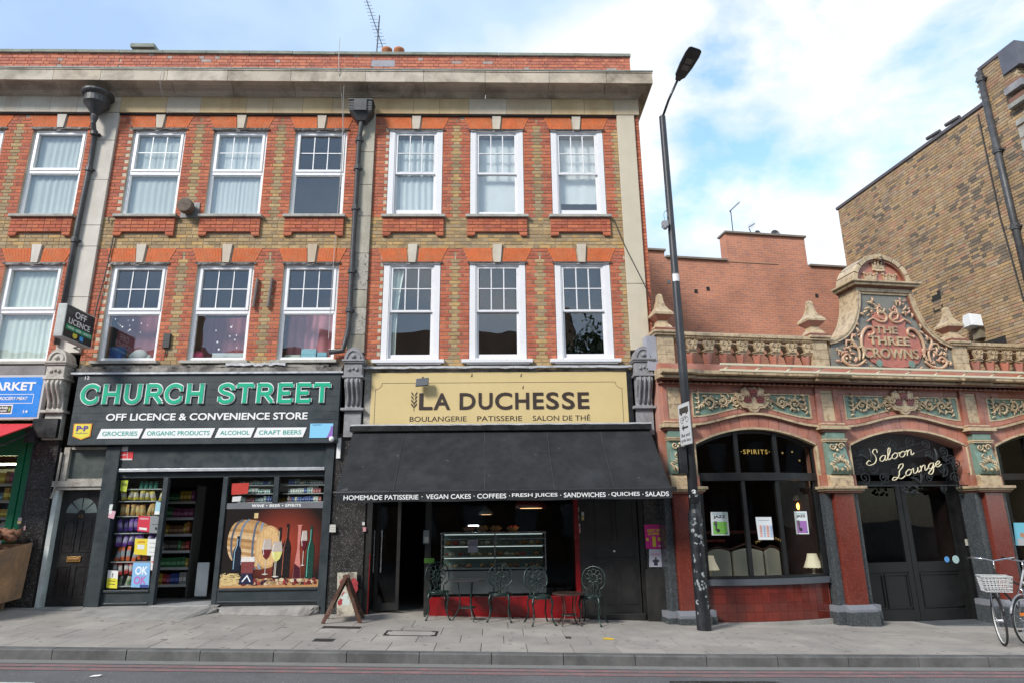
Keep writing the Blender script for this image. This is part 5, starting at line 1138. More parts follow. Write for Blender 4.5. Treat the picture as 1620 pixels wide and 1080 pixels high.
rr = random.Random(12)
for i in range(150):
 y_ = rr.uniform(-1.75, -.22); x_ = rr.uniform(-9.1, -8.13); z_ = 1.06 + .17 * (y_ + 2) + rr.uniform(0, .16) * (1 - abs(y_ + .8))
 o = put('yam', rr.choice(ym), None, (x_, y_, z_ + .12), rot=(rr.uniform(.9, 2.2), rr.uniform(-1, 1), rr.uniform(0, 6))); o['label'] = 'brown yams heaped in the plywood produce bin'; o['category'] = 'yam'; o['group'] = 'yams heaped in the produce bin'
q = MB(); q.disc(-8.28, 1.33, .045, -.62, -.60, 14); single(q, 'cut_yam_face', mat('yam_flesh', (.55, .50, .42), .8), 'pale cut end of a yam on top of the heap', 'yam')
ps = thing('projecting_sign', 'black projecting lightbox reading OFF LICENCE, hung from the pale pilaster', 'sign', (-7.56, -.2, 4.79))
q = MB(); q.box(-7.64, -7.485, -1.05, -.2, 4.79, 5.39); q.build('case', mat('sign_case', (.45, .47, .46), .5, var=.08, dirt=(.25, .22, .18), dirt_amt=.5, dscale=5), ps, bevel=.01)
TS = Matrix(((0, -1, 0, -7.48), (1, 0, 0, 0), (0, 0, 1, 0), (0, 0, 0, 1)))
q = MB(); q.T = TS; q.box(-1.03, -.22, -.002, .004, 4.81, 5.37); q.build('face', M_sblack, ps)
q = MB(); q.T = TS; text(q, 'OFF', -.80, -.47, 5.20, 5.32, -.003, .003, bold=.01); text(q, 'LICENCE', -.95, -.33, 5.06, 5.165, -.003, .003, bold=.01); q.build('lettering', M_white, ps)
q = MB(); q.T = TS; q.box(-1.0, -.24, -.004, -.0022, 4.945, 5.035); o = q.build('green_band', mat('band_green', (.0, .28, .12), .4), ps)
q = MB(); q.T = TS; text(q, 'WINE \u2022 BEER \u2022 SPIRITS', -.96, -.28, 4.968, 5.012, -.0042, .001, bold=.02); q.build('lettering', M_white, o)
q = MB(); q.T = TS; q.prism([(-.78, 4.92), (-.78, 4.86), (-.72, 4.835), (-.66, 4.86), (-.66, 4.92)], -.004, -.0022); q.build('yellow_badge', mat('badge_yellow'), ps)
q = MB(); q.T = TS; q.box(-.58, -.48, -.004, -.0022, 4.84, 4.92); q.build('blue_badge', mat('badge_blue', (.05, .35, .75), .4), ps)
q = MB(); q.tube([(-7.9, -.05, 5.33), (-7.56, -.3, 5.33)], .015, 6); q.tube([(-7.9, -.05, 4.85), (-7.56, -.3, 4.82)], .015, 6); q.build('bracket', M_black, ps)
M_yel = mat('sign_yellow', (.62, .485, .235), .5, var=.05, vscale=1.2, fine=.03, dirt=(.56, .43, .20), dirt_amt=.5, dscale=1.2)
M_choc = mat('sign_brown', (.035, .022, .018), .5, var=0)
sg = thing('fascia_sign', 'yellow bakery fascia with dark lettering and a wheat ear', 'sign', (.1, -.1, 3.35))
q = MB(); q.box(-2.29, 2.50, -.10, -.03, 3.34, 4.33); q.build('board', M_yel, sg, bevel=.004)
q = MB(); q.box(2.50, 2.60, -.09, -.02, 3.30, 4.36); q.build('side_board', M_sblack, sg)
q = MB(); q.box(-2.42, -2.292, -.07, -.02, 3.30, 4.36); q.build('side_board', M_peel, sg)
yy = -.1005; q = MB(); w = .007; a, b, c, d = -2.21, 2.40, 3.36, 4.13; r_ = .12
pl = [(a, c), (a, d - r_)] ; pl += [(a + r_ * math.cos(math.radians(t)), d + r_ * (math.sin(math.radians(t)))) for t in range(-90, 1, 15)]
pl2 = [(a + r_, d)] + [(b - r_, d)];
q.ribbon([(a, c), (a, d - r_)], w, yy - .002, yy); q.ribbon([(a + r_ * math.cos(math.radians(t)), d + r_ * math.sin(math.radians(t))) for t in range(-90, 1, 10)], w, yy - .0024, yy)
q.ribbon([(a + r_, d), (b - r_, d)], w, yy - .002, yy); q.ribbon([(b + r_ * math.cos(math.radians(t)), d + r_ * math.sin(math.radians(t))) for t in range(180, 271, 10)], w, yy - .0024, yy); q.ribbon([(b, c), (b, d - r_)], w, yy - .002, yy)
q.build('outline', M_choc, sg)
for body, px0, px1, z0, z1 in (('L', 663, 684, 0, 0), ('A', 686, 712, 0, 0), ('D', 727, 752, 0, 0), ('U', 757, 779, 0, 0), ('C', 783, 810, 0, 0), ('H', 815, 837, 0, 0), ('E', 843, 860, 0, 0), ('S', 864, 884, 0, 0), ('S', 889, 909, 0, 0), ('E', 914, 932, 0, 0)):
 x0 = at(px0, 635, -.11)[0]; x1 = at(px1, 635, -.11)[0]; q = MB(); text(q, body, x0, x1, 3.625 if body not in 'SC' else 3.618, 3.935 if body not in 'SC' else 3.942, yy, .012, bold=.018); q.build('letter', M_choc, sg)
for body, px0, px1 in (('BOULANGERIE', 648, 738), ('PATISSERIE', 755, 826), ('SALON DE TH\u00c9', 843, 934)):
 x0 = at(px0, 662, -.11)[0]; x1 = at(px1, 662, -.11)[0]; q = MB(); text(q, body, x0, x1, 3.405, 3.50 if 'TH' not in body else 3.525, yy, .003, bold=.004); q.build('lettering', M_choc, sg)
q = MB(); cx = at(655, 635, -.11)[0]
q.tube([(cx, yy - .003, 3.60), (cx, yy - .003, 3.78)], .005, 5)
for k in range(4):
 for s_ in (-1, 1):
  z = 3.66 + k * .07; q.prism([(cx + s_ * .006, z), (cx + s_ * .052, z + .055), (cx + s_ * .055, z + .095), (cx + s_ * .02, z + .06)], yy - .004, yy)
q.build('wheat_ear', M_choc, sg)
q = MB()
for px_, pz_ in ((747, 593), (825, 593), (828, 612)): x, z = at(px_, pz_, -.1); q.tube([(x, yy, z + .03), (x - .01, yy - .02, z), (x - .015, yy, z - .03)], .006, 4)
q.build('hook', M_black, sg, kind='stuff')
fl = thing('floodlight', 'small dark floodlight fixed over the top left of the yellow fascia', 'light fitting', (-1.35, -.2, 4.0)); q = MB(); q.hexa([(-1.45, -.30, 4.03), (-1.22, -.30, 4.05), (-1.21, -.26, 4.20), (-1.44, -.26, 4.18), (-1.45, -.22, 4.03), (-1.22, -.22, 4.05), (-1.21, -.2, 4.20), (-1.44, -.2, 4.18)]); q.build('housing', mat('lamp_grey', (.06, .07, .08), .5), fl, bevel=.008)
q = MB(); q.tube([(-1.33, -.24, 4.2), (-1.33, -.12, 4.24), (-1.33, -.03, 4.24)], .01, 5); q.build('bracket', M_black, fl)
M_can = mat('awning_canvas', (.0105, .012, .0145), .9, var=.25, vscale=1.5, fine=.2, fscale=70, dirt=(.028, .031, .035), dirt_amt=.7, dscale=2.4, speck=(.32, .33, .34), spk_amt=.003, spk_scale=22)
aw = thing('awning', 'long black fabric awning over the bakery front with a lettered valance', 'awning', (.2, -.1, 3.0))
q = MB(); q.box(-2.60, 2.86, -.34, -.03, 3.20, 3.30); q.build('cassette', M_sblack, aw, bevel=.01)
wavy(-2.58, 2.86, -.35, 3.30, .022, .006, 21, aw, 'flashing', M_leadw)
YA, ZA = -1.28, 2.09
q = MB(); n = 44; vs = []; fs = []; m_ = 8
for j in range(m_ + 1):
 t = j / m_
 for i in range(n + 1):
  u = i / n; xa = -2.55 + 5.39 * u; xb = -2.56 + 5.44 * u
  sag = -.035 * math.sin(math.pi * t) * (1 + .5 * math.sin(u * 9.4 + 1)) + .010 * math.sin(u * 26 + t * 2) * t + .004 * math.sin(u * 40) * math.sin(math.pi * t); vs.append((xa + (xb - xa) * t, -.28 + (YA + .28) * t, 3.19 + (ZA + .02 - 3.19) * t + sag - .012 * t * (1 - u)))
for j in range(m_):
 for i in range(n): k = j * (n + 1) + i; fs.append((k, k + n + 1, k + n + 2, k + 1))
q.add(vs, fs); q.build('canopy', M_can, aw, smooth=True)
q = MB()
for u in (.17, .44, .65, .83):
 xa = -2.55 + 5.39 * u; xb = -2.56 + 5.44 * u; q.tube([(xa + (xb - xa) * t, -.28 + (YA + .28) * t, 3.19 + (ZA + .02 - 3.19) * t - .035 * math.sin(math.pi * t) + .003) for t in (0, .2, .4, .6, .8, 1)], .004, 4)
q.build('seam', mat('seam', (.05, .055, .06), .8), aw, kind='stuff')
q = MB(); q.tube([(-2.60, YA + .01, ZA), (2.93, YA + .01, ZA + .015)], .022, 8); q.box(2.88, 2.97, YA - .02, YA + .05, ZA - .03, ZA + .04); q.build('front_bar', M_sblack, aw)
q = MB(); vs = []; fs = []
n = 60
for j in range(4):
 for i in range(n + 1):
  u = i / n; x = -2.55 + 5.44 * u; t = j / 3; vs.append((x, YA - .008 + .006 * math.sin(u * 55) * t, ZA - .005 + .012 * u - t * (.15 + .006 * math.sin(u * 23))))
for j in range(3):
 for i in range(n): k = j * (n + 1) + i; fs.append((k + n + 1, k + n + 2, k + 1, k))
q.add(vs, fs); val = q.build('valance', M_can, aw, smooth=True)
bits = [('HOMEMADE PATISSERIE', 544, 662), ('VEGAN CAKES', 674, 745), ('COFFEES', 755, 801), ('FRESH JUICES', 810, 882), ('SANDWICHES', 892, 958), ('QUICHES', 967, 1012), ('SALADS', 1021, 1058)]
q = MB()
for body, a, b in bits:
 zc = 1.972 + .010 * (a - 544) / 500; x0 = at(a, 785, YA)[0]; x1 = at(b, 785, YA)[0]; text(q, body, x0, x1, zc, zc + .075, YA - .017, .002, bold=.012)
for px_ in (668, 750, 806, 887, 963, 1017): x = at(px_, 785, YA)[0]; q.disc(x, 2.015, .008, YA - .019, YA - .017, 8)
q.build('lettering', M_white, val)
for xs_ in (-2.45, 2.75):
 q = MB(); q.tube([(xs_, -.1, 2.75), (xs_ * .96, -.7, 2.45), (xs_, YA + .03, ZA)], .02, 6); q.build('arm', M_sblack, aw)
bk = thing('shopfront', 'dark bakery shopfront in the shade of the awning with red sill and open doorway', 'shopfront', (.1, 0, .05))
M_redp = mat('red_gloss', (.22, .004, .007), .25, var=.08, spec=.6)
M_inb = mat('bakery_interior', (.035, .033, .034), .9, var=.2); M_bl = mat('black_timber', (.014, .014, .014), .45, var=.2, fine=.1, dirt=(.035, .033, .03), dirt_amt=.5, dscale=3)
b = MB(); b.box(-2.30, 2.68, -.02, .10, 2.35, 3.3); b.box(-2.30, -2.18, -.03, .10, .05, 2.35); b.box(-1.24, -1.14, .02, .10, .05, 2.35); b.box(1.50, 1.60, -.02, .10, .0, 2.35); b.box(2.58, 2.68, -.02, .10, -.1, 2.35); b.build('timber_frame', M_bl, bk)
q = MB(); q.box(-1.14, 1.42, -.03, .10, zf(1) - .1, .36); q.build('red_stall_riser', M_redp, bk, bevel=.01)
M_rp2 = mat('dark_red', (.16, .004, .006), .35, var=.1); q = MB(); q.box(1.42, 1.50, -.035, .10, .0, 2.35); q.build('red_post', M_rp2, bk)
q = MB(); q.box(-2.20, -2.185, -.035, .10, .05, 1.1); q.build('red_post', M_rp2, bk)
q = MB(); q.box(-1.14, 1.42, .02, .03, .36, 2.35); q.build('window_glass', glass_mat('bakery_glass', (.90, .92, .92), .6, base=.015), bk)
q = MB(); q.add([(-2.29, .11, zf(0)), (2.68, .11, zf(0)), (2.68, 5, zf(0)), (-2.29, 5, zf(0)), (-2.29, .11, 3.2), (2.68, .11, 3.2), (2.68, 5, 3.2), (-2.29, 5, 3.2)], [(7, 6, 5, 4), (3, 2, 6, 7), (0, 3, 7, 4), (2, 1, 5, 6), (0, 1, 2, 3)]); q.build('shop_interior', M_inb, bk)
gd = thing('glass_door', 'black glazed bakery door folded open with a pair of long steel pull handles', 'door', (-1.95, .08, .1)); q = MB(); q.box(-2.14, -1.70, .20, .24, .14, .26); q.box(-2.14, -1.70, .20, .24, 2.2, 2.3); q.box(-2.14, -2.08, .20, .24, .26, 2.2); q.box(-1.76, -1.70, .20, .24, .26, 2.2); q.build('door_frame', M_bl, gd)
q = MB(); q.box(-2.08, -1.76, .215, .222, .26, 2.2); q.build('door_glass', M_glassS, gd)
M_steel = mat('steel', (.45, .46, .47), .25, metal=.9, var=.05)
for px_ in (590, 602):
 a = at(px_, 905, .12); c = at(px_ + 1, 838, .12); q = MB(); q.tube([(a[0], .12, a[1]), (a[0], .12, c[1])], .012, 8); q.tube([(a[0], .12, a[1] + .1), (a[0], .20, a[1] + .1)], .008, 6); q.tube([(a[0], .12, c[1] - .1), (a[0], .20, c[1] - .1)], .008, 6); q.build('handle', M_steel, gd)
ct = thing('display_counter', 'glass fronted cake counter behind the bakery window', 'counter', (.1, .6, .1))
cx0, cx1 = -.98, .93; zt_ = 1.40
q = MB(); q.box(cx0, cx1, .50, 1.1, .36, .75); q.build('base', mat('counter_grey', (.30, .31, .30), .5, var=.1), ct)
q = MB(); q.box(cx0 - .02, cx1 + .02, .42, 1.1, zt_, zt_ + .03); q.box(cx0, cx1, .45, .47, zt_ - .10, zt_ - .085); q.build('top_shelf', M_steel, ct)
for z in (.78, .98, 1.18): q = MB(); q.box(cx0, cx1, .50, 1.05, z, z + .015); q.build('shelf', M_shelf, ct)
q = MB(); q.add([(cx0, .46, .76), (cx1, .46, .76), (cx1, .50, zt_), (cx0, .50, zt_)], [(0, 1, 2, 3)]); q.build('front_glass', M_glassS, ct)
q = MB(); q.box(cx0, cx1, 1.06, 1.08, .75, zt_); q.build('glow_toned_back', mat('mint_glow_paint', (.24, .36, .33), .3, var=.2), ct)  # mint colour on the back panel stands in for the counter's glow
for x in (cx0, 0.0, cx1): q = MB(); q.box(x - .012, x + .012, .47, .50, .75, zt_); q.build('post', M_steel, ct)
q = MB(); rr = random.Random(8)
for z in (.795, .995, 1.195):
 x = cx0 + .05
 while x < cx1 - .1:
  w = rr.uniform(.05, .13); c = rr.choice([(.40, .18, .06), (.50, .27, .10), (.20, .07, .03), (.60, .45, .25), (.55, .50, .40), (.45, .05, .04), (.10, .05, .03)])
  if rr.random() < .85:
   for _ in range(rr.choice([1, 2])): q.ball((x + w / 2, .62 + rr.uniform(0, .2), z + .04), w * .5, 8, 5, col=c, sc=(1, 1, .7))
  x += w + .01
q3 = MB(); [q3.box(cx0 + .05, cx1 - .05, .52, .54, z - .012, z) for z in (1.395, 1.18, .98)]; q3.build('lit_strip', mat('counter_glow', (1, 1, 1), .5, var=0, emit=(.85, 1, .95), es=.35), ct)
single(q, 'cakes', mat('cake', rough=.7, tint=True, var=.2, vscale=30, fine=.2), 'assorted buns and pastries on the shelves of the cake counter', 'cakes', tint=True, kind='stuff')
M_bowl = mat('straw_bowl', (.42, .26, .12), .8, var=.1)
for i, (px_, c) in enumerate(((742, (.35, .05, .04)), (763, (.40, .25, .05)), (784, (.35, .22, .10)), (811, (.40, .06, .05)))):
 x = at(px_, 838, .7)[0]; t = thing('bowl', ['wide bowl of red fruit, leftmost on the cake counter', 'bowl of green and yellow fruit, second from the left on the counter', 'low straw bowl, third along the counter top', 'pale bowl of red fruit at the right of the counter top'][i], 'bowl', (x, .7, zt_ + .03))
 q = MB(); q.lathe([(.05, 0), (.09, .03), (.125, .08), (.118, .082), (.085, .035), (.0, .03)], x, .7, 16, zt_ + .03); q.build('bowl_shell', M_bowl, t, smooth=True)
 q = MB(); [q.ball((x + .06 * math.cos(k * 1.3), .7 + .06 * math.sin(k * 1.3), zt_ + .11), .035, 7, 5) for k in range(6)]; q.build('fruit', mat('fruit%d' % i, c, .5), t, smooth=True, kind='stuff')
for i, (px_, pz_, y_, rad, c, lb) in enumerate(((769, 813, .9, .14, (.30, .33, .30), 'pale glass pendant lamp hanging over the left of the cake counter'), (840, 803, .5, .30, (.16, .02, .02), 'wide dark red pendant lamp hanging over the right of the cake counter'))):
 x, z = at(px_, pz_, y_); t = thing('pendant_lamp', lb, 'lamp', (x, y_, z)); q = MB(); q.lathe([(rad, 0), (rad * .9, rad * .35), (rad * .45, rad * .75), (.03, rad * .95), (.02, rad * 1.1)], x, y_, 18, z); q.build('lamp_shade', mat('shade%d' % i, c, .4), t, smooth=True)
 q = MB(); q.tube([(x, y_, z + rad), (x, y_, 3.1)], .005, 4); q.build('cord', M_black, t); q = MB(); q.disc(x, 0, rad * .75, 0, .003, 16); q = MB(); q.lathe([(rad * .7, 0), (rad * .7, .006)], x, y_, 14, z - .004); q.build('glowing_ring', mat('warm_glow', (1, .8, .5), .5, var=0, emit=(1, .55, .25), es=.6 if i else 1.0), t)
q = MB(); a = at(741, 831, .9); c = at(757, 830, .9); q.box(a[0], c[0], .9, .95, a[1] - .01, a[1] + .012); single(q, 'strip_light', M_tube, 'short lit white tube above the cake counter', 'light')
yg = .006
poster('coffee poster on dark board inside the bakery doorway edge', [(669, 859), (679, 859), (679, 838), (670, 838)], (.18, .22, .24), [(None, .2, .9, .1, .5, (.45, .47, .42), 0)]); poster('green sticker low in the bakery window beside the doorway', [(671, 890), (687, 890), (687, 882), (671, 882)], (.10, .26, .03), (), 'sticker', 'sticker')
poster('pale sheet hung on the cake counter glass', [(740, 873), (756, 873), (756, 853), (741, 853)], (.25, .25, .30), [(None, .1, .9, .5, .9, (.15, .15, .2), 0)])
yg = -.024
for i, (px_, pz_, w_, h_, c) in enumerate(((914, 805, 4, 7, (.3, .3, .27)), (922, 812, 4, 6, (.42, .42, .40)), (914, 818, 4, 7, (.5, .5, .5)), (922, 819, 4, 6, (.45, .35, .12)), (915, 830, 6, 5, (.40, .38, .42)), (914, 838, 9, 9, (.45, .22, .24)), (912, 850, 7, 6, (.40, .25, .27)), (910, 824, 3, 4, (.35, .25, .05)))):
 sheet('sticker', [(px_ - w_ / 2, pz_ + h_ / 2), (px_ + w_ / 2, pz_ + h_ / 2), (px_ + w_ / 2, pz_ - h_ / 2), (px_ - w_ / 2, pz_ - h_ / 2)], -.024, mat('stk%d' % i, c, .6), 'small worn stickers stuck in a column beside the red post of the bakery', 'sticker', group='worn stickers beside the red post')
dd = thing('panelled_door', 'tall black panelled door to the right of the bakery window', 'door', (2.1, .02, -.05)); q = MB(); q.box(1.74, 2.56, .0, .04, .06, 2.34); q.build('door_leaf', M_bl, dd)
q = MB(); q.box(1.60, 1.74, -.01, .05, -.1, 2.35); q.build('jamb', M_bl, dd); q = MB(); q.box(1.62, 2.60, -.10, .05, -.12, .06); q.build('step', M_bl, dd, bevel=.01)
for (a, b, c, d) in ((1.80, 2.12, 1.25, 2.25), (2.18, 2.50, 1.25, 2.25), (1.80, 2.50, .95, 1.17), (1.80, 2.12, .20, .88), (2.18, 2.50, .20, .88)):
 q = MB(); f_ = .025; q.box(a, b, -.012, 0, d - f_, d); q.box(a, b, -.012, 0, c, c + f_); q.box(a, a + f_, -.012, 0, c + f_, d - f_); q.box(b - f_, b, -.012, 0, c + f_, d - f_); q.build('panel_moulding', M_bl, dd)
q = MB(); q.box(2.10, 2.14, -.006, 0, 1.07, 1.10); q.build('letter_sticker', mat('white_card'), dd)
q = MB(); q.box(2.62, 3.0, -.16, -.06, -.14, .78); single(q, 'dado_block', M_bl, 'low dark boarded block under the pink poster', 'panel', bevel=.006)
yg = -.065; PK = (.62, .02, .26)
poster('bright pink concert poster with yellow lettering on the dark pier', [(1022, 867), (1048, 867), (1046, 829), (1019, 829)], PK, [('MUSIC', .25, .75, .88, .93, K_, 0), ('LIGHT OF', .15, .88, .70, .82, (.75, .62, .03), .04), ('ICONS', .2, .85, .56, .68, (.75, .62, .03), .04), (None, .42, .62, .08, .50, (.70, .58, .05), 0), (None, .05, .2, .32, .44, (.70, .58, .05), 0), (None, .75, .93, .32, .46, (.70, .58, .05), 0), ('7pm', .75, .95, .06, .16, Wt, .02)])
poster('small white poster with a dark figure below the pink poster', [(1027, 896), (1047, 896), (1046, 868), (1027, 868)], (.66, .66, .74), [(None, .15, .9, .62, .80, (.65, .45, .55), 0), (None, .38, .68, .08, .42, (.05, .05, .08), 0), (None, .28, .80, .28, .40, (.05, .05, .08), 0), (None, .46, .60, .42, .55, (.12, .08, .08), 0)])
poster('pale sticker low on the black jamb by the bakery door', [(573, 830), (577, 830), (577, 825), (573, 825)], (.6, .6, .6), (), 'sticker', 'sticker'); poster('pink sticker on the black jamb by the bakery door', [(574, 840), (579, 840), (579, 833), (574, 833)], (.5, .25, .28), (), 'sticker', 'sticker')
PA = math.radians(7.9); PO = Vector((3.03, -.30, 0)); PEX = Vector((math.cos(PA), math.sin(PA), 0)); PEY = Vector((-math.sin(PA), math.cos(PA), 0))
def LW(x, y, z): return tuple(PO + PEX * x + PEY * y + Vector((0, 0, z)))
def lgz(x, y): w = LW(x, y, 0); return gz(w[0], w[1])
def atp(px, py, yy=0.0):
 d = Vector((_CM[i][0] * (px - 810) + _CM[i][1] * (540 - py) + _CM[i][2] * -1040.0 for i in range(3))); c = Vector((0, -12.2, 1.6))
 t = (yy - PEY.dot(c - PO)) / PEY.dot(d); p = c + d * t - PO; return PEX.dot(p), p.z
def thingP(name, label, cat, l=(0, 0, 0), group=None):
 o = thing(name, label, cat, LW(*l), group, rz=PA); OFF[o.name] = tuple(l); return o
def singleP(mb, name, m, label, cat, group=None, kind=None, smooth=False, bevel=0):
 xs = [v[0] for v in mb.v]; ys = [v[1] for v in mb.v]; zs = [v[2] for v in mb.v]; l = ((min(xs) + max(xs)) / 2, (min(ys) + max(ys)) / 2, min(zs))
 o = single(mb, name, m, label, cat, l, group, smooth=smooth, bevel=bevel, kind=kind); o.location = LW(*l); o.rotation_euler = (0, 0, PA); OFF[o.name] = l; return o
M_ter = mat('red_terracotta', (.38, .14, .088), .45, var=.22, vscale=3.2, fine=.06, bump=.1, objrand=.20, dirt=(.40, .22, .19), dirt_amt=.65, dscale=2.6, dlo=.42, dhi=.62, coat=.15)
M_terj = mat('terracotta_joint', (.42, .22, .17), .8, var=.1)
M_crm = mat('cream_faience', (.50, .39, .245), .42, var=.10, vscale=3, fine=.05, objrand=.09, bump=.08, coat=.15, dirt=(.17, .10, .07), dirt_amt=.75, dscale=9, dlo=.48, dhi=.66)
M_crj = mat('faience_joint', (.10, .06, .045), .8)
M_grn = mat('green_faience', (.165, .26, .21), .4, var=.12, vscale=5, coat=.2, dirt=(.10, .13, .11), dirt_amt=.7, dscale=7)
M_brn = mat('brown_faience', (.20, .07, .045), .4, var=.2, coat=.2, objrand=.1)
M_mar = mat('red_granite', (.13, .025, .016), .16, var=.12, fine=.35, fscale=150, speck=(.20, .05, .035), spk_amt=.25, spk_scale=110, coat=.5)
M_gra = mat('grey_granite', (.045, .053, .058), .25, var=.12, fine=.35, fscale=150, speck=(.12, .13, .14), spk_amt=.15, spk_scale=110)
M_gri = mat('grey_step_stone', (.17, .18, .205), .7, var=.12, fine=.1)
M_pbl = mat('pub_black', (.009, .0095, .010), .42, var=.1, fine=.05)
M_glP = glass_mat('pub_glass', (.78, .80, .78), .5, base=.012)
pub = thing('pub', 'single storey pub front of red, cream and green glazed terracotta with arches', 'pub', LW(4, 0, -.2), rz=PA); OFF[pub.name] = (4, 0, -.2)
CP_ = [.28, 3.39, 6.55]; XE = 8.30
B0, B1 = .62, 3.05
BAYS = [(.635, 3.045), (3.755, 6.265), (6.925, 9.35)]
def Az(u): return 2.93 + .29 * math.sqrt(max(0, 1 - u * u)) ** 1.0 if False else 2.93 + .29 * (1 - u * u)
def Bz(u): return 3.25 + .215 * .5 * (1 + math.cos(math.pi * max(-1, min(1, u * .97))))
def Cz(u): return 3.43 + .20 * .5 * (1 + math.cos(math.pi * max(-1, min(1, u))))
for bi, (a, b) in enumerate(BAYS):
 xa = 0.0 if bi == 0 else CP_[bi]; xb = CP_[bi + 1] if bi < 2 else XE; cut = b > XE
 xm = (a + b) / 2; hw = (b - a) / 2; n = 24
 pts = [(xa, 2.17), (a, 2.17)] + [(xm + hw * (-1 + 2 * i / n), Az(-1 + 2 * i / n)) for i in range(n + 1) if xm + hw * (-1 + 2 * i / n) <= XE - .01]
 pts += [(b, 2.17), (xb, 2.17), (xb, 4.42), (xa, 4.42)] if not cut else [(XE, Az((XE - xm) / hw)), (XE, 4.42), (xa, 4.42)]
 q = MB(); q.prism(pts, 0, .35); q.build('arch_wall', M_terj, pub)
 nv = 13
 for i in range(nv):
  u0, u1 = -1.03 + 2.06 * i / nv, -1.03 + 2.06 * (i + 1) / nv; g_ = .004
  fx = lambda u, k: xm + hw * u * (1 + k * .05)
  if fx(u1, 1) > XE: break
  lo = [(fx(u, 0) + s_ * g_, max(2.93, Az(max(-1, min(1, u)))) + .036) for u, s_ in ((u0, 1), ((u0 + u1) / 2, 0), (u1, -1))]
  hi = [(fx(u, 1) + s_ * g_, Bz(u)) for u, s_ in ((u1, -1), ((u0 + u1) / 2, 0), (u0, 1))]
  q = MB(); q.prism(lo + hi, -.012 - R.uniform(0, .003), .0); q.build('terracotta_block', M_ter, pub)
  lo = [(fx(u, 1) + s_ * g_, Bz(u) + .055) for u, s_ in ((u0, 1), ((u0 + u1) / 2, 0), (u1, -1))]
  hi = [(fx(u, 1) + s_ * g_, Cz(u) - .004) for u, s_ in ((u1, -1), ((u0 + u1) / 2, 0), (u0, 1))]
  q = MB(); q.prism(lo + hi, -.010 - R.uniform(0, .003), .0); q.build('terracotta_block', M_ter, pub)
 for sgn, xj in ((1, a), (-1, b)):
  if xj > XE: continue
  for z0, z1 in ((2.17, 2.42), (2.42, 2.67), (2.67, 2.925)):
   x0, x1 = sorted((xj - sgn * .036, xj - sgn * .125)); q = MB(); q.box(x0, x1, -.012 - R.uniform(0, .003), 0, z0 + .003, z1 - .003); q.build('terracotta_block', M_ter, pub)
   q = MB(); q.box(*sorted((xj + sgn * .001, xj + sgn * .004)), .0, .30, z0 + .003, z1 - .003); q.build('reveal_block', M_ter, pub)
  q = MB(); q.box(*sorted((xj - sgn * .036, xj + sgn * .006)), -.03, .06, 2.17, 2.93); q.build('bead_moulding', M_crm, pub, bevel=.008)
 q = MB(); pts = [(xm + hw * (-1 + 2 * i / 30), Az(-1 + 2 * i / 30) + .018) for i in range(31) if xm + hw * (-1 + 2 * i / 30) < XE]; q.ribbon(pts, .036, -.03, .06); q.build('bead_moulding', M_crm, pub)
 us = [-1.03 + 2.06 * i / 36 for i in range(37)]; bx_ = lambda u: xm + hw * u * 1.05
 for (dz, w_, y_, m) in ((.040, .040, -.085, M_crm), (.012, .028, -.055, M_brn), (.068, .02, -.05, M_brn)):
  q = MB(); q.ribbon([(bx_(u), Bz(u) + dz - .0) for u in us if bx_(u) < XE], w_, y_, 0); q.build('string_moulding', m, pub)
 pa_, pb_ = a + .0, b - .0
 n = 20; low = [(pa_ + (pb_ - pa_) * i / n, Cz(-1 + 2 * i / n)) for i in range(n + 1)]
 low = [p for p in low if p[0] < XE - .02]; ptsP = low + [(min(pb_, XE - .02), 3.905), (pa_, 3.905)]
 q = MB(); q.prism(ptsP, -.004, .02); pn = q.build('relief_panel', M_grn, pub)
 q = MB(); q.ribbon([(p[0], p[1] + .015) for p in low], .028, -.022, -.002); q.box(pa_, min(pb_, XE - .02), -.024, -.002, 3.88, 3.905); q.box(pa_, pa_ + .028, -.023, -.002, Cz(-1), 3.88)
 if pb_ < XE: q.box(pb_ - .028, pb_, -.023, -.002, Cz(1), 3.88)
 q.build('panel_border', M_crm, pn)
 def spiral(q, cx, cz, r, turns, a0, sgn, y=-.03, w=.018):
  m_ = int(14 * turns); pts = []; ws = []
  for i in range(m_ + 1):
   t = i / m_; rr_ = r * (1 - .86 * t); an = a0 + sgn * t * turns * 2 * math.pi; pts.append((cx + rr_ * math.cos(an), y - .012 * (1 - t), cz + rr_ * math.sin(an))); ws.append(w * (1 - .45 * t))
  q.tube(pts, ws, 6, flat=.8)
 def leaf(q, x, z, an, ln, w, y=-.022):
  m_ = 6; pts = [(x + math.cos(an + .5 * t / m_) * ln * t / m_, y - .02 * math.sin(math.pi * t / m_), z + math.sin(an + .5 * t / m_) * ln * t / m_) for t in range(m_ + 1)]
  q.tube(pts, [max(.004, w * math.sin(math.pi * (.12 + .8 * t / m_))) for t in range(m_ + 1)], 6, flat=.7)
 q = MB(); rr = random.Random(5 + bi)
 for sg_ in (-1, 1):
  for k, (dx, r_, dz) in enumerate(((.34, .085, .0), (.60, .10, -.02), (.88, .125, -.04))):
   cx = xm + sg_ * dx; cz = 3.755 + dz - .03 * (k == 0)
   if cx > XE - .15: continue
   s2 = 1 if k % 2 else -1
   spiral(q, cx, cz, r_, 1.35, math.pi * (.5 if s2 > 0 else 1.5) + (0 if sg_ > 0 else 0), sg_ * s2, w=.021)
   for j in range(7):
    an = j * 2 * math.pi / 7 + rr.random(); leaf(q, cx + math.cos(an) * r_ * .8, cz + math.sin(an) * r_ * .7, an + .6 * s2 * sg_, r_ * rr.uniform(.55, .85), .016)
   q.ball((cx, -.03, cz), .022, 8, 5)
   for j in range(5): leaf(q, cx + rr.uniform(-.13, .13), cz + rr.uniform(-.10, .09), rr.random() * 6.28, .10, .016, y=-.016)
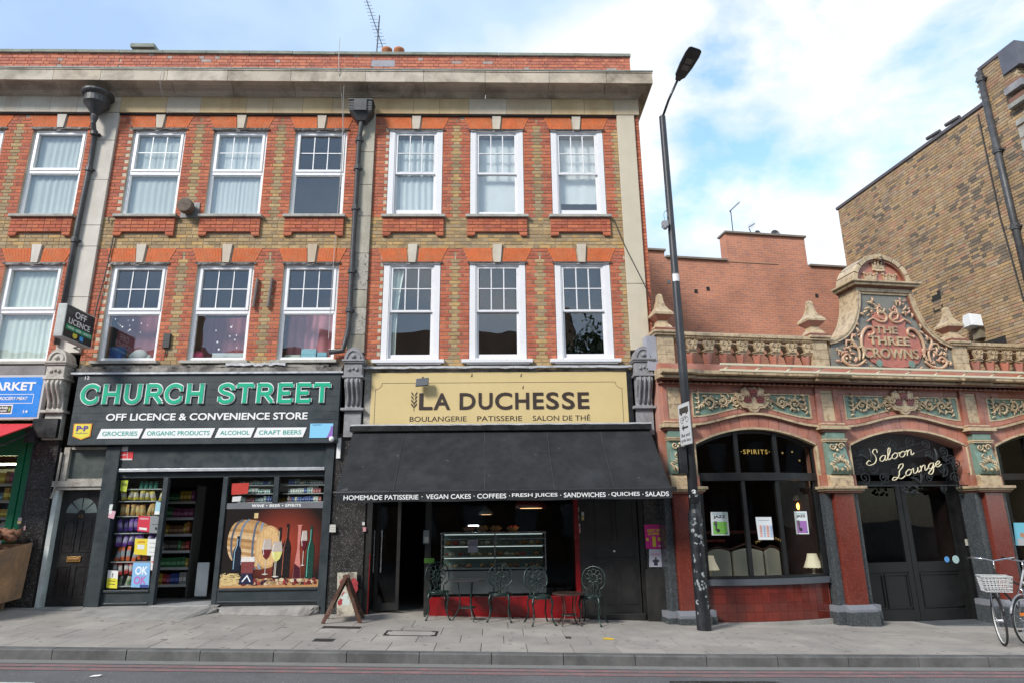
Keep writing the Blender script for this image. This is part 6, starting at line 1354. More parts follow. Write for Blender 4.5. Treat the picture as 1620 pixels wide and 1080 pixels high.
  xs_ = [xm + sg_ * t for t in (.2, .34, .47, .60, .74, .88, 1.0, 1.10)]
  q.tube([(min(x, XE - .05), -.03, 3.73 + .085 * math.sin(i * 1.6) - .02 * i / 4) for i, x in enumerate(xs_)], [.02, .019, .018, .018, .018, .02, .022, .012], 6)
  if xm + sg_ * 1.1 < XE:
   for j in range(5): leaf(q, xm + sg_ * 1.06, 3.52 + .075 * j, (.3 + j * .25) if sg_ > 0 else math.pi - .3 - j * .25, .10, .02)
   for j in range(4): leaf(q, xm + sg_ * 1.10, 3.56 + .09 * j, (2.2 if sg_ > 0 else .9), .13, .018)
 q.build('acanthus_scroll', M_crm, pn, smooth=True)
 if bi < 2:
  sh = [(0, -.25), (.07, -.23), (.12, -.17), (.22, -.16), (.31, -.07), (.30, .0), (.36, .06), (.34, .13), (.27, .10), (.22, .12), (.24, .19), (.14, .235), (.10, .20), (.06, .235), (0, .225)]
  full = [(xm + x, 3.775 + z) for x, z in sh] + [(xm - x, 3.775 + z) for x, z in sh[::-1][1:-1]]
  q = MB(); q.prism(full, -.085, -.01); q.prism([(xm + (x - xm) * .80, 3.775 + (z - 3.775) * .80) for x, z in full], -.095, -.085); so = q.build('crest_shield', M_crm, pub, bevel=.006)
  for s_ in (-1, 1): q = MB(); spiral(q, xm + s_ * .27, 3.80, .07, 1.3, .5, s_, y=-.09, w=.02); q.build('shield_scroll', M_crm, so, smooth=True)
  def crown(q, cx, cz, w, h, y, d=.02):
   q.ribbon([(cx - w * .42, cz), (cx - w * .2, cz - h * .10), (cx + w * .2, cz - h * .10), (cx + w * .42, cz)], h * .26, y - d, y)
   pts = []
   for i in range(5):
    x = cx - w / 2 + w * i / 4; pts += [(x, cz + h * (.78 if i % 2 == 0 else .62))]
    if i < 4: pts += [(x + w / 8, cz + h * .34)]
   q.prism([(cx - w * .40, cz + h * .14)] + pts + [(cx + w * .40, cz + h * .14)], y - d * .8, y)
   for i in range(5): q.disc(cx - w / 2 + w * i / 4, cz + h * (.85 if i % 2 == 0 else .7), h * .12, y - d, y, 8)
  for (dx, dz) in ((0, .095), (-.125, -.035), (.125, -.035)):
   q = MB(); crown(q, xm + dx, 3.775 + dz, .17, .11, -.095, .022); q.build('crown', mat('crown_red', (.17, .03, .03), .35, var=.2, coat=.3), so)
 x = max(xa, 0) + .14 if bi else .45; xe_ = min((CP_[bi + 1] - .14) if bi < 2 else XE, XE)
 k = 0; x = CP_[bi] + .245
 while x < xe_ - .1:
  w = min(.47, xe_ - .11 - x) if bi < 2 else min(.47, XE - x)
  if w < .05: break
  q = MB(); q.box(x + .003, x + w - .003, -.014 - R.uniform(0, .003), 0, 3.912, 4.035); q.build('terracotta_block', M_ter, pub); x += w
 for (s0, s1) in ((CP_[bi] + .245, a - .006), (b + .006, (CP_[bi + 1] - .245) if bi < 2 else 0)):
  if s1 - s0 > .03:
   for z0, z1 in ((3.345, 3.60), (3.60, 3.909)): q = MB(); q.box(s0, s1, -.014 - R.uniform(0, .003), 0, z0 + .003, z1 - .003); q.build('terracotta_block', M_ter, pub)
for ci, c in enumerate(CP_):
 P_ = lambda n_, q, m, **k: q.build(n_, m, pub, **k)
 zg = lgz(c, -.2) - .05
 q = MB(); q.box(c - .235, c - .13, -.055, 0, 3.345, 4.035); q.box(c + .13, c + .235, -.055, 0, 3.345, 4.035); q.box(c - .13, c + .13, -.055, 0, 3.985, 4.035); q.box(c - .13, c + .13, -.055, 0, 3.345, 3.39); P_('pilaster_frame', q, M_ter, bevel=.006)
 for z0, z1, m in ((3.392, 3.66, M_crm), (3.66, 3.93, M_crm), (3.93, 3.983, M_crm)): q = MB(); q.box(c - .128, c + .128, -.035, 0, z0 + .002, z1 - .002); P_('cream_tile', q, m)
 for (h0, h1, e, y_, m) in ((3.17, 3.215, .26, -.16, M_brn), (3.215, 3.285, .31, -.20, M_crm), (3.285, 3.31, .28, -.17, M_brn), (3.31, 3.343, .25, -.13, M_crm)): q = MB(); q.box(c - e, c + e, y_, 0, h0, h1); P_('impost_moulding', q, m, bevel=.008)
 q = MB(); prof = [(0, 3.168), (-.14, 3.168), (-.14, 3.06), (-.115, 2.95), (-.12, 2.80), (-.16, 2.66), (-.205, 2.54), (-.21, 2.47), (-.17, 2.40), (-.12, 2.385), (0, 2.385)]; q.prismx(prof, c - .20, c + .20); P_('console', q, M_grn, bevel=.006)
 q = MB(); q.box(c - .225, c + .225, -.165, 0, 3.015, 3.045); q.box(c - .215, c + .215, -.155, 0, 2.985, 3.014); P_('console_band', q, M_crm, bevel=.005)
 q = MB()
 for s_ in (-1, 1):
  spiral(q, c + s_ * .09, 2.90, .065, 1.3, 0, s_, y=-.13, w=.018)
  spiral(q, c + s_ * .07, 2.72, .045, 1.2, 1, -s_, y=-.15, w=.014)
  for j in range(5): leaf(q, c + s_ * .03 * j, 2.62 - .02 * j, (1.2 + j * .25) if s_ < 0 else 1.9 - j * .25, .11, .017, y=-.185)
  leaf(q, c + s_ * .16, 2.44, 1.57, .16, .022, y=-.205); leaf(q, c + s_ * .10, 2.43, 1.57, .12, .02, y=-.215)
 q.ball((c, -.14, 2.83), .03, 8, 5); q.ball((c, -.14, 2.93), .025, 8, 5); q.ball((c, -.215, 2.47), .03, 8, 5); P_('console_ornament', q, M_crm, smooth=True)
 for s_ in (-1, 1): q = MB(); q.box(*sorted((c + s_ * .203, c + s_ * .35)), -.012, 0, 2.42, 3.165); P_('terracotta_block', q, M_ter)
 q = MB(); q.prismx([(0, 2.175), (-.17, 2.175), (-.17, 2.33), (-.12, 2.383), (0, 2.383)], c - .225, c + .225); P_('cream_block', q, M_crm, bevel=.006)
 q = MB(); q.box(c - .36, c - .228, -.06, 0, 2.175, 2.38); q.box(c + .228, c + .36, -.06, 0, 2.175, 2.38); q.build('shoulder_block', M_ter, pub, kind=None)
 for (h0, h1, e, y_, m) in ((2.05, 2.085, .35, -.20, M_brn), (2.085, 2.12, .385, -.225, M_crm), (2.12, 2.172, .42, -.26, M_crm)): q = MB(); q.box(c - e, c + e, y_, .25, h0, h1); P_('cap_moulding', q, m, bevel=.01)
 q = MB(); q.box(c - .20, c + .20, -.15, .0, .12, 2.05); P_('granite_shaft', q, M_mar, bevel=.012)
 for s_ in (-1, 1): q = MB(); q.box(*sorted((c + s_ * .203, c + s_ * .34)), -.065, .30, .12, 2.05); P_('granite_reveal', q, M_gra, bevel=.01)
 q = MB(); q.prismx([(-.15, .13), (-.25, .06), (-.25, .02), (.0, .02), (.0, .13)], c - .27, c + .27); q.box(c - .43, c - .273, -.13, .3, .02, .12); q.box(c + .273, c + .43, -.13, .3, .02, .12); P_('plinth_top', q, M_gri)
 q = MB(); q.box(c - .29, c + .29, -.265, .0, zg, .018); q.box(c - .44, c - .292, -.14, .3, zg, .018); q.box(c + .292, c + .44, -.14, .3, zg, .018); P_('plinth', q, M_gra, bevel=.008)
q = MB(); x = .04
while x < XE: q.ball((x, -.10, 4.055), .034, 8, 5, sc=(1, 1, .8)); x += .112
q.build('bead_row', mat('bead_glaze', (.30, .16, .10), .35, var=.4, vscale=9, coat=.3), pub, kind='stuff', smooth=True)
q = MB(); q.box(0, XE, -.16, 0, 4.036, 4.042); q.box(0, XE, -.18, 0, 4.095, 4.12); q.build('cornice_soffit', M_brn, pub)
def corn(x0, x1, e):
 x = x0
 while x < x1 - .02:
  w = .46 if x1 - x > .65 else x1 - x
  q = MB(); q.prismx([(-.20 - e, 4.122), (-.20 - e, 4.165), (-.17 - e, 4.175), (-.17 - e, 4.182), (0, 4.182), (0, 4.122)], x + .0035, x + w - .0035); q.build('cornice_block', M_crm, pub)
  q = MB(); q.prismx([(-.27 - e, 4.185), (-.30 - e, 4.20), (-.30 - e, 4.262), (-.05, 4.30), (0, 4.30), (0, 4.185)], x + .0035 + .1 * 0, x + w - .0035); q.build('cornice_block', M_crm, pub); x += w
prev = -.06
for c in CP_:
 if c - .33 > prev + .02: corn(prev, c - .33, 0)
 corn(max(prev, c - .33), c + .36, .07); prev = c + .36
corn(prev, XE, 0)
q = MB(); q.box(0, XE, -.19, .001, 4.118, 4.2605); q.build('cornice_core', M_crj, pub)
q = MB(); q.box(0, XE, -.12, .30, 4.30, 4.42); q.build('parapet_base', M_ter, pub, bevel=.006)
for c in (.20, 3.39, 6.53):
 for z0, z1 in ((4.42, 4.60), (4.60, 4.785), (4.785, 4.965)):
  if 4.59 < z0 < 4.7:
   for a_, b_ in ((c - .16, c - .003), (c + .003, c + .16)): q = MB(); q.box(a_, b_, -.05, .27, z0 + .003, z1 - .003); q.build('cream_tile', M_crm, pub)
  else: q = MB(); q.box(c - .16, c + .16, -.05, .27, z0 + .003, z1 - .003); q.build('cream_tile', M_crm, pub)
 q = MB(); q.box(c - .155, c + .155, -.045, .265, 4.42, 4.965); q.build('pier_core', M_crj, pub)
 q = MB(); q.box(c - .21, c + .21, -.10, .32, 4.967, 5.01); q.box(c - .235, c + .235, -.125, .345, 5.01, 5.06); q.build('pier_cap', M_crm, pub, bevel=.012)
 q = MB(); q.lathe([(.30, 0), (.30, .035), (.25, .06)], c, .11, 4, 5.062, sq=True); q.build('finial_foot', M_brn, pub)
 q = MB(); q.lathe([(.235, 0), (.20, .05), (.14, .10), (.125, .155)], c, .11, 4, 5.122, sq=True); q.build('finial_neck', M_crm, pub)
 q = MB(); q.lathe([(.13, 0), (.25, .085), (.27, .10)], c, .11, 4, 5.278, sq=True); q.build('finial_under', M_ter, pub)
 q = MB(); q.lathe([(.27, 0), (.27, .045), (.18, .12), (.12, .20), (.085, .30), (.07, .40), (.075, .405), (.045, .455), (.0, .46)], c, .11, 4, 5.379, sq=True); q.build('finial_spire', M_crm, pub)
def balus(x0, x1, first):
 x = first
 while x < x1 + .1:
  if x0 < x < x1:
   q = MB(); q.lathe([(.085, 0), (.085, .03), (.06, .045), (.065, .06), (.10, .21), (.105, .25)], x, .10, 8, 4.422); q.build('baluster', M_ter, pub)
   q = MB(); q.box(x - .095, x + .095, .0, .20, 4.672, 4.70); q.box(x - .115, x + .115, -.015, .215, 4.70, 4.722); q.prism([(x - .07, 4.722), (x + .07, 4.722), (x + .12, 4.86), (x + .12, 4.90), (x - .12, 4.90), (x - .12, 4.86)], -.035, .02); q.build('baluster_capital', M_crm, pub)
   q = MB(); [spiral(q, x + s_ * .045, 4.85, .045, 1.2, math.pi / 2, -s_, y=-.04, w=.012) for s_ in (-1, 1)]; q.ball((x, -.04, 4.765), .022, 7, 5); q.box(x - .03, x + .03, -.045, -.035, 4.79, 4.80); q.build('carved_face', M_crm, pub, smooth=True)
  xo = x + .172
  a_, b_ = max(x0, xo - .172), min(x1, xo + .172)
  if b_ - a_ > .05:
   pts = [(a_, 4.722)] + [(xo + .128 * math.cos(math.radians(t)), 4.722 + .135 * math.sin(math.radians(t))) for t in range(180, -1, -15) if a_ + .002 < xo + .128 * math.cos(math.radians(t)) < b_ - .002] + [(b_, 4.722), (b_, 4.91), (a_, 4.91)]
   q = MB(); q.prism(pts, -.0, .20); q.build('arcade_block', M_ter, pub)
   ap = [(xo + .138 * math.cos(math.radians(t)), 4.722 + .145 * math.sin(math.radians(t))) for t in range(170, 9, -16)]; ap = [p for p in ap if a_ < p[0] < b_]
   if len(ap) > 3: q = MB(); q.ribbon(ap, .022, -.012, .21); q.build('arch_moulding', M_crm, pub)
  x += .345
 x = x0
 while x < x1 - .02:
  w = .44 if x1 - x > .6 else x1 - x
  q = MB(); q.prismx([(-.04, 4.912), (-.07, 4.94), (-.07, 4.95), (-.05, 4.955), (-.09, 4.975), (-.09, 5.03), (-.05, 5.05), (.24, 5.05), (.24, 4.912)], x + .003, x + w - .003); q.build('rail_block', M_crm, pub); x += w
 q = MB(); q.box(x0, x1, -.035, .2, 4.914, 5.035); q.build('rail_core', M_crj, pub)
balus(.365, 3.225, .735); balus(6.70, XE, 6.97)
gc = 5.02
L_ = cr([(3.62, 4.95), (3.80, 5.00), (4.03, 5.13), (4.22, 5.35), (4.34, 5.62), (4.40, 5.86), (4.42, 6.04)], 5)
right = [(2 * gc - x, z) for x, z in L_]
out_ = [(3.56, 4.42)] + L_ + right[::-1] + [(2 * gc - 3.56, 4.42)]
q = MB(); q.prism(out_, .02, .42); q.build('gable_wall', M_crm, pub)
for nm, crv in (('l', L_), ('r', right)):
 q = MB(); q.ribbon(crv, .085, -.06, .5); q.build('gable_coping', M_crm, pub); q = MB(); q.ribbon([(x + (.055 if nm == 'l' else -.055), z - .02) for x, z in crv], .035, -.03, .05); q.build('gable_moulding', M_brn, pub)
 q = MB(); q.ribbon([(x + (-.028 if nm == 'l' else .028), z + .01) for x, z in crv], .022, -.075, .5); q.build('gable_moulding', M_crm, pub)
inn = [(3.60, 4.44)] + [(x + .05, z - .045) for x, z in L_] + [(x - .05, z - .045) for x, z in right[::-1]] + [(2 * gc - 3.60, 4.44)]
q = MB(); q.prism(inn, -.002, .019); q.build('gable_field', mat('gable_teal', (.19, .185, .16), .45, var=.12, vscale=5, coat=.2), pub)
for (h0, h1, e, y_, m) in ((6.0, 6.05, .60, -.03, M_crm), (6.05, 6.13, .64, -.06, M_crm), (6.13, 6.16, .68, -.10, M_brn), (6.16, 6.215, .75, -.16, M_crm), (6.215, 6.255, .80, -.20, M_crm)): q = MB(); q.box(gc - e, gc + e, y_, .52, h0, h1); q.build('gable_cornice', m, pub, bevel=.008)
q = MB(); sem = [(gc + .60 * math.cos(math.radians(t)), 6.257 + .56 * math.sin(math.radians(t))) for t in range(0, 181, 10)]; q.prism(sem, .03, .5); q.build('tympanum', M_ter, pub)
for i in range(9):
 t0, t1 = i * 20 + 1, i * 20 + 19; ar = [(gc + .615 * math.cos(math.radians(t0 + (t1 - t0) * k / 4)), 6.257 + .575 * math.sin(math.radians(t0 + (t1 - t0) * k / 4))) for k in range(5)]; q = MB(); q.ribbon(ar, .10, -.06, .52); q.build('arch_rim', M_crm, pub, bevel=.008)
q = MB(); q.ribbon([(gc + .545 * math.cos(math.radians(t)), 6.257 + .50 * math.sin(math.radians(t))) for t in range(0, 181, 8)], .03, -.03, .03); q.build('rim_moulding', M_brn, pub)
q = MB(); q.disc(gc, 6.82, .065, -.10, .1, 14); q.ball((gc, -.10, 6.82), .035, 8, 5); q.build('rosette', M_crm, pub)
for dx, dz in ((0, 6.57), (-.22, 6.31), (.22, 6.31)): q = MB(); crown(q, gc + dx, dz, .30, .19, .03, .05); q.build('crown', M_crm, pub)
half = [(0, 4.46), (.30, 4.50), (.52, 4.58), (.62, 4.72), (.66, 4.90), (.63, 5.08), (.52, 5.20), (.40, 5.24), (.36, 5.34), (.40, 5.45), (.30, 5.60), (.14, 5.66), (.06, 5.58), (0, 5.56)]
full = [(gc + x, z) for x, z in half] + [(gc - x, z) for x, z in half[::-1][1:-1]]
M_pink = mat('pink_faience', (.42, .145, .105), .38, var=.25, vscale=3, coat=.2, dirt=(.30, .06, .04), dirt_amt=.7, dscale=2.5)
q = MB(); q.prism(full, -.03, -.002); q.build('cartouche', M_pink, pub, bevel=.008)
q = MB()
for s_ in (-1, 1):
 M2 = lambda pts: [(gc + s_ * x, y, z) for x, y, z in pts]
 def st(pts, w): c3 = cr([(x, -.04, z) for x, z in pts], 5); q.tube(M2(c3), [w * (.55 + .45 * math.sin(math.pi * min(1, (i + 2) / len(c3)))) for i in range(len(c3))], 7)
 st([(.05, 5.70), (.10, 5.62), (.18, 5.60), (.22, 5.68), (.16, 5.74), (.12, 5.68)], .022)
 st([(.10, 5.46), (.20, 5.50), (.22, 5.60), (.12, 5.62), (.04, 5.52), (.10, 5.42), (.24, 5.42), (.36, 5.48), (.50, 5.40)], .030)
 st([(.66, 4.70), (.70, 4.92), (.66, 5.12), (.55, 5.26), (.42, 5.28), (.38, 5.18), (.46, 5.12)], .036)
 st([(.72, 4.62), (.66, 4.86), (.80, 4.86), (.94, 4.90)], .028)
 st([(.58, 4.50), (.50, 4.46)], .02)
 st([(.66, 4.62), (.84, 4.50), (1.04, 4.50), (1.16, 4.62), (1.06, 4.72), (.96, 4.64)], .034); st([(.84, 4.86), (.90, 4.98), (1.02, 4.98), (1.04, 4.88)], .026); st([(.80, 4.60), (.78, 4.80), (.90, 5.04), (.80, 5.14)], .026)
 for (x, z, an, ln) in ((.30, 5.76, 1.0, .14), (.36, 5.68, .4, .15), (.32, 5.82, 2.2, .12), (.44, 5.62, .2, .12), (.26, 5.60, 2.6, .1), (.95, 4.80, .9, .14), (1.0, 4.76, .3, .14), (1.08, 4.78, -.2, .14), (.96, 4.74, 1.6, .12), (.80, 5.05, 1.2, .13), (.9, 4.56, 2.4, .12), (1.15, 4.72, 1.2, .12), (.74, 5.16, 1.8, .12), (.70, 5.3, 1.2, .1), (.54, 5.52, 1.0, .12), (1.22, 4.55, .8, .1), (1.0, 4.60, 1.9, .1), (.86, 4.70, .8, .12)):
  leaf(q, gc + s_ * x, z, an if s_ > 0 else math.pi - an, ln, .026, y=-.03)
 for _ in range(120):
  x, z = rr.uniform(.1, 1.28), rr.uniform(4.46, 5.95); w_ = 1.38 if z < 4.95 else .62 + .75 * (max(0, 5.6 - z) / .65) ** 2.2
  if x < w_ - .12 and (x > .70 or z > 5.5): leaf(q, gc + s_ * x, z, rr.random() * 6.28, .09, .016, y=-.02)
 for (x, z, r_) in ((.50, 5.12, .035), (.36, 5.62, .03), (1.08, 4.63, .035), (.36, 4.56, .0)):
  if r_: q.ball((gc + s_ * x, -.04, z), r_, 8, 5)
q.build('gable_scrollwork', mat('pink_cream_faience', (.50, .27, .19), .38, var=.25, vscale=4, coat=.2, dirt=(.52, .40, .24), dirt_amt=.9, dscale=5, dlo=.4, dhi=.6), pub, smooth=True)
for s_ in (-1, 1): q = MB(); q.disc(gc + s_ * .36, 4.56, .075, -.036, -.03, 14); q.build('green_boss', M_grn, pub)
for body, x0, x1, z0, z1 in (('THE', 4.67, 5.17, 5.165, 5.32), ('THREE', 4.49, 5.40, 4.93, 5.105), ('CROWNS', 4.34, 5.55, 4.66, 4.865)):
 q = MB(); text(q, body, x0, x1, z0, z1, -.03, .03, bold=.012, spacing=1.05); q.build('lettering', M_crm, pub)
lr = thingP('light_rail', 'long cream metal lighting rail running along the pub cornice', 'rail', (4.5, -.45, 4.2)); M_rail = mat('cream_metal', (.62, .57, .42), .45, var=.05)
q = MB(); q.box(1.03, XE, -.50, -.47, 4.315, 4.355); q.build('top_rail', M_rail, lr, bevel=.005); q = MB(); q.box(1.03, XE, -.50, -.44, 4.205, 4.245); q.build('lower_rail', M_rail, lr, bevel=.005)
x = 1.1
while x < XE - .2: q = MB(); q.tube([(x, -.46, 4.24), (x + .14, -.47, 4.32)], .013, 4); q.build('brace', M_rail, lr); q = MB(); q.tube([(x + .05, -.45, 4.225), (x + .05, -.1, 4.30)], .010, 4); q.build('bracket', M_rail, lr); x += .62
q = MB(); q.box(-.16, .035, .0, .2, 4.30, 4.96); singleP(q, 'render_pier', mat('grey_render', (.34, .35, .40), .8, var=.1), 'plain grey rendered pier between the terrace and the first finial', 'pier')
def bay_y(x, x0=.70, x1=2.99, d=.17): u = (x - (x0 + x1) / 2) / ((x1 - x0) / 2); return .10 - d * max(0, 1 - u * u)
win = thingP('bay_window', 'bowed pub window with black frame over a red tiled dado, first from the left', 'window', (1.85, .05, -.15)); X0, X1 = .66, 3.01
def curved(q, z0, z1, off, th, n=16, x0=X0, x1=X1):
 P = []
 for i in range(n + 1): x = x0 + (x1 - x0) * i / n; y = bay_y(x) + off; P += [(x, y, z0), (x, y, z1), (x, y + th, z1), (x, y + th, z0)]
 q.add(P, [(i * 4 + (a + 1) % 4, i * 4 + a, i * 4 + 4 + a, i * 4 + 4 + (a + 1) % 4) for i in range(n) for a in range(4)] + [(0, 1, 2, 3)[::-1], (4 * n, 4 * n + 1, 4 * n + 2, 4 * n + 3)])
q = MB(); curved(q, .50, .60, -.07, .25); q.build('sill', mat('grey_sill', (.075, .085, .10), .45, var=.1), win)
q = MB(); curved(q, -.2, .50, .0, .12); q.build('dado_backing', mat('tile_grout', (.24, .055, .03), .7), win)
q = MB(); curved(q, -.25, lgz(1.85, -.1) + .05, -.075, .1); q.build('kerb', M_conc, win)
M_tile = mat('red_glazed_tile', (.125, .014, .007), .10, var=.2, vscale=5, coat=.8, objrand=.16, bump=.1, bscale=14)
nx_ = 15
for i in range(nx_):
 for j in range(4):
  xa, xb = X0 + .02 + (X1 - X0 - .04) * i / nx_, X0 + .02 + (X1 - X0 - .04) * (i + 1) / nx_; z0 = .498 - (j + 1) * .148; z1 = .498 - j * .148; g_ = .0022
  ya, yb = bay_y(xa), bay_y(xb); q = MB(); t_ = .006 + R.uniform(0, .0015)
  q.hexa([(xa + g_, ya - t_, z0 + g_), (xb - g_, yb - t_, z0 + g_), (xb - g_, yb - t_, z1 - g_), (xa + g_, ya - t_, z1 - g_), (xa + g_, ya, z0 + g_), (xb - g_, yb, z0 + g_), (xb - g_, yb, z1 - g_), (xa + g_, ya, z1 - g_)]); q.build('glazed_tile', M_tile, win)
q = MB(); curved(q, 2.28, 2.42, -.05, .12); q.build('transom', M_pbl, win, bevel=.004); q = MB(); curved(q, .60, .65, -.02, .07); q.build('bottom_rail', M_pbl, win)
for x in (X0 + .03, 1.46, 2.12, X1 - .03):
 y = bay_y(x); q = MB(); w = .035 if X0 + .1 < x < X1 - .1 else .05; q.box(x - w, x + w, y - .03, y + .05, .65, 2.28); q.build('mullion', M_pbl, win, bevel=.005)
ed = [X0 + .08, 1.42, 1.50, 2.08, 2.16, X1 - .08]
for i in (0, 2, 4):
 q = MB(); n = 5; P = []
 for k in range(n + 1): x = ed[i] + (ed[i + 1] - ed[i]) * k / n; P += [(x, bay_y(x) + .012, .65), (x, bay_y(x) + .012, 2.28)]
 q.add(P, [(k * 2, k * 2 + 2, k * 2 + 3, k * 2 + 1) for k in range(n)]); q.build('pane', M_glP, win)
def upper(win, a, b, y, ml, zb=2.42):
 xm = (a + b) / 2; hw = (b - a) / 2; q = MB()
 pts = [(min(XE, xm + hw * (-1 + 2 * i / 24)), Az(-1 + 2 * i / 24) - .03) for i in range(25)]; q.ribbon([p for p in pts], .06, y - .02, y + .05); q.box(a, a + .05, y - .02, y + .05, zb, 2.92)
 if b < XE: q.box(b - .05, b, y - .02, y + .05, zb, 2.92)
 q.build('arched_frame', M_pbl, win)
 for x in ml: q = MB(); q.box(x - .04, x + .04, y - .035, y + .05, zb, Az((x - xm) / hw) - .02); q.build('mullion', M_pbl, win)
 ed = [a + .05] + ml + [min(b, XE) - .05]
 for i in range(len(ed) - 1):
  xs_ = [ed[i] + (ed[i + 1] - ed[i]) * k / 6 for k in range(7)]; q = MB(); q.prism([(x, zb) for x in xs_] + [(x, Az((x - xm) / hw) - .05) for x in xs_[::-1]], y + .01, y + .014); q.build('pane', M_glP, win)
upper(win, .635, 3.045, .10, [1.475, 2.26])
q = MB(); text(q, '\u00b7SPIRITS\u00b7', 1.58, 2.16, 2.775, 2.86, .105, .003, bold=.01, spacing=1.3); q.build('lettering', mat('gold_leaf', (.55, .36, .08), .4, metal=.3), win)
q = MB()
for (x, z, r_) in ((2.42, 2.80, .02), (2.62, 2.82, .018), (2.75, 2.66, .018)): q.disc(x, z, r_, .106, .108, 8)
q.build('gilt_ornament', mat('dull_gold', (.30, .2, .06), .5), win, kind='stuff')
q = MB(); q.box(X0 - .02, X1 + .02, .35, 3.5, 3.2, 3.25); q = MB(); q.add([(.37, .36, -.1), (3.30, .36, -.1), (3.30, 3.6, -.1), (.37, 3.6, -.1), (.37, .36, 3.4), (3.30, .36, 3.4), (3.30, 3.6, 3.4), (.37, 3.6, 3.4)], [(0, 1, 2, 3), (7, 6, 5, 4), (3, 2, 6, 7), (0, 3, 7, 4), (2, 1, 5, 6)])
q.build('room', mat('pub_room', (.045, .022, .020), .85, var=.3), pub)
sf = thingP('settee', 'cream button backed settee with a wavy dark wood crest inside the pub window', 'settee', (1.85, .75, .3)); M_cush = mat('cream_leather', (.46, .43, .35), .55, var=.06)
for i, (a, b) in enumerate(((.62, 1.02), (1.04, 1.50), (1.54, 2.16), (2.20, 2.50))):
 n = 10; top = [(a + (b - a) * k / n, 1.02 + .055 * math.sin(math.pi * k / n)) for k in range(n + 1)]; q = MB(); q.prism([(a, .45), (b, .45)] + top[::-1], .72, .82); q.build('back_cushion', M_cush, sf, bevel=.02)
q = MB(); pts = [(.60, 1.05), (.82, 1.12), (1.03, 1.04), (1.27, 1.10), (1.52, 1.06), (1.85, 1.15), (2.18, 1.05), (2.35, 1.11), (2.52, 1.04)]; q.tube([(x, .77, z) for x, z in cr(pts, 5)], .022, 6); q.build('crest_rail', mat('dark_wood', (.07, .025, .015), .35), sf, smooth=True)
q = MB(); q.box(.6, 2.52, .50, .82, .3, .50); q.build('seat', M_cush, sf, bevel=.03)
def tlamp(px_, lb, ysh):
 x, z = atp(px_, 912, ysh); z = max(z, .62); t = thingP('table_lamp', lb, 'lamp', (x, ysh, .6)); q = MB(); q.lathe([(.05, 0), (.05, .02), (.02, .04), (.03, .1), (.018, .16)], x, ysh, 10, .6); q.build('lamp_base', mat('pale_ceramic', (.5, .48, .42), .3), t, smooth=True)
 q = MB(); m_ = 24; pr = [(.165, .14), (.15, .18), (.115, .26), (.09, .34), (.085, .38)]; vs = []
 for (r_, zz) in pr:
  for k in range(m_): an = 2 * math.pi * k / m_; rr_ = r_ * (1 + .03 * (k % 2)); vs.append((x + rr_ * math.cos(an), ysh + rr_ * math.sin(an), .6 + zz))
 q.add(vs, [(i * m_ + k, i * m_ + (k + 1) % m_, (i + 1) * m_ + (k + 1) % m_, (i + 1) * m_ + k) for i in range(4) for k in range(m_)]); q.build('lamp_shade', mat('cream_shade', (.62, .58, .44), .8, var=.03, emit=(1, .85, .6), es=.12), t)
 q = MB(); [q.ball((x + .165 * math.cos(k * .42), ysh + .165 * math.sin(k * .42), .735), .014, 6, 4) for k in range(15)]; q.build('shade_fringe', mat('fringe', (.5, .42, .28), .8), t, kind='stuff')
tlamp(1124, 'cream fringed table lamp on the sill at the left of the bowed pub window', .32); tlamp(1289, 'cream fringed table lamp on the sill at the right of the bowed pub window', .32)
wl = thingP('wall_lamp', 'lit amber wall lamp glowing deep inside the pub window', 'lamp', (2.6, 1.2, 1.9)); x, z = atp(1263, 800, 1.2); q = MB(); q.ball((x, 1.2, z), .045, 10, 8, sc=(.8, .8, 1.5)); q.build('bulb', mat('amber_bulb', (1, .5, .1), .5, var=0, emit=(1, .35, .06), es=5), wl, smooth=True)
q = MB(); q.lathe([(.10, 0), (.07, .08), (.03, .11)], x, 1.2, 12, z + .12); q.build('lamp_shade', mat('smoky_shade', (.2, .15, .12), .4), wl)
q = MB(); q.box(.7, 1.75, 1.4, 1.5, 1.18, 1.22); q.build('rail', mat('red_rail', (.30, .03, .02), .3), pub)
q = MB(); q.box(1.0, 2.9, 1.9, 2.0, 1.32, 1.38); q.build('rail', mat('pink_rail', (.22, .05, .04), .4), pub)
q = MB();
ar_ = [(1.62 + .5 * i / 10, .95 + .16 * math.sin(math.pi * i / 10)) for i in range(11)]
for i, ch in enumerate('THREE CROWNS'):
 if ch != ' ':
  u = (i + .5) / 12; text(q, ch, 1.56 + .58 * u, 1.56 + .58 * u + .036, 1.17 + .10 * math.sin(math.pi * u), 1.21 + .10 * math.sin(math.pi * u), bay_y(1.8) + .008, .002)
q.build('gilt_lettering', mat('dull_gold'), win)
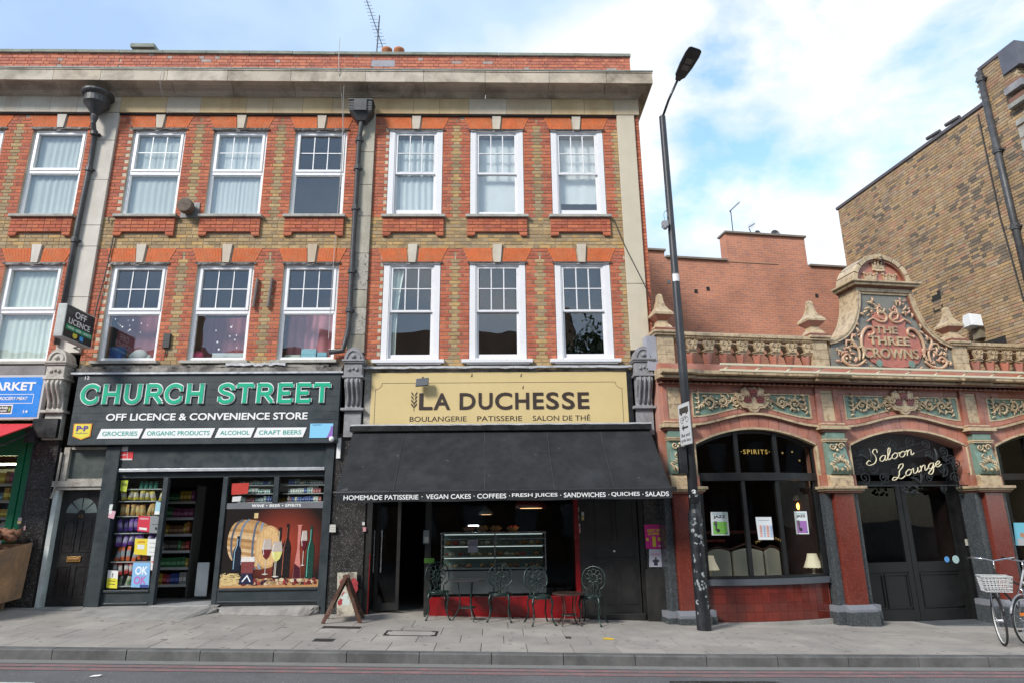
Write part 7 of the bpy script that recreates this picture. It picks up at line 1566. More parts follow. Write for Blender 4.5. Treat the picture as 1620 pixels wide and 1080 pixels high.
def posterP(label, px, yy, col, prints, cat='poster'):
 P = [atp(a, b, yy) for a, b in px]; q = MB(); q.prism(P, yy - .003, yy); o = singleP(q, 'poster', mat('paper_%.2f_%.2f_%.2f' % col, col, .6, var=.03), label, cat)
 def lp(u, v): return ((P[0][0] * (1 - u) + P[1][0] * u) * (1 - v) + (P[3][0] * (1 - u) + P[2][0] * u) * v, (P[0][1] * (1 - u) + P[1][1] * u) * (1 - v) + (P[3][1] * (1 - u) + P[2][1] * u) * v)
 for i, (body, u0, u1, v0, v1, c2, bold) in enumerate(prints):
  q = MB(); y2 = yy - .004 - i * .0008
  if body is None: q.prism([lp(u0, v0), lp(u1, v0), lp(u1, v1), lp(u0, v1)], y2, y2 + .0006)
  elif body == 'o': x, z = lp(u0, v0); q.disc(x, z, u1, y2, y2 + .0006, 12)
  else: a, b = lp(u0, v0), lp(u1, v1); text(q, body, a[0], b[0], a[1], b[1], y2, .0006, bold=bold)
  q.build('print' if body in (None, 'o') else 'lettering', mat('ink_%.2f_%.2f_%.2f' % c2, c2, .6, var=0), o)
 return o
def jazz(c): return [('JAZZ', .14, .86, .70, .86, K_, .04), (None, .1, .9, .90, .93, (.3, .5, .5), 0), (None, .1, .9, .05, .58, c, 0), ('o', .38, .033, .20, 0, (.03, .03, .03), 0), (None, .16, .34, .42, .60, (.10, .10, .09), 0), (None, .22, .32, .2, .5, (.06, .06, .06), 0), ('o', .86, .014, .1, 0, (.05, .1, .35), 0)]
yb1 = bay_y(.98) - .0
posterP('jazz poster with a green picture in the left light of the bowed pub window', [(1126, 846), (1154, 846), (1151, 809), (1124, 809)], bay_y(1.0) + .004, (.66, .70, .70), jazz((.20, .50, .08)))
posterP('white sheet with red and blue marks in the middle light of the pub window', [(1200, 853), (1224, 853), (1220, 817), (1195, 817)], bay_y(1.83) + .004, (.68, .72, .74), [(None, .15, .85, .84, .87, (.35, .35, .35), 0)] + [(None, .15 + .22 * (k % 4), .29 + .22 * (k % 4), .12 + .11 * (k // 4), .20 + .11 * (k // 4), [(.70, .35, .28), (.40, .50, .68)][k % 2], 0) for k in range(20)])
posterP('jazz poster with a purple picture in the right light of the bowed pub window', [(1260, 844), (1280, 844), (1276, 808), (1256, 808)], bay_y(2.55) + .004, (.66, .70, .70), jazz((.32, .14, .40)))
en = thingP('entrance_porch', 'deep dark saloon entrance with boarded lining between two red granite piers', 'porch', (5.0, .8, -.25))
q = MB(); YD = .55; q.box(3.74, 3.77, .30, YD, -.3, 3.3); q.box(6.25, 6.28, .30, YD, -.3, 3.3); q.box(3.74, 6.28, YD - .01, YD + .05, 2.42, 3.3); q.box(3.77, 3.80, .36, YD, -.3, 2.42); q.box(6.20, 6.25, .36, YD, -.3, 2.42); q.build('lining', M_pbl, en)
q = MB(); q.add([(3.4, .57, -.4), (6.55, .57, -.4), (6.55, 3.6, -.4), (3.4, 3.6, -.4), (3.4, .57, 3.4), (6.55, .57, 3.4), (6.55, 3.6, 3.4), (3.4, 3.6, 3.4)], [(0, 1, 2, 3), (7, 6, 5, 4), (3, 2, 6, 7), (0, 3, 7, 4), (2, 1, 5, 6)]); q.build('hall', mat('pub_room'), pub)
q = MB(); q.box(3.74, 6.28, -.05, YD + .3, -.36, lgz(5, .2) + .015); q.build('doorstep', mat('tiled_step', (.10, .11, .12), .4, var=.2), en)
q = MB(); q.add([(3.77, .352, 3.25), (6.25, .352, 3.25), (6.25, YD, 2.75), (3.77, YD, 2.75)], [(0, 1, 2, 3)]); q.build('soffit', mat('porch_soffit', (.12, .12, .13), .7), en)
dz0 = lgz(5, .2) + .02
def leafd(name, x0, x1, glass, panels, lb):
 t = thingP(name, lb, 'door', ((x0 + x1) / 2, YD, dz0)); q = MB(); w = .11; y0, y1 = YD - .06, YD - .015; top = 2.30
 q.box(x0, x0 + w, y0, y1, dz0, top); q.box(x1 - w, x1, y0, y1, dz0, top); q.box(x0 + w, x1 - w, y0, y1, top - w, top); q.box(x0 + w, x1 - w, y0, y1, .60, .78); q.box(x0 + w, x1 - w, y0, y1, dz0, dz0 + .2); q.build('door_frame', M_pbl, t, bevel=.004)
 q = MB(); q.box(x0 + w, x1 - w, y0 + .015, y0 + .02, .78, top - w); q.build('door_glass', M_glP, t)
 q = MB(); q.box(x0 + w, x1 - w, y0 + .02, y1, dz0 + .2, .60); q.build('lower_panel', M_pbl, t)
 n = panels; wd = (x1 - x0 - 2 * w) / n
 for k in range(n):
  a, b = x0 + w + k * wd + .02, x0 + w + (k + 1) * wd - .02; c, d = dz0 + .23, .57; f_ = .022; q = MB(); q.box(a, b, y0 - .004, y0 + .02, d - f_, d); q.box(a, b, y0 - .004, y0 + .02, c, c + f_); q.box(a, a + f_, y0 - .004, y0 + .02, c + f_, d - f_); q.box(b - f_, b, y0 - .004, y0 + .02, c + f_, d - f_); q.build('panel_moulding', M_pbl, t)
 return t
leafd('double_door', 3.80, 5.08, True, 2, 'left leaf of the black half glazed saloon doors, with two small panels'); leafd('double_door', 5.09, 6.20, True, 1, 'right leaf of the black half glazed saloon doors, with one wide panel and round stickers')
for (px_, pz_, r_, c, lb) in ((1498, 884, .055, (.10, .30, .62), 'small blue rating sticker on the right saloon door glass'), (1512, 884, .075, (.38, .55, .55), 'larger round pale sticker on the right saloon door glass')):
 x, z = atp(px_, pz_, YD - .07); q = MB(); q.disc(x, z, r_, YD - .072, YD - .07, 20); q.disc(x, z, r_ * .8, YD - .073, YD - .0721, 16); singleP(q, 'sticker', mat('stick%.2f' % c[0], c, .4), lb, 'sticker')
x, z = atp(1533, 857, .34); q = MB(); q.box(x - .075, x + .075, .345, .35, z - .06, z + .06); singleP(q, 'notice', mat('cream_card', (.5, .49, .42), .6), 'small square cream notice on the right jamb of the saloon porch', 'notice')
ir = thingP('ironwork_screen', 'black wrought iron scroll screen with cream Saloon Lounge lettering in the pub arch', 'ironwork', (5.0, .10, 2.15)); M_ir = mat('wrought_iron', (.028, .032, .034), .4, metal=.4, var=.1)
def spi(q, cx, cz, r, turns, a0, sgn, y=.10, w=.011):
 m_ = int(16 * turns); q.tube([(cx + r * (1 - .88 * i / m_) * math.cos(a0 + sgn * i / m_ * turns * 6.283), y, cz + r * (1 - .88 * i / m_) * math.sin(a0 + sgn * i / m_ * turns * 6.283)) for i in range(m_ + 1)], w, 5)
rr = random.Random(3)
big = [(3.9 + .31 * k, 2.47 + .10 * math.sin(k * 2.1), .07, 1 - 2 * (k % 2)) for k in range(8)] + [(4.05 + .36 * k, 2.74 + .07 * math.cos(k * 1.7), .06, 1 - 2 * (k % 2)) for k in range(6)] + [(4.05, 2.34, .13, 1), (4.25, 2.52, .12, -1), (3.95, 2.62, .10, 1), (4.45, 2.33, .11, 1), (4.02, 2.86, .10, -1), (4.30, 2.80, .11, 1), (5.42, 2.34, .11, -1), (5.15, 2.30, .10, 1), (5.75, 2.50, .14, 1), (6.02, 2.34, .12, -1), (6.10, 2.62, .10, 1), (5.55, 2.78, .11, -1), (5.85, 2.84, .10, 1), (4.75, 2.98, .12, 1), (5.15, 3.02, .11, -1), (5.48, 2.98, .10, 1), (4.55, 3.0, .10, -1), (4.72, 2.42, .10, 1), (6.06, 2.14, .08, 1), (5.72, 2.13, .08, -1)]
q = MB()
for (x, z, r_, s_) in big: spi(q, x, z, r_, 1.7, rr.random() * 6, s_)
for i in range(len(big) - 1):
 a, b = big[i], big[rr.randrange(len(big))]
 if 0 < math.hypot(a[0] - b[0], a[1] - b[1]) < .45: q.tube(cr([(a[0], .10, a[1] - a[2]), ((a[0] + b[0]) / 2 + .05, .10, (a[1] + b[1]) / 2 + .07), (b[0], .10, b[1] + b[2])], 5), .010, 5)
q.build('scroll', M_ir, ir, kind='stuff')
q = MB(); q.box(3.76, 6.26, .09, .11, 2.185, 2.205)
for (x0, z0, x1, z1) in ((3.78, 2.62, 5.45, 3.02), (3.95, 2.52, 5.55, 2.90), (4.35, 2.22, 6.1, 2.66)): q.tube([(x0, .10, z0), (x1, .10, z1)], .008, 5)
q.build('bar', M_ir, ir)
for s_ in range(10):
 q = MB(); x, z = 4.95 + rr.uniform(-.22, .22), 2.10 + rr.uniform(-.05, .06); q.ball((x, .09, z), .028, 7, 5, sc=(1.3, .6, 1)); q.build('iron_leaf', M_ir, ir)
for (x, z) in ((4.2, 2.62), (5.62, 2.62), (5.2, 2.2)):
 q = MB(); leaf(q, x, z, 1.0, .3, .035, y=.09); leaf(q, x, z, 2.0, .25, .03, y=.09); q.build('iron_leaf', M_ir, ir, smooth=True)
CUR = {'a': (1.25, [[(.9, .85), (.5, 1), (.1, .6), (.15, .12), (.5, 0), (.85, .35), (.95, .95), (.88, .2), (1.05, 0), (1.3, .3)]]),
  'o': (1.2, [[(.5, 1), (.1, .6), (.2, .1), (.6, 0), (.95, .4), (.8, .9), (.5, 1), (.9, .82), (1.3, .9)]]),
  'n': (1.2, [[(-.05, .8), (.1, 1), (.12, 0)], [(.12, .55), (.45, 1), (.72, .85), (.72, .15), (.9, 0), (1.2, .3)]]),
  'l': (.65, [[(.0, .3), (.42, 1.5), (.38, 2.1), (.12, 1.9), (.1, .3), (.3, 0), (.65, .3)]]),
  'u': (1.2, [[(-.05, .8), (.1, .95), (.1, .2), (.4, 0), (.75, .4), (.8, .95), (.8, .2), (.95, 0), (1.2, .3)]]),
  'g': (1.15, [[(.85, .85), (.45, 1), (.1, .6), (.2, .1), (.55, .05), (.85, .5), (.9, .95), (.85, -.5), (.5, -1), (.1, -.7), (.5, -.2), (1.2, .35)]]),
  'e': (1.0, [[(.05, .35), (.6, .55), (.75, .85), (.45, 1), (.1, .6), (.2, .1), (.6, 0), (1.0, .3)]]),
  'S': (1.5, [[(1.15, 1.7), (1.05, 2.3), (.6, 2.4), (.45, 1.9), (.85, 1.2), (1.0, .5), (.7, -.1), (-.1, -.25), (-.5, .15), (-.2, .6), (.1, .4)]]),
  'L': (1.6, [[(.5, 1.7), (.75, 2.3), (1.25, 2.3), (1.2, 1.8), (.7, 1.2), (.6, .4), (.1, -.15), (-.4, -.05), (-.2, .35), (.4, .1), (1.0, -.25), (1.6, .1)]])}
M_scr = mat('cream_script', (.66, .60, .42), .4, var=.04)
for wd_, (sx_, sz_), (ex_, ez_) in (('Saloon', atp(1376, 733, .05), atp(1446, 718, .05)), ('Lounge', atp(1416, 757, .05), atp(1489, 736, .05))):
 tw = sum(CUR[c][0] for c in wd_); s1 = (ex_ - sx_) / tw; sz1 = s1 * 1.0; x = sx_; sl = (ez_ - sz_) / (ex_ - sx_)
 sz1 = .105
 for c in wd_:
  q = MB()
  for st_ in CUR[c][1]: q.tube([(x + (px_ + .12 * pz_) * s1, .045, sz_ + sl * (x + px_ * s1 - sx_) + pz_ * sz1) for px_, pz_ in cr(st_, 6)], .0098, 6)
  q.build('script_letter', M_scr, ir, smooth=True); x += CUR[c][0] * s1
w3 = thingP('arched_window', 'dark pub window in the third arch, cut off by the right edge', 'window', (7.6, .1, -.3))
upper(w3, 6.925, 9.35, .10, [7.75])
q = MB(); q.box(6.925, XE, .08, .16, 2.30, 2.42); q.box(6.925, 7.0, .08, .16, .60, 2.3); q.box(7.7, 7.78, .08, .16, .6, 2.3); q.box(6.9, XE, .0, .2, .50, .60); q.build('frame', M_pbl, w3)
q = MB(); q.box(7.0, XE, .11, .114, .6, 2.3); q.build('pane', M_glP, w3); q = MB(); q.box(6.9, XE, .06, .2, -.45, .5); q.build('dado', mat('tile_grout'), w3)
for i in range(9):
 for j in range(5):
  q = MB(); q.box(6.92 + i * .15 + .002, 7.07 + i * .15 - .002, .053, .06, .498 - (j + 1) * .148 + .002, .498 - j * .148 - .002); q.build('glazed_tile', M_tile, w3)
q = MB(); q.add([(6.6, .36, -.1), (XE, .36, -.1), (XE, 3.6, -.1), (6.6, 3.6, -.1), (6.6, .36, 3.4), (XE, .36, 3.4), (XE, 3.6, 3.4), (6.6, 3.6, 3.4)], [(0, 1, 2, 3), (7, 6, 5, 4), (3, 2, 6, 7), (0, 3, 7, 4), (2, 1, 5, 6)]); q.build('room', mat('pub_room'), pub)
posterP('blue poster with faces in the last pub window at the right edge', [(1607, 862), (1640, 862), (1638, 826), (1603, 826)], .10, (.15, .48, .62), [('o', .35, .05, .45, 0, (.45, .22, .14), 0), ('o', .65, .05, .60, 0, (.40, .2, .13), 0), (None, .1, 1, .0, .3, (.4, .42, .45), 0)])
q = MB(); q.box(0.1, XE, .35, 6.3, 3.9, 4.0); q.build('flat_roof', M_lead, pub); q = MB(); q.box(0.02, .10, .35, 6.3, -.3, 3.98); q.build('side_wall', M_mort, pub); q = MB(); q.box(.1, XE, 6.2, 6.3, -.3, 3.9); q.build('back_wall', M_mort, pub)
WX = 8.35
STK = [(.37, .26, .145), (.34, .235, .13), (.40, .29, .175), (.32, .225, .13), (.41, .275, .14), (.36, .24, .15), (.37, .215, .135), (.34, .26, .175)]
DRK = [(.14, .115, .09), (.17, .135, .10), (.22, .165, .12)]
tb = thingP('stock_brick_building', 'tall yellow stock brick side wall rising behind the pub at the right', 'building', (WX, 2, -.3))
M_stk = mat('stock_brick', rough=.92, tint=True, var=.2, vscale=5, fine=.22, fscale=50, bump=.5, bscale=55, dirt=(.10, .085, .06), dirt_amt=.4, dscale=.9)
M_stkm = mat('stock_mortar', (.42, .34, .22), .95, var=.2, vscale=2, fine=.2)
from mathutils import noise as mn
bl_ = []; z = -.1; k = 0; rr = random.Random(4)
while z < 11.55:
 y = -1.05 + (0 if k % 2 else .06)
 i = k % 2
 while y < 5.15:
  w = (.215, .1025)[i % 2]; i += 1
  top = 11.6 if y < -.26 else 10.72
  if z + .07 < top and z > 3.6 - 0:
   if not (1.0 < y + w / 2 < 1.36 and 5.0 < z < 5.3): bl_.append((y, z, min(w, 5.15 - y)))
  y += w + .011
 z += CH; k += 1
bl_.sort(key=lambda b: (b[0] - .0 * b[1]))
big_ = [b for b in bl_ if b[2] > .2 and 4.9 < b[1] and b[0] > -.2][:290]; ids = set(id(b) for b in big_)
SM = {}
q = MB()
for b in bl_:
 y, z, w = b; dn = mn.noise(Vector((y * .8, z * .9, 3))) ; dark = rr.random() < (.08 + max(0, dn) * .55 if z > 6.8 else .04)
 pal = DRK if dark else STK; c = rr.choice(pal)
 if id(b) in ids:
  if c not in SM: m_ = MB(); m_.box(-.012, 0, 0, .215, 0, CH - .012, col=c); SM[c] = m_.mesh('brick', M_stk, tint=True)
  put('brick', SM[c], tb, (WX - rr.uniform(0, .006), y, z))
 else: q.box(WX - .012 - rr.uniform(0, .008), WX, y, y + w, z, z + CH - .012, col=c)
q.build('brickwork', M_stk, tb, tint=True, kind='stuff')
q = MB(); z = -.4; k = 0
while z < 11.05:
 for (x, w) in flemish(WX + (.05 if k % 2 else 0), WX + 4, k % 2): q.box(x, x + w, -1.073, -1.061, z, z + CH - .012, col=rr.choice(STK), back=False)
 z += CH; k += 1
q.build('front_brickwork', M_stk, tb, tint=True, kind='stuff')
q = MB(); q.box(WX, WX + 4, -1.06, 5.16, -.5, 10.72); q.box(WX, WX + .5, -1.06, -.27, 10.72, 11.6); q.build('wall', M_stkm, tb)
q = MB(); q.prismx([(-.28, 10.72), (5.20, 10.72), (5.20, 10.80), (-.28, 10.80)], WX - .05, WX + .4); q.build('coping', mat('slate_coping', (.09, .08, .085), .7, var=.2), tb)
q = MB(); q.box(WX - .04, WX + .6, -1.12, -.22, 11.58, 11.66); q.build('coping', mat('slate_coping'), tb); q = MB(); q.box(WX - .06, WX + 3, -1.20, -.78, 11.05, 11.64); q.build('metal_capping', mat('grey_capping', (.13, .13, .15), .5, var=.2, metal=.3), tb)
for y in (.9, 1.5): q = MB(); q.tube([(WX - .02, y - .4, 10.86), (WX - .03, y, 10.89)], .05, 7); q.build('broken_tile', mat('slate_coping'), tb)
for (z0, z1, e, c) in ((10.70, 10.78, .06, (.22, .10, .07)), (10.50, 10.66, .16, (.26, .26, .27)), (10.28, 10.40, .10, (.20, .10, .07)), (10.15, 10.25, .16, (.30, .30, .27)), (9.75, 9.87, .05, (.36, .36, .33)), (9.45, 9.70, .03, (.38, .36, .32)), (9.15, 9.40, .03, (.36, .34, .31)), (8.9, 9.10, .03, (.35, .33, .30))):
 q = MB(); q.box(WX - e, WX + 4, -1.06 - e, -.80, z0, z1); q.build('stone_band', mat('band_%.2f' % c[0], c, .85, var=.2, fine=.15, dirt=(.12, .10, .08), dirt_amt=.5, dscale=5), tb)
for (y, z0, z1, w) in ((2.02, 6.48, 7.02, .30),): q = MB(); q.box(WX - .016, WX + .0, y, y + w, z0, z1); q.build('vent_opening', M_dark, tb)
q = MB(); q.box(WX - .02, WX, .55, 1.35, 5.15, 5.42); q.build('dark_opening', M_dark, tb)
dp = thingP('downpipe', 'dark square shouldered downpipe on the yellow stock brick wall', 'drainpipe', (WX - .1, -.3, 5)); q = MB(); q.tube([(WX - .10, -.30, 11.5), (WX - .10, -.30, 4.4)], .07, 10); q.build('pipe', M_pipe, dp, smooth=True)
for z in (9.45, 7.6, 11.3): q = MB(); q.lathe([(.09, -.06), (.09, .06)], WX - .10, -.30, 10, z); q.box(WX - .15, WX, -.40, -.2, z - .02, z + .02); q.build('collar', M_pipe, dp)
cb = MB(); cb.tube([(WX - .03, .02, 10.6), (WX - .03, .05, 8), (WX - .03, -.05, 6)], .018, 5); singleP(cb, 'cable', M_cblk, 'black cable beside the downpipe on the stock brick wall', 'cable')
fb = thingP('floodlight', 'white box light with a grey bracket on the stock brick wall above the balustrade', 'light fitting', (WX - .2, 1.2, 5.7)); q = MB(); x_ = WX; q.hexa([(x_ - .34, 1.0, 5.78), (x_ - .12, .92, 5.74), (x_ - .10, .95, 6.02), (x_ - .32, 1.04, 6.07), (x_ - .34, 1.28, 5.78), (x_ - .12, 1.30, 5.74), (x_ - .10, 1.25, 6.02), (x_ - .32, 1.22, 6.07)]); q.build('housing', mat('white_box', (.68, .70, .72), .4, var=.04), fb, bevel=.01)
q = MB(); q.box(x_ - .14, x_, 1.02, 1.24, 5.50, 5.76); q.build('bracket', mat('bracket_tan', (.20, .17, .12), .7), fb)
fw = thingP('brick_building', 'plain red brick rear wall with a stepped parapet beyond the pub', 'building', (6, 6.4, 3))
m = bpy.data.materials.new('far_brick'); m.use_nodes = True; t_ = m.node_tree; l = t_.links.new; nd = t_.nodes; b_ = nd['Principled BSDF']
tcn = nd.new('ShaderNodeTexCoord'); sp = nd.new('ShaderNodeSeparateXYZ'); cb_ = nd.new('ShaderNodeCombineXYZ'); l(tcn.outputs['Object'], sp.inputs[0]); l(sp.outputs[0], cb_.inputs[0]); l(sp.outputs[2], cb_.inputs[1])
bt = nd.new('ShaderNodeTexBrick'); bt.inputs['Scale'].default_value = 1; bt.inputs['Brick Width'].default_value = .225; bt.inputs['Row Height'].default_value = .075; bt.inputs['Mortar Size'].default_value = .006; bt.inputs['Mortar Smooth'].default_value = .2
bt.inputs['Color1'].default_value = (.50, .20, .115, 1); bt.inputs['Color2'].default_value = (.40, .165, .105, 1); bt.inputs['Mortar'].default_value = (.48, .32, .24, 1); bt.inputs['Bias'].default_value = -.1
l(cb_.outputs[0], bt.inputs['Vector'])
nz = nd.new('ShaderNodeTexNoise'); nz.inputs['Scale'].default_value = 9; nz.inputs['Detail'].default_value = 6; mpn = nd.new('ShaderNodeMapping'); mpn.inputs['Scale'].default_value = (.5, 1, 2.2); l(tcn.outputs['Object'], mpn.inputs[0]); l(mpn.outputs[0], nz.inputs['Vector'])
nz2 = nd.new('ShaderNodeTexNoise'); nz2.inputs['Scale'].default_value = .8; l(tcn.outputs['Object'], nz2.inputs['Vector'])
mx_ = nd.new('ShaderNodeMix'); mx_.data_type = 'RGBA'; mr_ = nd.new('ShaderNodeMapRange'); mr_.inputs[1].default_value = .52; mr_.inputs[2].default_value = .62; mr_.inputs[4].default_value = .55; l(nz.outputs[0], mr_.inputs[0]); l(mr_.outputs[0], mx_.inputs[0]); l(bt.outputs['Color'], mx_.inputs[6]); mx_.inputs[7].default_value = (.27, .16, .145, 1)
hs_ = nd.new('ShaderNodeHueSaturation'); mr3 = nd.new('ShaderNodeMapRange'); mr3.inputs[1].default_value = .3; mr3.inputs[2].default_value = .7; mr3.inputs[3].default_value = .82; mr3.inputs[4].default_value = 1.18; l(nz2.outputs[0], mr3.inputs[0]); l(mr3.outputs[0], hs_.inputs['Value']); l(mx_.outputs[2], hs_.inputs['Color']); l(hs_.outputs[0], b_.inputs['Base Color']); b_.inputs['Roughness'].default_value = .9
bp_ = nd.new('ShaderNodeBump'); bp_.inputs['Strength'].default_value = .3; l(bt.outputs['Fac'], bp_.inputs['Height']); bp_.invert = True; l(bp_.outputs[0], b_.inputs['Normal'])
FY = 6.4; steps = [(-3.0, 9.57), (3.13, 9.36), (5.22, 10.31), (7.94, 9.34), (13.0, 9.34)]
pts = [(-3, 2.5)]
pts = [(-3, 2.5), (13, 2.5), (13, 9.34), (7.94, 9.34), (7.94, 10.31), (5.22, 10.31), (5.22, 9.36), (3.13, 9.36), (3.13, 9.57), (-3, 9.57)]
q = MB(); q.prism(pts, FY, FY + .4); q.build('wall', m, fw)
M_cop = mat('far_coping', (.20, .17, .14), .8, var=.2)
for (a, b, z) in ((-3, 3.16, 9.57), (3.16, 5.18, 9.36), (5.18, 7.98, 10.31), (7.98, 13, 9.34)): q = MB(); q.box(a, b, FY - .07, FY + .47, z, z + .06); q.build('coping', M_cop, fw)
q = MB(); q.box(5.26, 6.9, FY - .02, FY - .0, 9.34, 9.38); q.build('stone_string', mat('pale_string', (.42, .25, .17), .8), fw)
for (px_, pz_) in ((1101, 461), (1120, 457), (1292, 468), (1058, 446)): x, z = atp(px_, pz_, FY); q = MB(); q.box(x - .05, x + .05, FY - .012, FY, z - .06, z + .06); q.build('air_brick', M_dark if px_ != 1058 else mat('grey_metal'), fw)
def dish(px_, pz_, r_, lb):
 x, z = atp(px_, pz_, FY + .6); q = MB(); pr = [(r_, .10), (r_ * .8, .05), (r_ * .4, .012), (0.001, 0)]; m_ = 18; vs = []
 for (a, b) in pr:
  for k in range(m_): an = 2 * math.pi * k / m_; vs.append((x + a * math.cos(an), FY + .6 - b * 1.2, z + a * math.sin(an)))
 q.add(vs, [(i * m_ + k, i * m_ + (k + 1) % m_, (i + 1) * m_ + (k + 1) % m_, (i + 1) * m_ + k) for i in range(3) for k in range(m_)]); singleP(q, 'satellite_dish', mat('dish_grey', (.25, .27, .28), .6), lb, 'satellite dish')
dish(1224, 374, .17, 'larger grey satellite dish peeping over the stepped parapet'); dish(1196, 372, .11, 'smaller grey satellite dish beside the short aerial')
def yagiP(lb, base, top, b0, b1, n, el):
 t = thingP('television_aerial', lb, 'aerial', base); q = MB(); q.tube([base, top], .016, 5); q.build('mast', M_al, t); q = MB(); q.tube([b0, b1], .014, 5); q.build('boom', M_al, t); q = MB(); B0, B1 = Vector(b0), Vector(b1)
 for i in range(n): c = B0 + (B1 - B0) * (i + .5) / n; q.tube([c + Vector((-.0, 0, -el)), c + Vector((0, 0, el))], .006, 4)
 q.build('element', M_al, t, kind='stuff')
P1 = atp(1160, 370, FY + .2); P2 = atp(1156, 334, FY + .2); P3 = atp(1154, 335, FY + .2); P4 = atp(1170, 320, FY + .2)
yagiP('thin aerial on a tall mast at the left of the stepped parapet', (P1[0], FY + .2, P1[1] - .3), (P2[0], FY + .2, P2[1]), (P3[0], FY + .2, P3[1]), (P4[0], FY + .2, P4[1]), 10, .06)
P1 = atp(1191, 371, FY + .2); P2 = atp(1185, 362, FY + .2); P3 = atp(1184, 360, FY + .2); P4 = atp(1194, 354, FY + .2)
yagiP('short toothed aerial beside the satellite dishes', (P1[0], FY + .2, P1[1] - .1), (P2[0], FY + .2, P2[1]), (P3[0], FY + .2, P3[1]), (P4[0], FY + .2, P4[1]), 7, .10)
def lampx(): pass
LB = Vector((3.327, -1.0, gz(3.327, -1.0)))
sl = thing('street_lamp', 'tall black street lamp with peeling stickers, standing on the pavement before the pub', 'street lamp', tuple(LB))
M_post = mat('lamp_post_paint', (.012, .014, .017), .32, var=.15, fine=.08, dirt=(.07, .075, .08), dirt_amt=.4, dscale=5)
lx, ly = 3.32, -1.0
q = MB(); q.lathe([(.115, 0), (.115, 1.75), (.108, 1.80), (.085, 1.86), (.085, 1.95)], lx, ly, 18, LB.z); q.build('base_column', M_post, sl, smooth=False)
q = MB(); q.lathe([(.082, 0), (.078, 2.4), (.065, 4.5), (.062, 7.35), (.064, 7.36), (.02, 7.40)], lx, ly, 16, LB.z + 1.95); q.build('shaft', mat('shaft_paint', (.03, .034, .04), .4, var=.15, fine=.1, dirt=(.06, .06, .065), dirt_amt=.4, dscale=3), sl, smooth=True)
q = MB(); q.tube([(lx, ly, 9.20), (lx + .10, ly - .18, 9.48), (lx + .24, ly - .38, 9.77)], .024, 8); q.build('arm', M_post, sl, smooth=True)
h0 = Vector((lx + .24, ly - .38, 9.77)); h1 = Vector((3.78, -1.92, 10.07)); ax_ = (h1 - h0).normalized(); sd_ = Vector((ax_.y, -ax_.x, 0)).normalized() * -1; up_ = sd_.cross(ax_)
if up_.z < 0: up_ = -up_
q = MB(); vs = []; fs = []; Ln = (h1 - h0).length
secs = [(0, .05, .03), (.08, .07, .04), (.14, .11, .05), (.45, .15, .05), (.8, .165, .045), (.96, .15, .035), (1, .11, .02)]
for (u, w, h) in secs:
 c = h0 + ax_ * Ln * u; vs += [tuple(c - sd_ * w - up_ * h * .4), tuple(c + sd_ * w - up_ * h * .4), tuple(c + sd_ * w * .8 + up_ * h), tuple(c - sd_ * w * .8 + up_ * h)]
for i in range(len(secs) - 1):
 for k in range(4): fs.append((i * 4 + k, i * 4 + (k + 1) % 4, i * 4 + 4 + (k + 1) % 4, i * 4 + 4 + k))
fs += [(3, 2, 1, 0), (24, 25, 26, 27)]; q.add(vs, fs); q.build('lantern', M_post, sl)
q = MB()
for u in (.42, .62):
 c = h0 + ax_ * Ln * u - up_ * .028; d1 = ax_ * .05; d2 = sd_ * .08; q.add([tuple(c - d1 - d2), tuple(c + d1 - d2), tuple(c + d1 + d2), tuple(c - d1 + d2)], [(0, 1, 2, 3)])
q.build('led_panel', mat('led_off', (.10, .09, .085), .2), sl)
q = MB(); q.ball((3.18, -1.08, 6.83), .05, 9, 6); q.box(3.13, 3.24, -1.12, -1.02, 6.84, 6.95); q.tube([(3.26, -1.05, 6.9), (3.2, -1.05, 6.9)], .015, 5); q.tube(cr([(3.2, -1.06, 6.95), (3.18, -1.06, 7.1), (3.24, -1.04, 7.18), (3.28, -1.02, 7.0)], 5), .008, 5); single(q, 'camera_sensor', mat('sensor_grey', (.28, .28, .30), .5), 'small grey sensor unit clamped high on the street lamp', 'sensor', bevel=.006)
rr = random.Random(17); q = MB()
for _ in range(60):
 t0 = rr.uniform(.25, 2.25) ** 1.0; big2 = 1.35 < t0 < 1.9; an = rr.uniform(-2.7, -.45); w = rr.uniform(.02, .07) * (1.9 if big2 else 1); h = rr.uniform(.02, .09) * (1.5 if big2 else 1)
 rad = (.1165 if t0 < 1.72 else .089) + _ * .00001; n = 5; zc = LB.z + t0
 if 1.74 < t0 < 1.95: continue
 vs = []; pts = [(an + (w / rad) * math.cos(6.283 * k / 7) * rr.uniform(.5, 1) * .5, zc + h * .5 * math.sin(6.283 * k / 7) * rr.uniform(.5, 1)) for k in range(7)]
 q.add([(lx + rad * math.cos(a), ly + rad * math.sin(a), z) for a, z in pts], [tuple(range(7))])
q.build('torn_sticker', mat('sticker_scrap', (.22, .24, .25), .7, var=.5, vscale=12), sl, kind='stuff')
def band_txt(zc, body, h):
 q = MB(); q.T = Matrix.Translation((lx - .01, ly - .09, zc)); text(q, body, -.03, .03, 0, h, -.012, .003, bold=.03); q.build('lettering', M_white, sl)
band_txt(2.03, '2', .06)
q = MB()
for a in range(-150, -20, 10): an = math.radians(a); an2 = math.radians(a + 9); rad = .0715; q.add([(lx + rad * math.cos(an), ly + rad * math.sin(an), 5.78), (lx + rad * math.cos(an2), ly + rad * math.sin(an2), 5.78), (lx + rad * math.cos(an2), ly + rad * math.sin(an2), 5.92 + .02 * math.sin(a)), (lx + rad * math.cos(an), ly + rad * math.sin(an), 5.92)], [(0, 1, 2, 3)])
q.build('white_tape', M_white, sl)
ts = thing('road_sign', 'white bus and cycle lane sign strapped to the street lamp', 'road sign', (3.3, -1.15, 2.75))
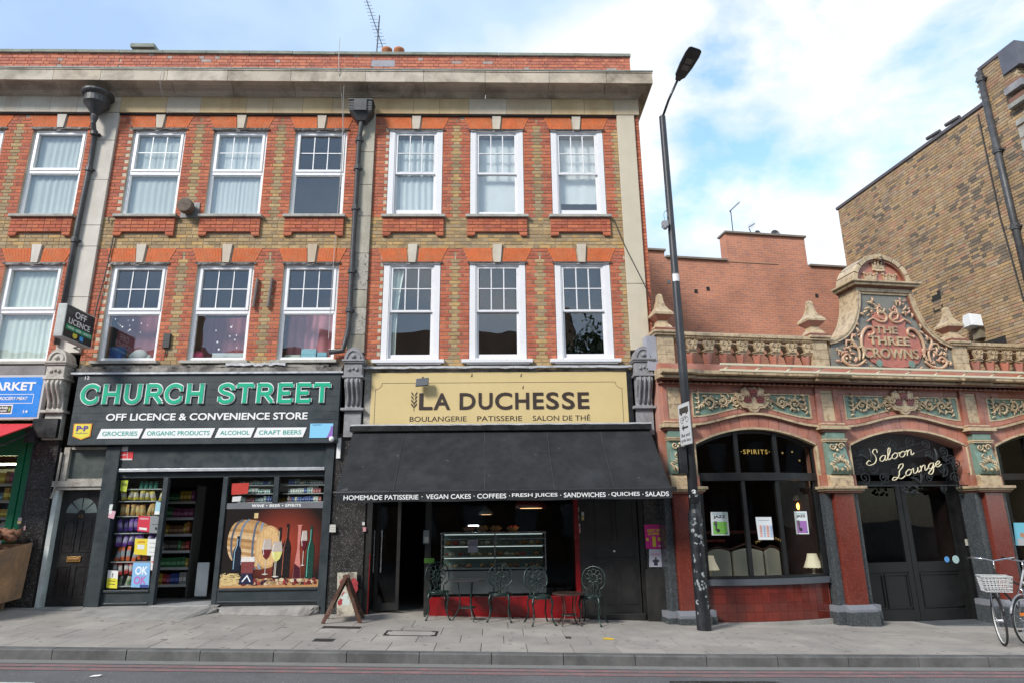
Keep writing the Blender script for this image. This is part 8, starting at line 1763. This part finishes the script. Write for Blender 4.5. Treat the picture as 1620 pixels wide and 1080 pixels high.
A0, A1 = Vector((3.07, -1.24, 0)), Vector((3.42, -1.13, 0))
P_bl, P_br = at(1081, 706, -1.2), at(1097, 702, -1.2); P_tl, P_tr = at(1072, 649, -1.2), at(1089, 636, -1.2)
ca = Vector((3.155, -1.12, 0)); cb2 = Vector((3.225, -1.55, 0)); dd_ = (cb2 - ca); wS = dd_.length; dd_.normalize()
TT = Matrix(((dd_.x, -dd_.y, 0, ca.x), (dd_.y, dd_.x, 0, ca.y), (0, 0, 1, 2.80), (0, 0, 0, 1)))
M_sgw = mat('sign_white', (.50, .52, .54), .4, var=.04)
q = MB(); q.T = TT; q.box(0, wS, -.012, 0, 0, .70); q.build('plate', mat('sign_back', (.2, .2, .2), .5), ts)
q = MB(); q.T = TT; q.box(.008, wS - .008, -.015, -.012, .008, .692); q.build('sign_face', M_sgw, ts)
q = MB(); q.T = TT; q.box(.05, wS - .05, -.017, -.015, .53, .63); [q.box(.07 + k * .045, .10 + k * .045, -.0185, -.0172, .58, .615) for k in range(0)]; q.disc(.12, .53, .03, -.018, -.015, 12); q.disc(wS - .12, .53, .03, -.018, -.015, 12); q.build('bus_symbol', M_black, ts)
q = MB(); q.T = TT
for cx_ in (.12, wS - .12): q.ribbon([(cx_ + .045 * math.cos(a * .5236), .415 + .045 * math.sin(a * .5236)) for a in range(13)], .008, -.017, -.015)
q.ribbon([(.12, .415), (.18, .415), (.26, .47), (.16, .47), (.19, .415)], .008, -.018, -.015); q.ribbon([(.26, .50), (.27, .415)], .008, -.0175, -.015); q.build('cycle_symbol', M_black, ts)
q = MB(); q.T = TT; q.prism([(.10, .29), (.17, .345), (.17, .305), (wS - .10, .305), (wS - .10, .275), (.17, .275), (.17, .235)], -.017, -.015); q.build('arrow', M_black, ts)
q = MB(); q.T = TT; text(q, 'Bus and', .06, wS - .06, .14, .20, -.015, .002, bold=.01); text(q, 'cycle lane', .04, wS - .04, .04, .11, -.015, .002, bold=.01); q.build('lettering', M_black, ts)
q = MB(); q.box(3.10, 3.23, -1.12, -1.0, 2.35, 2.80); q.build('mounting_box', M_post, ts, bevel=.01)
M_cg = mat('cast_aluminium_green', (.012, .028, .024), .32, metal=.35, var=.3, fine=.1, dirt=(.10, .13, .13), dirt_amt=.4, dscale=18)
def make_chair():
 """ornate cast metal cafe chair facing -y, feet at z=0"""
 t = thing('cafe_chair', 'x', 'chair', (0, 0, 0))
 n = 22; rx, ry = .19, .185; zs = .43
 q = MB(); q.tube([(rx * math.cos(6.283 * k / n), ry * math.sin(6.283 * k / n), zs) for k in range(n)], .014, 6, closed=True)
 q.tube([(.6 * rx * math.cos(6.283 * k / 14), .6 * ry * math.sin(6.283 * k / 14), zs) for k in range(14)], .008, 5, closed=True)
 for k in range(10): a = 6.283 * k / 10; q.tube([(.05 * math.cos(a), .05 * math.sin(a), zs), (rx * math.cos(a + .25), ry * math.sin(a + .25), zs)], .009, 5)
 for k in range(8):
  a = 6.283 * k / 8; q.tube([(rx * .8 * math.cos(a) + .035 * math.cos(j * .785), ry * .8 * math.sin(a) + .035 * math.sin(j * .785), zs) for j in range(8)], .007, 4, closed=True)
 q.lathe([(.055, 0), (.055, .008)], 0, 0, 10, zs - .004); q.build('seat', M_cg, t, smooth=True)
 q = MB(); q.lathe([(rx - .004, -.035), (rx + .004, -.03), (rx + .002, -.004)], 0, 0, 22, zs); q.build('seat_apron', M_cg, t)
 for sx_ in (-1, 1):
  q = MB(); q.tube(cr([(sx_ * .15, -.13, zs - .01), (sx_ * .175, -.16, .33), (sx_ * .155, -.15, .20), (sx_ * .17, -.18, .08), (sx_ * .20, -.21, .012), (sx_ * .205, -.225, .014)], 5), [.02] * 6 + [.017] * 8 + [.013] * 6 + [.014] * 6, 6); q.ball((sx_ * .205, -.22, .014), .02, 7, 5); q.build('leg', M_cg, t, smooth=True)
  q = MB(); q.tube(cr([(sx_ * .14, .14, zs - .01), (sx_ * .165, .17, .32), (sx_ * .15, .17, .18), (sx_ * .19, .22, .05), (sx_ * .21, .25, .012)], 5), .014, 6); q.ball((sx_ * .21, .25, .014), .018, 7, 5); q.build('leg', M_cg, t, smooth=True)
  q = MB(); q.tube(cr([(sx_ * .10, -.16, zs - .04), (sx_ * .13, -.15, .35), (sx_ * .16, -.15, .34)], 5), .008, 5); q.build('corner_scroll', M_cg, t)
 by = lambda z: .165 + (z - zs) * .20
 q = MB(); q.tube([(x, by(z), z) for x, z in cr([(-.12, zs), (-.115, .52), (-.165, .56), (-.205, .62), (-.20, .74), (-.14, .84), (0, .885), (.14, .84), (.20, .74), (.205, .62), (.165, .56), (.115, .52), (.12, zs)], 5)], .014, 6); q.build('back_frame', M_cg, t, smooth=True)
 q = MB()
 for k in range(9):
  a = math.radians(-60 + 300 * k / 8 - 0); cx, cz = 0 + .115 * math.cos(a + .0), .70 + .105 * math.sin(a)
  q.tube([(cx + .042 * math.cos(j * .698), by(cz + .042 * math.sin(j * .698)), cz + .042 * math.sin(j * .698)) for j in range(9)], .007, 4, closed=True)
 q.tube([(.065 * math.cos(j * .5236), by(.70 + .065 * math.sin(j * .5236)), .70 + .065 * math.sin(j * .5236)) for j in range(12)], .009, 5, closed=True)
 for k in range(6): a = k * 1.047; q.tube([(0, by(.7), .70), (.06 * math.cos(a), by(.70 + .06 * math.sin(a)), .70 + .06 * math.sin(a))], .007, 4)
 for sx_ in (-1, 0, 1): q.tube([(x, by(z), z) for x, z in cr([(sx_ * .06, zs), (sx_ * .035 + .0, .50), (sx_ * .085, .56), (sx_ * .04, .62)], 4)], .008, 4)
 q.build('openwork_back', M_cg, t, smooth=True)
 for sx_ in (-1, 1): q = MB(); q.tube([(x, y, z) for x, y, z in cr([(sx_ * .19, by(.60), .61), (sx_ * .20, .06, .60), (sx_ * .185, -.04, .57), (sx_ * .17, -.06, .50), (sx_ * .17, -.02, zs)], 5)], .011, 5)
 return t
ch0 = make_chair()
CHL = [(690, 981, 8, 'ornate dark green metal cafe chair left of the slender round table, by the bakery doorway'), (791, 984, -4, 'ornate dark green metal cafe chair right of the slender round table, second from the left'), (856, 990, 14, 'ornate dark green metal cafe chair left of the low brown table, third from the left'), (940, 990, -22, 'ornate dark green metal cafe chair at the far right, partly behind the low brown table')]
def gpt(px, py):
 d = Vector((_CM[i][0] * (px - 810) + _CM[i][1] * (540 - py) + _CM[i][2] * -1040.0 for i in range(3))); c = Vector((0, -12.2, 1.6)); t = .5
 for k in range(4000):
  p = c + d * (t * .001)
  if p.z < gz(p.x, p.y): return p
  t += .004 * 1000 / 1040
 return p
def grd(px, py):
 d = Vector((_CM[i][0] * (px - 810) + _CM[i][1] * (540 - py) + _CM[i][2] * -1040.0 for i in range(3))); c = Vector((0, -12.2, 1.6)); lo, hi = 0.0, 30 / 1040
 for _ in range(60):
  m_ = (lo + hi) / 2; p = c + d * m_
  if p.z < gz(p.x, p.y): hi = m_
  else: lo = m_
 return c + d * lo
for i, (px_, py_, rot, lb) in enumerate(CHL):
 p = grd(px_, py_); o = ch0 if i == 0 else copy_tree(ch0)
 o.location = (p.x, p.y + .20, gz(p.x, p.y + .05)); o.rotation_euler = (math.atan(.0), 0, math.radians(rot)); o['label'] = lb; o['group'] = 'cast metal chairs outside the bakery'; o.scale = (.96, .96, 1.0)
def table(px_, py_, h, rtop, col, lb, nleg, m):
 p = grd(px_, py_); t = thing('cafe_table', lb, 'table', (p.x, p.y, gz(p.x, p.y)), 'round tables outside the bakery'); x, y, z = p.x, p.y, gz(p.x, p.y)
 q = MB(); q.lathe([(rtop - .01, 0), (rtop, .006), (rtop, .02), (rtop - .01, .024)], x, y, 28, z + h); q.build('tabletop', m, t)
 q = MB(); q.tube([(x + rtop * .45 * math.cos(k * .5236), y + rtop * .45 * math.sin(k * .5236), z + h * .33) for k in range(12)], .009, 5, closed=True); q.build('shelf_ring', M_cg, t)
 q = MB(); q.lathe([(rtop * .45, 0), (rtop * .45, .012)], x, y, 16, z + h * .33); q.build('lower_shelf', M_cg, t)
 for k in range(nleg):
  a = 6.283 * (k + .25) / nleg + .5; ca_, sa_ = math.cos(a), math.sin(a); q = MB(); q.tube(cr([(x + ca_ * rtop * .55, y + sa_ * rtop * .55, z + h), (x + ca_ * rtop * .42, y + sa_ * rtop * .42, z + h * .6), (x + ca_ * rtop * .45, y + sa_ * rtop * .45, z + h * .33), (x + ca_ * rtop * .66, y + sa_ * rtop * .66, z + h * .12), (x + ca_ * rtop * .82, y + sa_ * rtop * .82, z + .01)], 5), .012, 6); q.build('leg', col, t, smooth=True)
table(739, 981, .62, .30, M_cg, 'slender dark round table with thin legs between two chairs, left of the pair', 3, mat('dark_tabletop', (.04, .04, .042), .35, var=.2))
table(901, 988, .47, .27, mat('bronze_leg', (.09, .055, .045), .35, metal=.5), 'low brown round table between two chairs, right of the pair', 4, mat('brown_tabletop', (.07, .045, .038), .3, var=.2, metal=.3))
fb_ = thing('painted_board', 'weathered pale board painted with red flowers leaning on the granite pilaster', 'board', (-2.6, -.2, gz(-2.6, -.2)))
P = [at(533, 973, -.22), at(562, 973, -.22), at(565, 904, -.12), at(534, 905, -.12)]
M_wb = mat('weathered_board', (.46, .43, .35), .85, var=.15, fine=.2, dirt=(.10, .08, .06), dirt_amt=.8, dscale=5, dlo=.48, dhi=.62)
q = MB(); b0 = [(P[0][0], -.24, P[0][1]), (P[1][0], -.24, P[1][1]), (P[2][0], -.13, P[2][1]), (P[3][0], -.13, P[3][1])]; q.hexa(b0 + [(x, y + .02, z) for x, y, z in b0]); q.build('panel', M_wb, fb_)
rr = random.Random(6); q = MB(); q2 = MB()
for (u, v, r_) in ((.78, .80, .045), (.88, .74, .05), (.72, .70, .04), (.92, .62, .045), (.85, .52, .04), (.12, .78, .035), (.08, .60, .03), (.30, .48, .035), (.20, .36, .035), (.12, .30, .04), (.55, .60, .03)):
 for k in range(6):
  a = k * 1.047 + rr.random(); uu, vv = u + .06 * math.cos(a), v + .035 * math.sin(a); x = P[0][0] + (P[1][0] - P[0][0]) * uu; z = P[0][1] + (P[3][1] - P[0][1]) * vv; y = -.24 + .11 * vv - .003 - .0002 * k
  q.disc(x, z, r_ * .62, y - .002, y, 8)
q.build('painted_flower', mat('flower_red', (.32, .03, .04), .7, var=.4, vscale=20), fb_, kind='stuff')
for (u, v, r_) in ((.35, .38, .06), (.45, .30, .07), (.40, .45, .05)):
 x = P[0][0] + (P[1][0] - P[0][0]) * u; z = P[0][1] + (P[3][1] - P[0][1]) * v; y = -.24 + .11 * v - .0045; q2.disc(x, z, r_, y - .002, y, 10)
q2.build('painted_blossom', mat('flower_white', (.55, .62, .58), .7, var=.1), fb_, kind='stuff')
ab = thing('a_board', 'brown timber folding frame seen edge on, standing on the pavement before the bakery', 'folding sign', (-2.45, -.7, gz(-2.45, -.7)))
M_tim = mat('brown_timber', (.085, .035, .020), .6, var=.3, vscale=6, fine=.2, dirt=(.22, .20, .17), dirt_amt=.5, dscale=9, dlo=.52, dhi=.66)
g1, g2, g3, g4 = grd(510, 986), grd(570, 985), grd(516, 978), grd(575, 977); tz = 1.0
tp = Vector((*[at(546, 909, (g1.y + g2.y) / 2)[0]], 0)) if False else Vector((at(546, 909, g1.y)[0], g1.y, at(546, 909, g1.y)[1])); tp2 = Vector((at(549, 909, g3.y)[0], g3.y + .05, at(549, 909, g3.y)[1]))
def plank(a, b, w, d, nm, root):
 a, b = Vector(a), Vector(b); ax = (b - a).normalized(); sd2 = Vector((0, 1, 0)); s_ = ax.cross(sd2).normalized() * w / 2; dd2 = sd2 * d / 2; q = MB()
 q.add([tuple(p) for p in (a - s_ - dd2, a + s_ - dd2, b + s_ - dd2, b - s_ - dd2, a - s_ + dd2, a + s_ + dd2, b + s_ + dd2, b - s_ + dd2)], [(0, 1, 2, 3), (1, 5, 6, 2), (4, 0, 3, 7), (3, 2, 6, 7), (4, 5, 1, 0), (5, 4, 7, 6)]); return q.build(nm, M_tim, root)
for (gA, gB, T0) in ((g1, g2, tp), (g3, g4, tp2)):
 plank((gA.x, gA.y, gA.z), (T0.x + .02, T0.y, T0.z), .055, .03, 'frame_leg', ab); plank((gB.x, gB.y, gB.z), (T0.x - .02, T0.y + .031, T0.z), .055, .03, 'frame_leg', ab)
mid = lambda a, b, t: a + (b - a) * t
a1, a2 = mid(g2, tp, .25), mid(g4, tp2, .25);
for (gA, gB) in ((g1, g3), (g2, g4)):
 for (t0, t1) in ((.28, .94),):
  p1, p2, p3, p4 = mid(gA, tp, t0), mid(gB, tp2, t0), mid(gB, tp2, t1), mid(gA, tp, t1); q = MB(); o_ = Vector((.014, 0, .0)); q.add([tuple(p1), tuple(p2), tuple(p3), tuple(p4)] + [tuple(p + o_) for p in (p1, p2, p3, p4)], [(0, 1, 2, 3), (7, 6, 5, 4), (0, 4, 5, 1), (1, 5, 6, 2), (2, 6, 7, 3), (3, 7, 4, 0)]); q.build('chalk_panel', M_tim, ab)
M_tyre = mat('tyre', (.02, .02, .02), .7, var=.1); M_chr = mat('chrome', (.62, .62, .64), .18, metal=1.0, var=.03); M_fr = mat('frame_black', (.02, .02, .022), .3, var=.05); M_fr2 = mat('frame_silver', (.35, .36, .38), .3, var=.05)
def bicycle(label, base, head, steer, frame_m, basket, rim_m):
 """bicycle whose front wheel hub stands over base; head = heading angle of the nose"""
 t = thing('bicycle', label, 'bicycle', tuple(base), 'bicycles parked at the right edge'); r_ = .335
 Hd = Vector((math.cos(head), math.sin(head), 0)); St = Vector((math.cos(head + steer), math.sin(head + steer), 0)); Z = Vector((0, 0, 1)); F = Vector(base) + Z * r_; Rr = F - Hd * 1.05
 def wheel(c, d):
  q = MB(); q.tube([tuple(c + d * (r_ - .016) * math.cos(6.283 * k / 36) + Z * (r_ - .016) * math.sin(6.283 * k / 36)) for k in range(36)], .016, 7, closed=True); w = q.build('wheel', M_tyre, t, smooth=True)
  q = MB(); q.tube([tuple(c + d * (r_ - .040) * math.cos(6.283 * k / 36) + Z * (r_ - .040) * math.sin(6.283 * k / 36)) for k in range(36)], .010, 6, closed=True); q.build('rim', rim_m, w, smooth=True)
  q = MB(); sd3 = d.cross(Z).normalized()
  for k in range(18): a = 6.283 * k / 18; q.tube([tuple(c + sd3 * (.03 if k % 2 else -.03)), tuple(c + d * (r_ - .045) * math.cos(a) + Z * (r_ - .045) * math.sin(a))], .0014, 3)
  q.tube([tuple(c - sd3 * .05), tuple(c + sd3 * .05)], .022, 8); q.build('spokes', M_chr, w)
  q = MB(); q.tube([tuple(c + d * (r_ + .025) * math.cos(a) + Z * (r_ + .025) * math.sin(a)) for a in [math.radians(x) for x in range(20, 200, 12)]], .012, 5, flat=1.8); q.build('mudguard', frame_m, t, smooth=True)
 wheel(F, St); wheel(Rr, Hd); sF = St.cross(Z).normalized(); sH = Hd.cross(Z).normalized()
 crown_ = F - St * .03 + Z * .40; hb = crown_ - Hd * .05 + Z * .14; ht = hb - Hd * .06 + Z * .16
 for s_ in (-1, 1): q = MB(); q.tube(cr([tuple(F + sF * .045 * s_), tuple(F - St * .01 + sF * .045 * s_ + Z * .2), tuple(crown_ + sF * .03 * s_), tuple(crown_ + Z * .04)], 4), .012, 6); q.build('fork', M_chr, t, smooth=True)
 bbk = F - Hd * .62 + Z * -.05; sea = bbk - Hd * .14 + Z * .45
 q = MB()
 for a, b in ((crown_ + Z * .03, ht), (hb, bbk), (ht - Z * .05, sea - Z * .02 if frame_m is M_fr else bbk + Z * .12), (bbk, sea), (bbk, Rr), (sea, Rr)): q.tube([tuple(a), tuple(b)], .015, 7)
 q.build('frame', frame_m, t, smooth=True)
 q = MB(); q.tube([tuple(sea), tuple(sea + Z * .12 - Hd * .03)], .013, 6); q.build('seat_post', M_chr, t); q = MB(); c = sea + Z * .14 - Hd * .03; q.ball(tuple(c), .1, 10, 6, sc=(1.3 * abs(Hd.x) + .6, .9, .32)); q.build('saddle', M_tyre, t, smooth=True)
 st_ = ht + Z * .12; q = MB(); q.tube([tuple(ht), tuple(st_)], .013, 6); q.tube([tuple(p) for p in (st_ - sF * .28 - St * .22 + Z * .02, st_ - sF * .27 - St * .02 + Z * .05, st_ - sF * .12 + St * .07 + Z * .03, st_, st_ + sF * .12 + St * .07 + Z * .03, st_ + sF * .27 - St * .02 + Z * .05, st_ + sF * .28 - St * .22 + Z * .02)], .012, 7); q.build('handlebar', M_chr, t, smooth=True)
 for s_ in (-1, 1): q = MB(); q.tube([tuple(st_ + sF * .275 * s_ - St * .10 + Z * .035), tuple(st_ + sF * .28 * s_ - St * .24 + Z * .02)], .017, 7); q.build('grip', M_tyre, t)
 q = MB(); q.tube([tuple(bbk + sH * .06), tuple(bbk + sH * .07 + Hd * .1 - Z * .13)], .01, 5); q.tube([tuple(bbk - sH * .06), tuple(bbk - sH * .07 - Hd * .1 + Z * .13)], .01, 5); q.tube([tuple(bbk - sH * .07), tuple(bbk + sH * .07)], .02, 8); q.build('crankset', M_chr, t)
 for s_ in (-1, 1): c = bbk + sH * .11 * s_ + Hd * .1 * s_ - Z * .13 * s_; q = MB(); q.box(c.x - .045, c.x + .045, c.y - .03, c.y + .03, c.z - .01, c.z + .01); q.build('pedal', M_tyre, t)
 if basket:
  q = MB(); c = F + St * .16 + Z * .42; a_, b_ = .15, .19
  for (zz, k_) in ((0, .85), (.05, .88), (.10, .92), (.15, .96), (.20, 1.0), (.205, 1.0)):
   q.tube([tuple(c + St * (sx_ * a_ * k_) + sF * (sy_ * b_ * k_) + Z * zz) for sx_, sy_ in ((-1, -1), (1, -1), (1, 1), (-1, 1))], .0065 if zz < .2 else .011, 5, closed=True)
  for k in range(-4, 5):
   for s_ in (-1, 1): q.tube([tuple(c + St * (s_ * a_ * .85) + sF * (k / 4 * b_ * .85)), tuple(c + St * (s_ * a_) + sF * (k / 4 * b_) + Z * .2)], .0040, 4)
   q.tube([tuple(c + St * (-a_ * .85) + sF * (k / 4 * b_ * .85)), tuple(c + St * (a_ * .85) + sF * (k / 4 * b_ * .85))], .0028, 4)
  for k in range(-3, 4):
   for s_ in (-1, 1): q.tube([tuple(c + St * (k / 3 * a_ * .85) + sF * (s_ * b_ * .85)), tuple(c + St * (k / 3 * a_) + sF * (s_ * b_) + Z * .2)], .0040, 4)
  q.build('basket', mat('pale_basket', (.62, .64, .64), .35, metal=.3, var=.05), t)
 else:
  q = MB(); c = F + Z * .1 + St * .1; q.box(c.x - .03, c.x + .03, c.y - .05, c.y - .03, c.z - .02, c.z + .02); q.build('reflector', mat('amber_reflector', (.7, .2, .03), .3), t)
 return t
p1 = grd(1589, 1021); bicycle('bicycle with a chrome wire basket over its front wheel, parked at the right edge', (p1.x, p1.y, gz(p1.x, p1.y)), math.radians(196), math.radians(50), M_fr, True, mat('rim_white', (.6, .62, .6), .4))
p2 = grd(1628, 1021); bicycle('bicycle with pale rims just in front of the basket bicycle, cut by the right edge', (p2.x + .02, p2.y, gz(p2.x, p2.y)), math.radians(178), math.radians(28), M_fr2, False, mat('rim_white'))
op = thing('terraced_building', 'plain brick terrace on the viewer side of the street, seen only as a reflection', 'building', (0, -20, -.1))
mo = mat('opposite_brick', (.24, .15, .10), .9, var=.3, vscale=1.0, fine=.2, fscale=20)
q = MB(); q.box(-26, -9, -30, -20, -.3, 10.2); q.box(-9, 3.5, -30, -20.4, -.3, 11.2); q.box(3.5, 26, -30, -20, -.3, 9.6); q.build('wall', mo, op)
for i in range(22):
 for j in range(3):
  q = MB(); x = -25 + i * 2.35; q.box(x, x + 1.1, -20.0, -19.95, .9 + j * 3.1, 2.6 + j * 3.1); q.build('window', mat('opp_window', (.35, .38, .42), .25), op)
for (x, w) in ((-18, 1.6), (-8.6, 2.2), (2.9, 1.5), (12, 2)): q = MB(); q.box(x, x + w, -24, -22.5, 9, 13.0); q.build('chimney', mo, op)
tr = thing('street_tree', 'leafy street tree on the viewer side, seen only as a reflection', 'tree', (4.2, -17, -.1)); q = MB(); q.tube([(4.2, -17, -.2), (4.15, -17, 3), (4.3, -17.1, 6)], [.22, .17, .1], 8);
rr = random.Random(2)
for k in range(7): a = k * .9; q.tube([(4.2, -17, 4 + k * .3), (4.2 + 1.6 * math.cos(a), -17 + 1.6 * math.sin(a), 6.4 + k * .4)], [.08, .02], 6)
q.build('trunk', mat('bark', (.10, .07, .05), .9), tr)
q = MB()
for k in range(2600):
 a = rr.uniform(0, 6.28); e = rr.uniform(-1, 1); rad = 2.3 * (rr.random() ** .45); cl = .75 + .3 * math.sin(a * 3) * math.cos(e * 4); c = Vector((4.2 + rad * cl * math.cos(a) * math.sqrt(1 - e * e), -17 + rad * cl * math.sin(a) * math.sqrt(1 - e * e), 8.2 + rad * cl * e * 1.25)); s_ = rr.uniform(.08, .16)
 u_ = Vector((rr.uniform(-1, 1), rr.uniform(-1, 1), rr.uniform(-1, 1))).normalized(); v_ = u_.orthogonal().normalized(); q.add([tuple(c - u_ * s_), tuple(c + v_ * s_ * .6), tuple(c + u_ * s_), tuple(c - v_ * s_ * .6)], [(0, 1, 2, 3)])
q.build('crown', mat('leaf_green', (.05, .085, .03), .7, var=.3), tr)
q = MB(); q.add([(-60, -15.5, -.02), (60, -15.5, -.9), (60, -20, -.9), (-60, -20, -.02)], [(0, 3, 2, 1)])
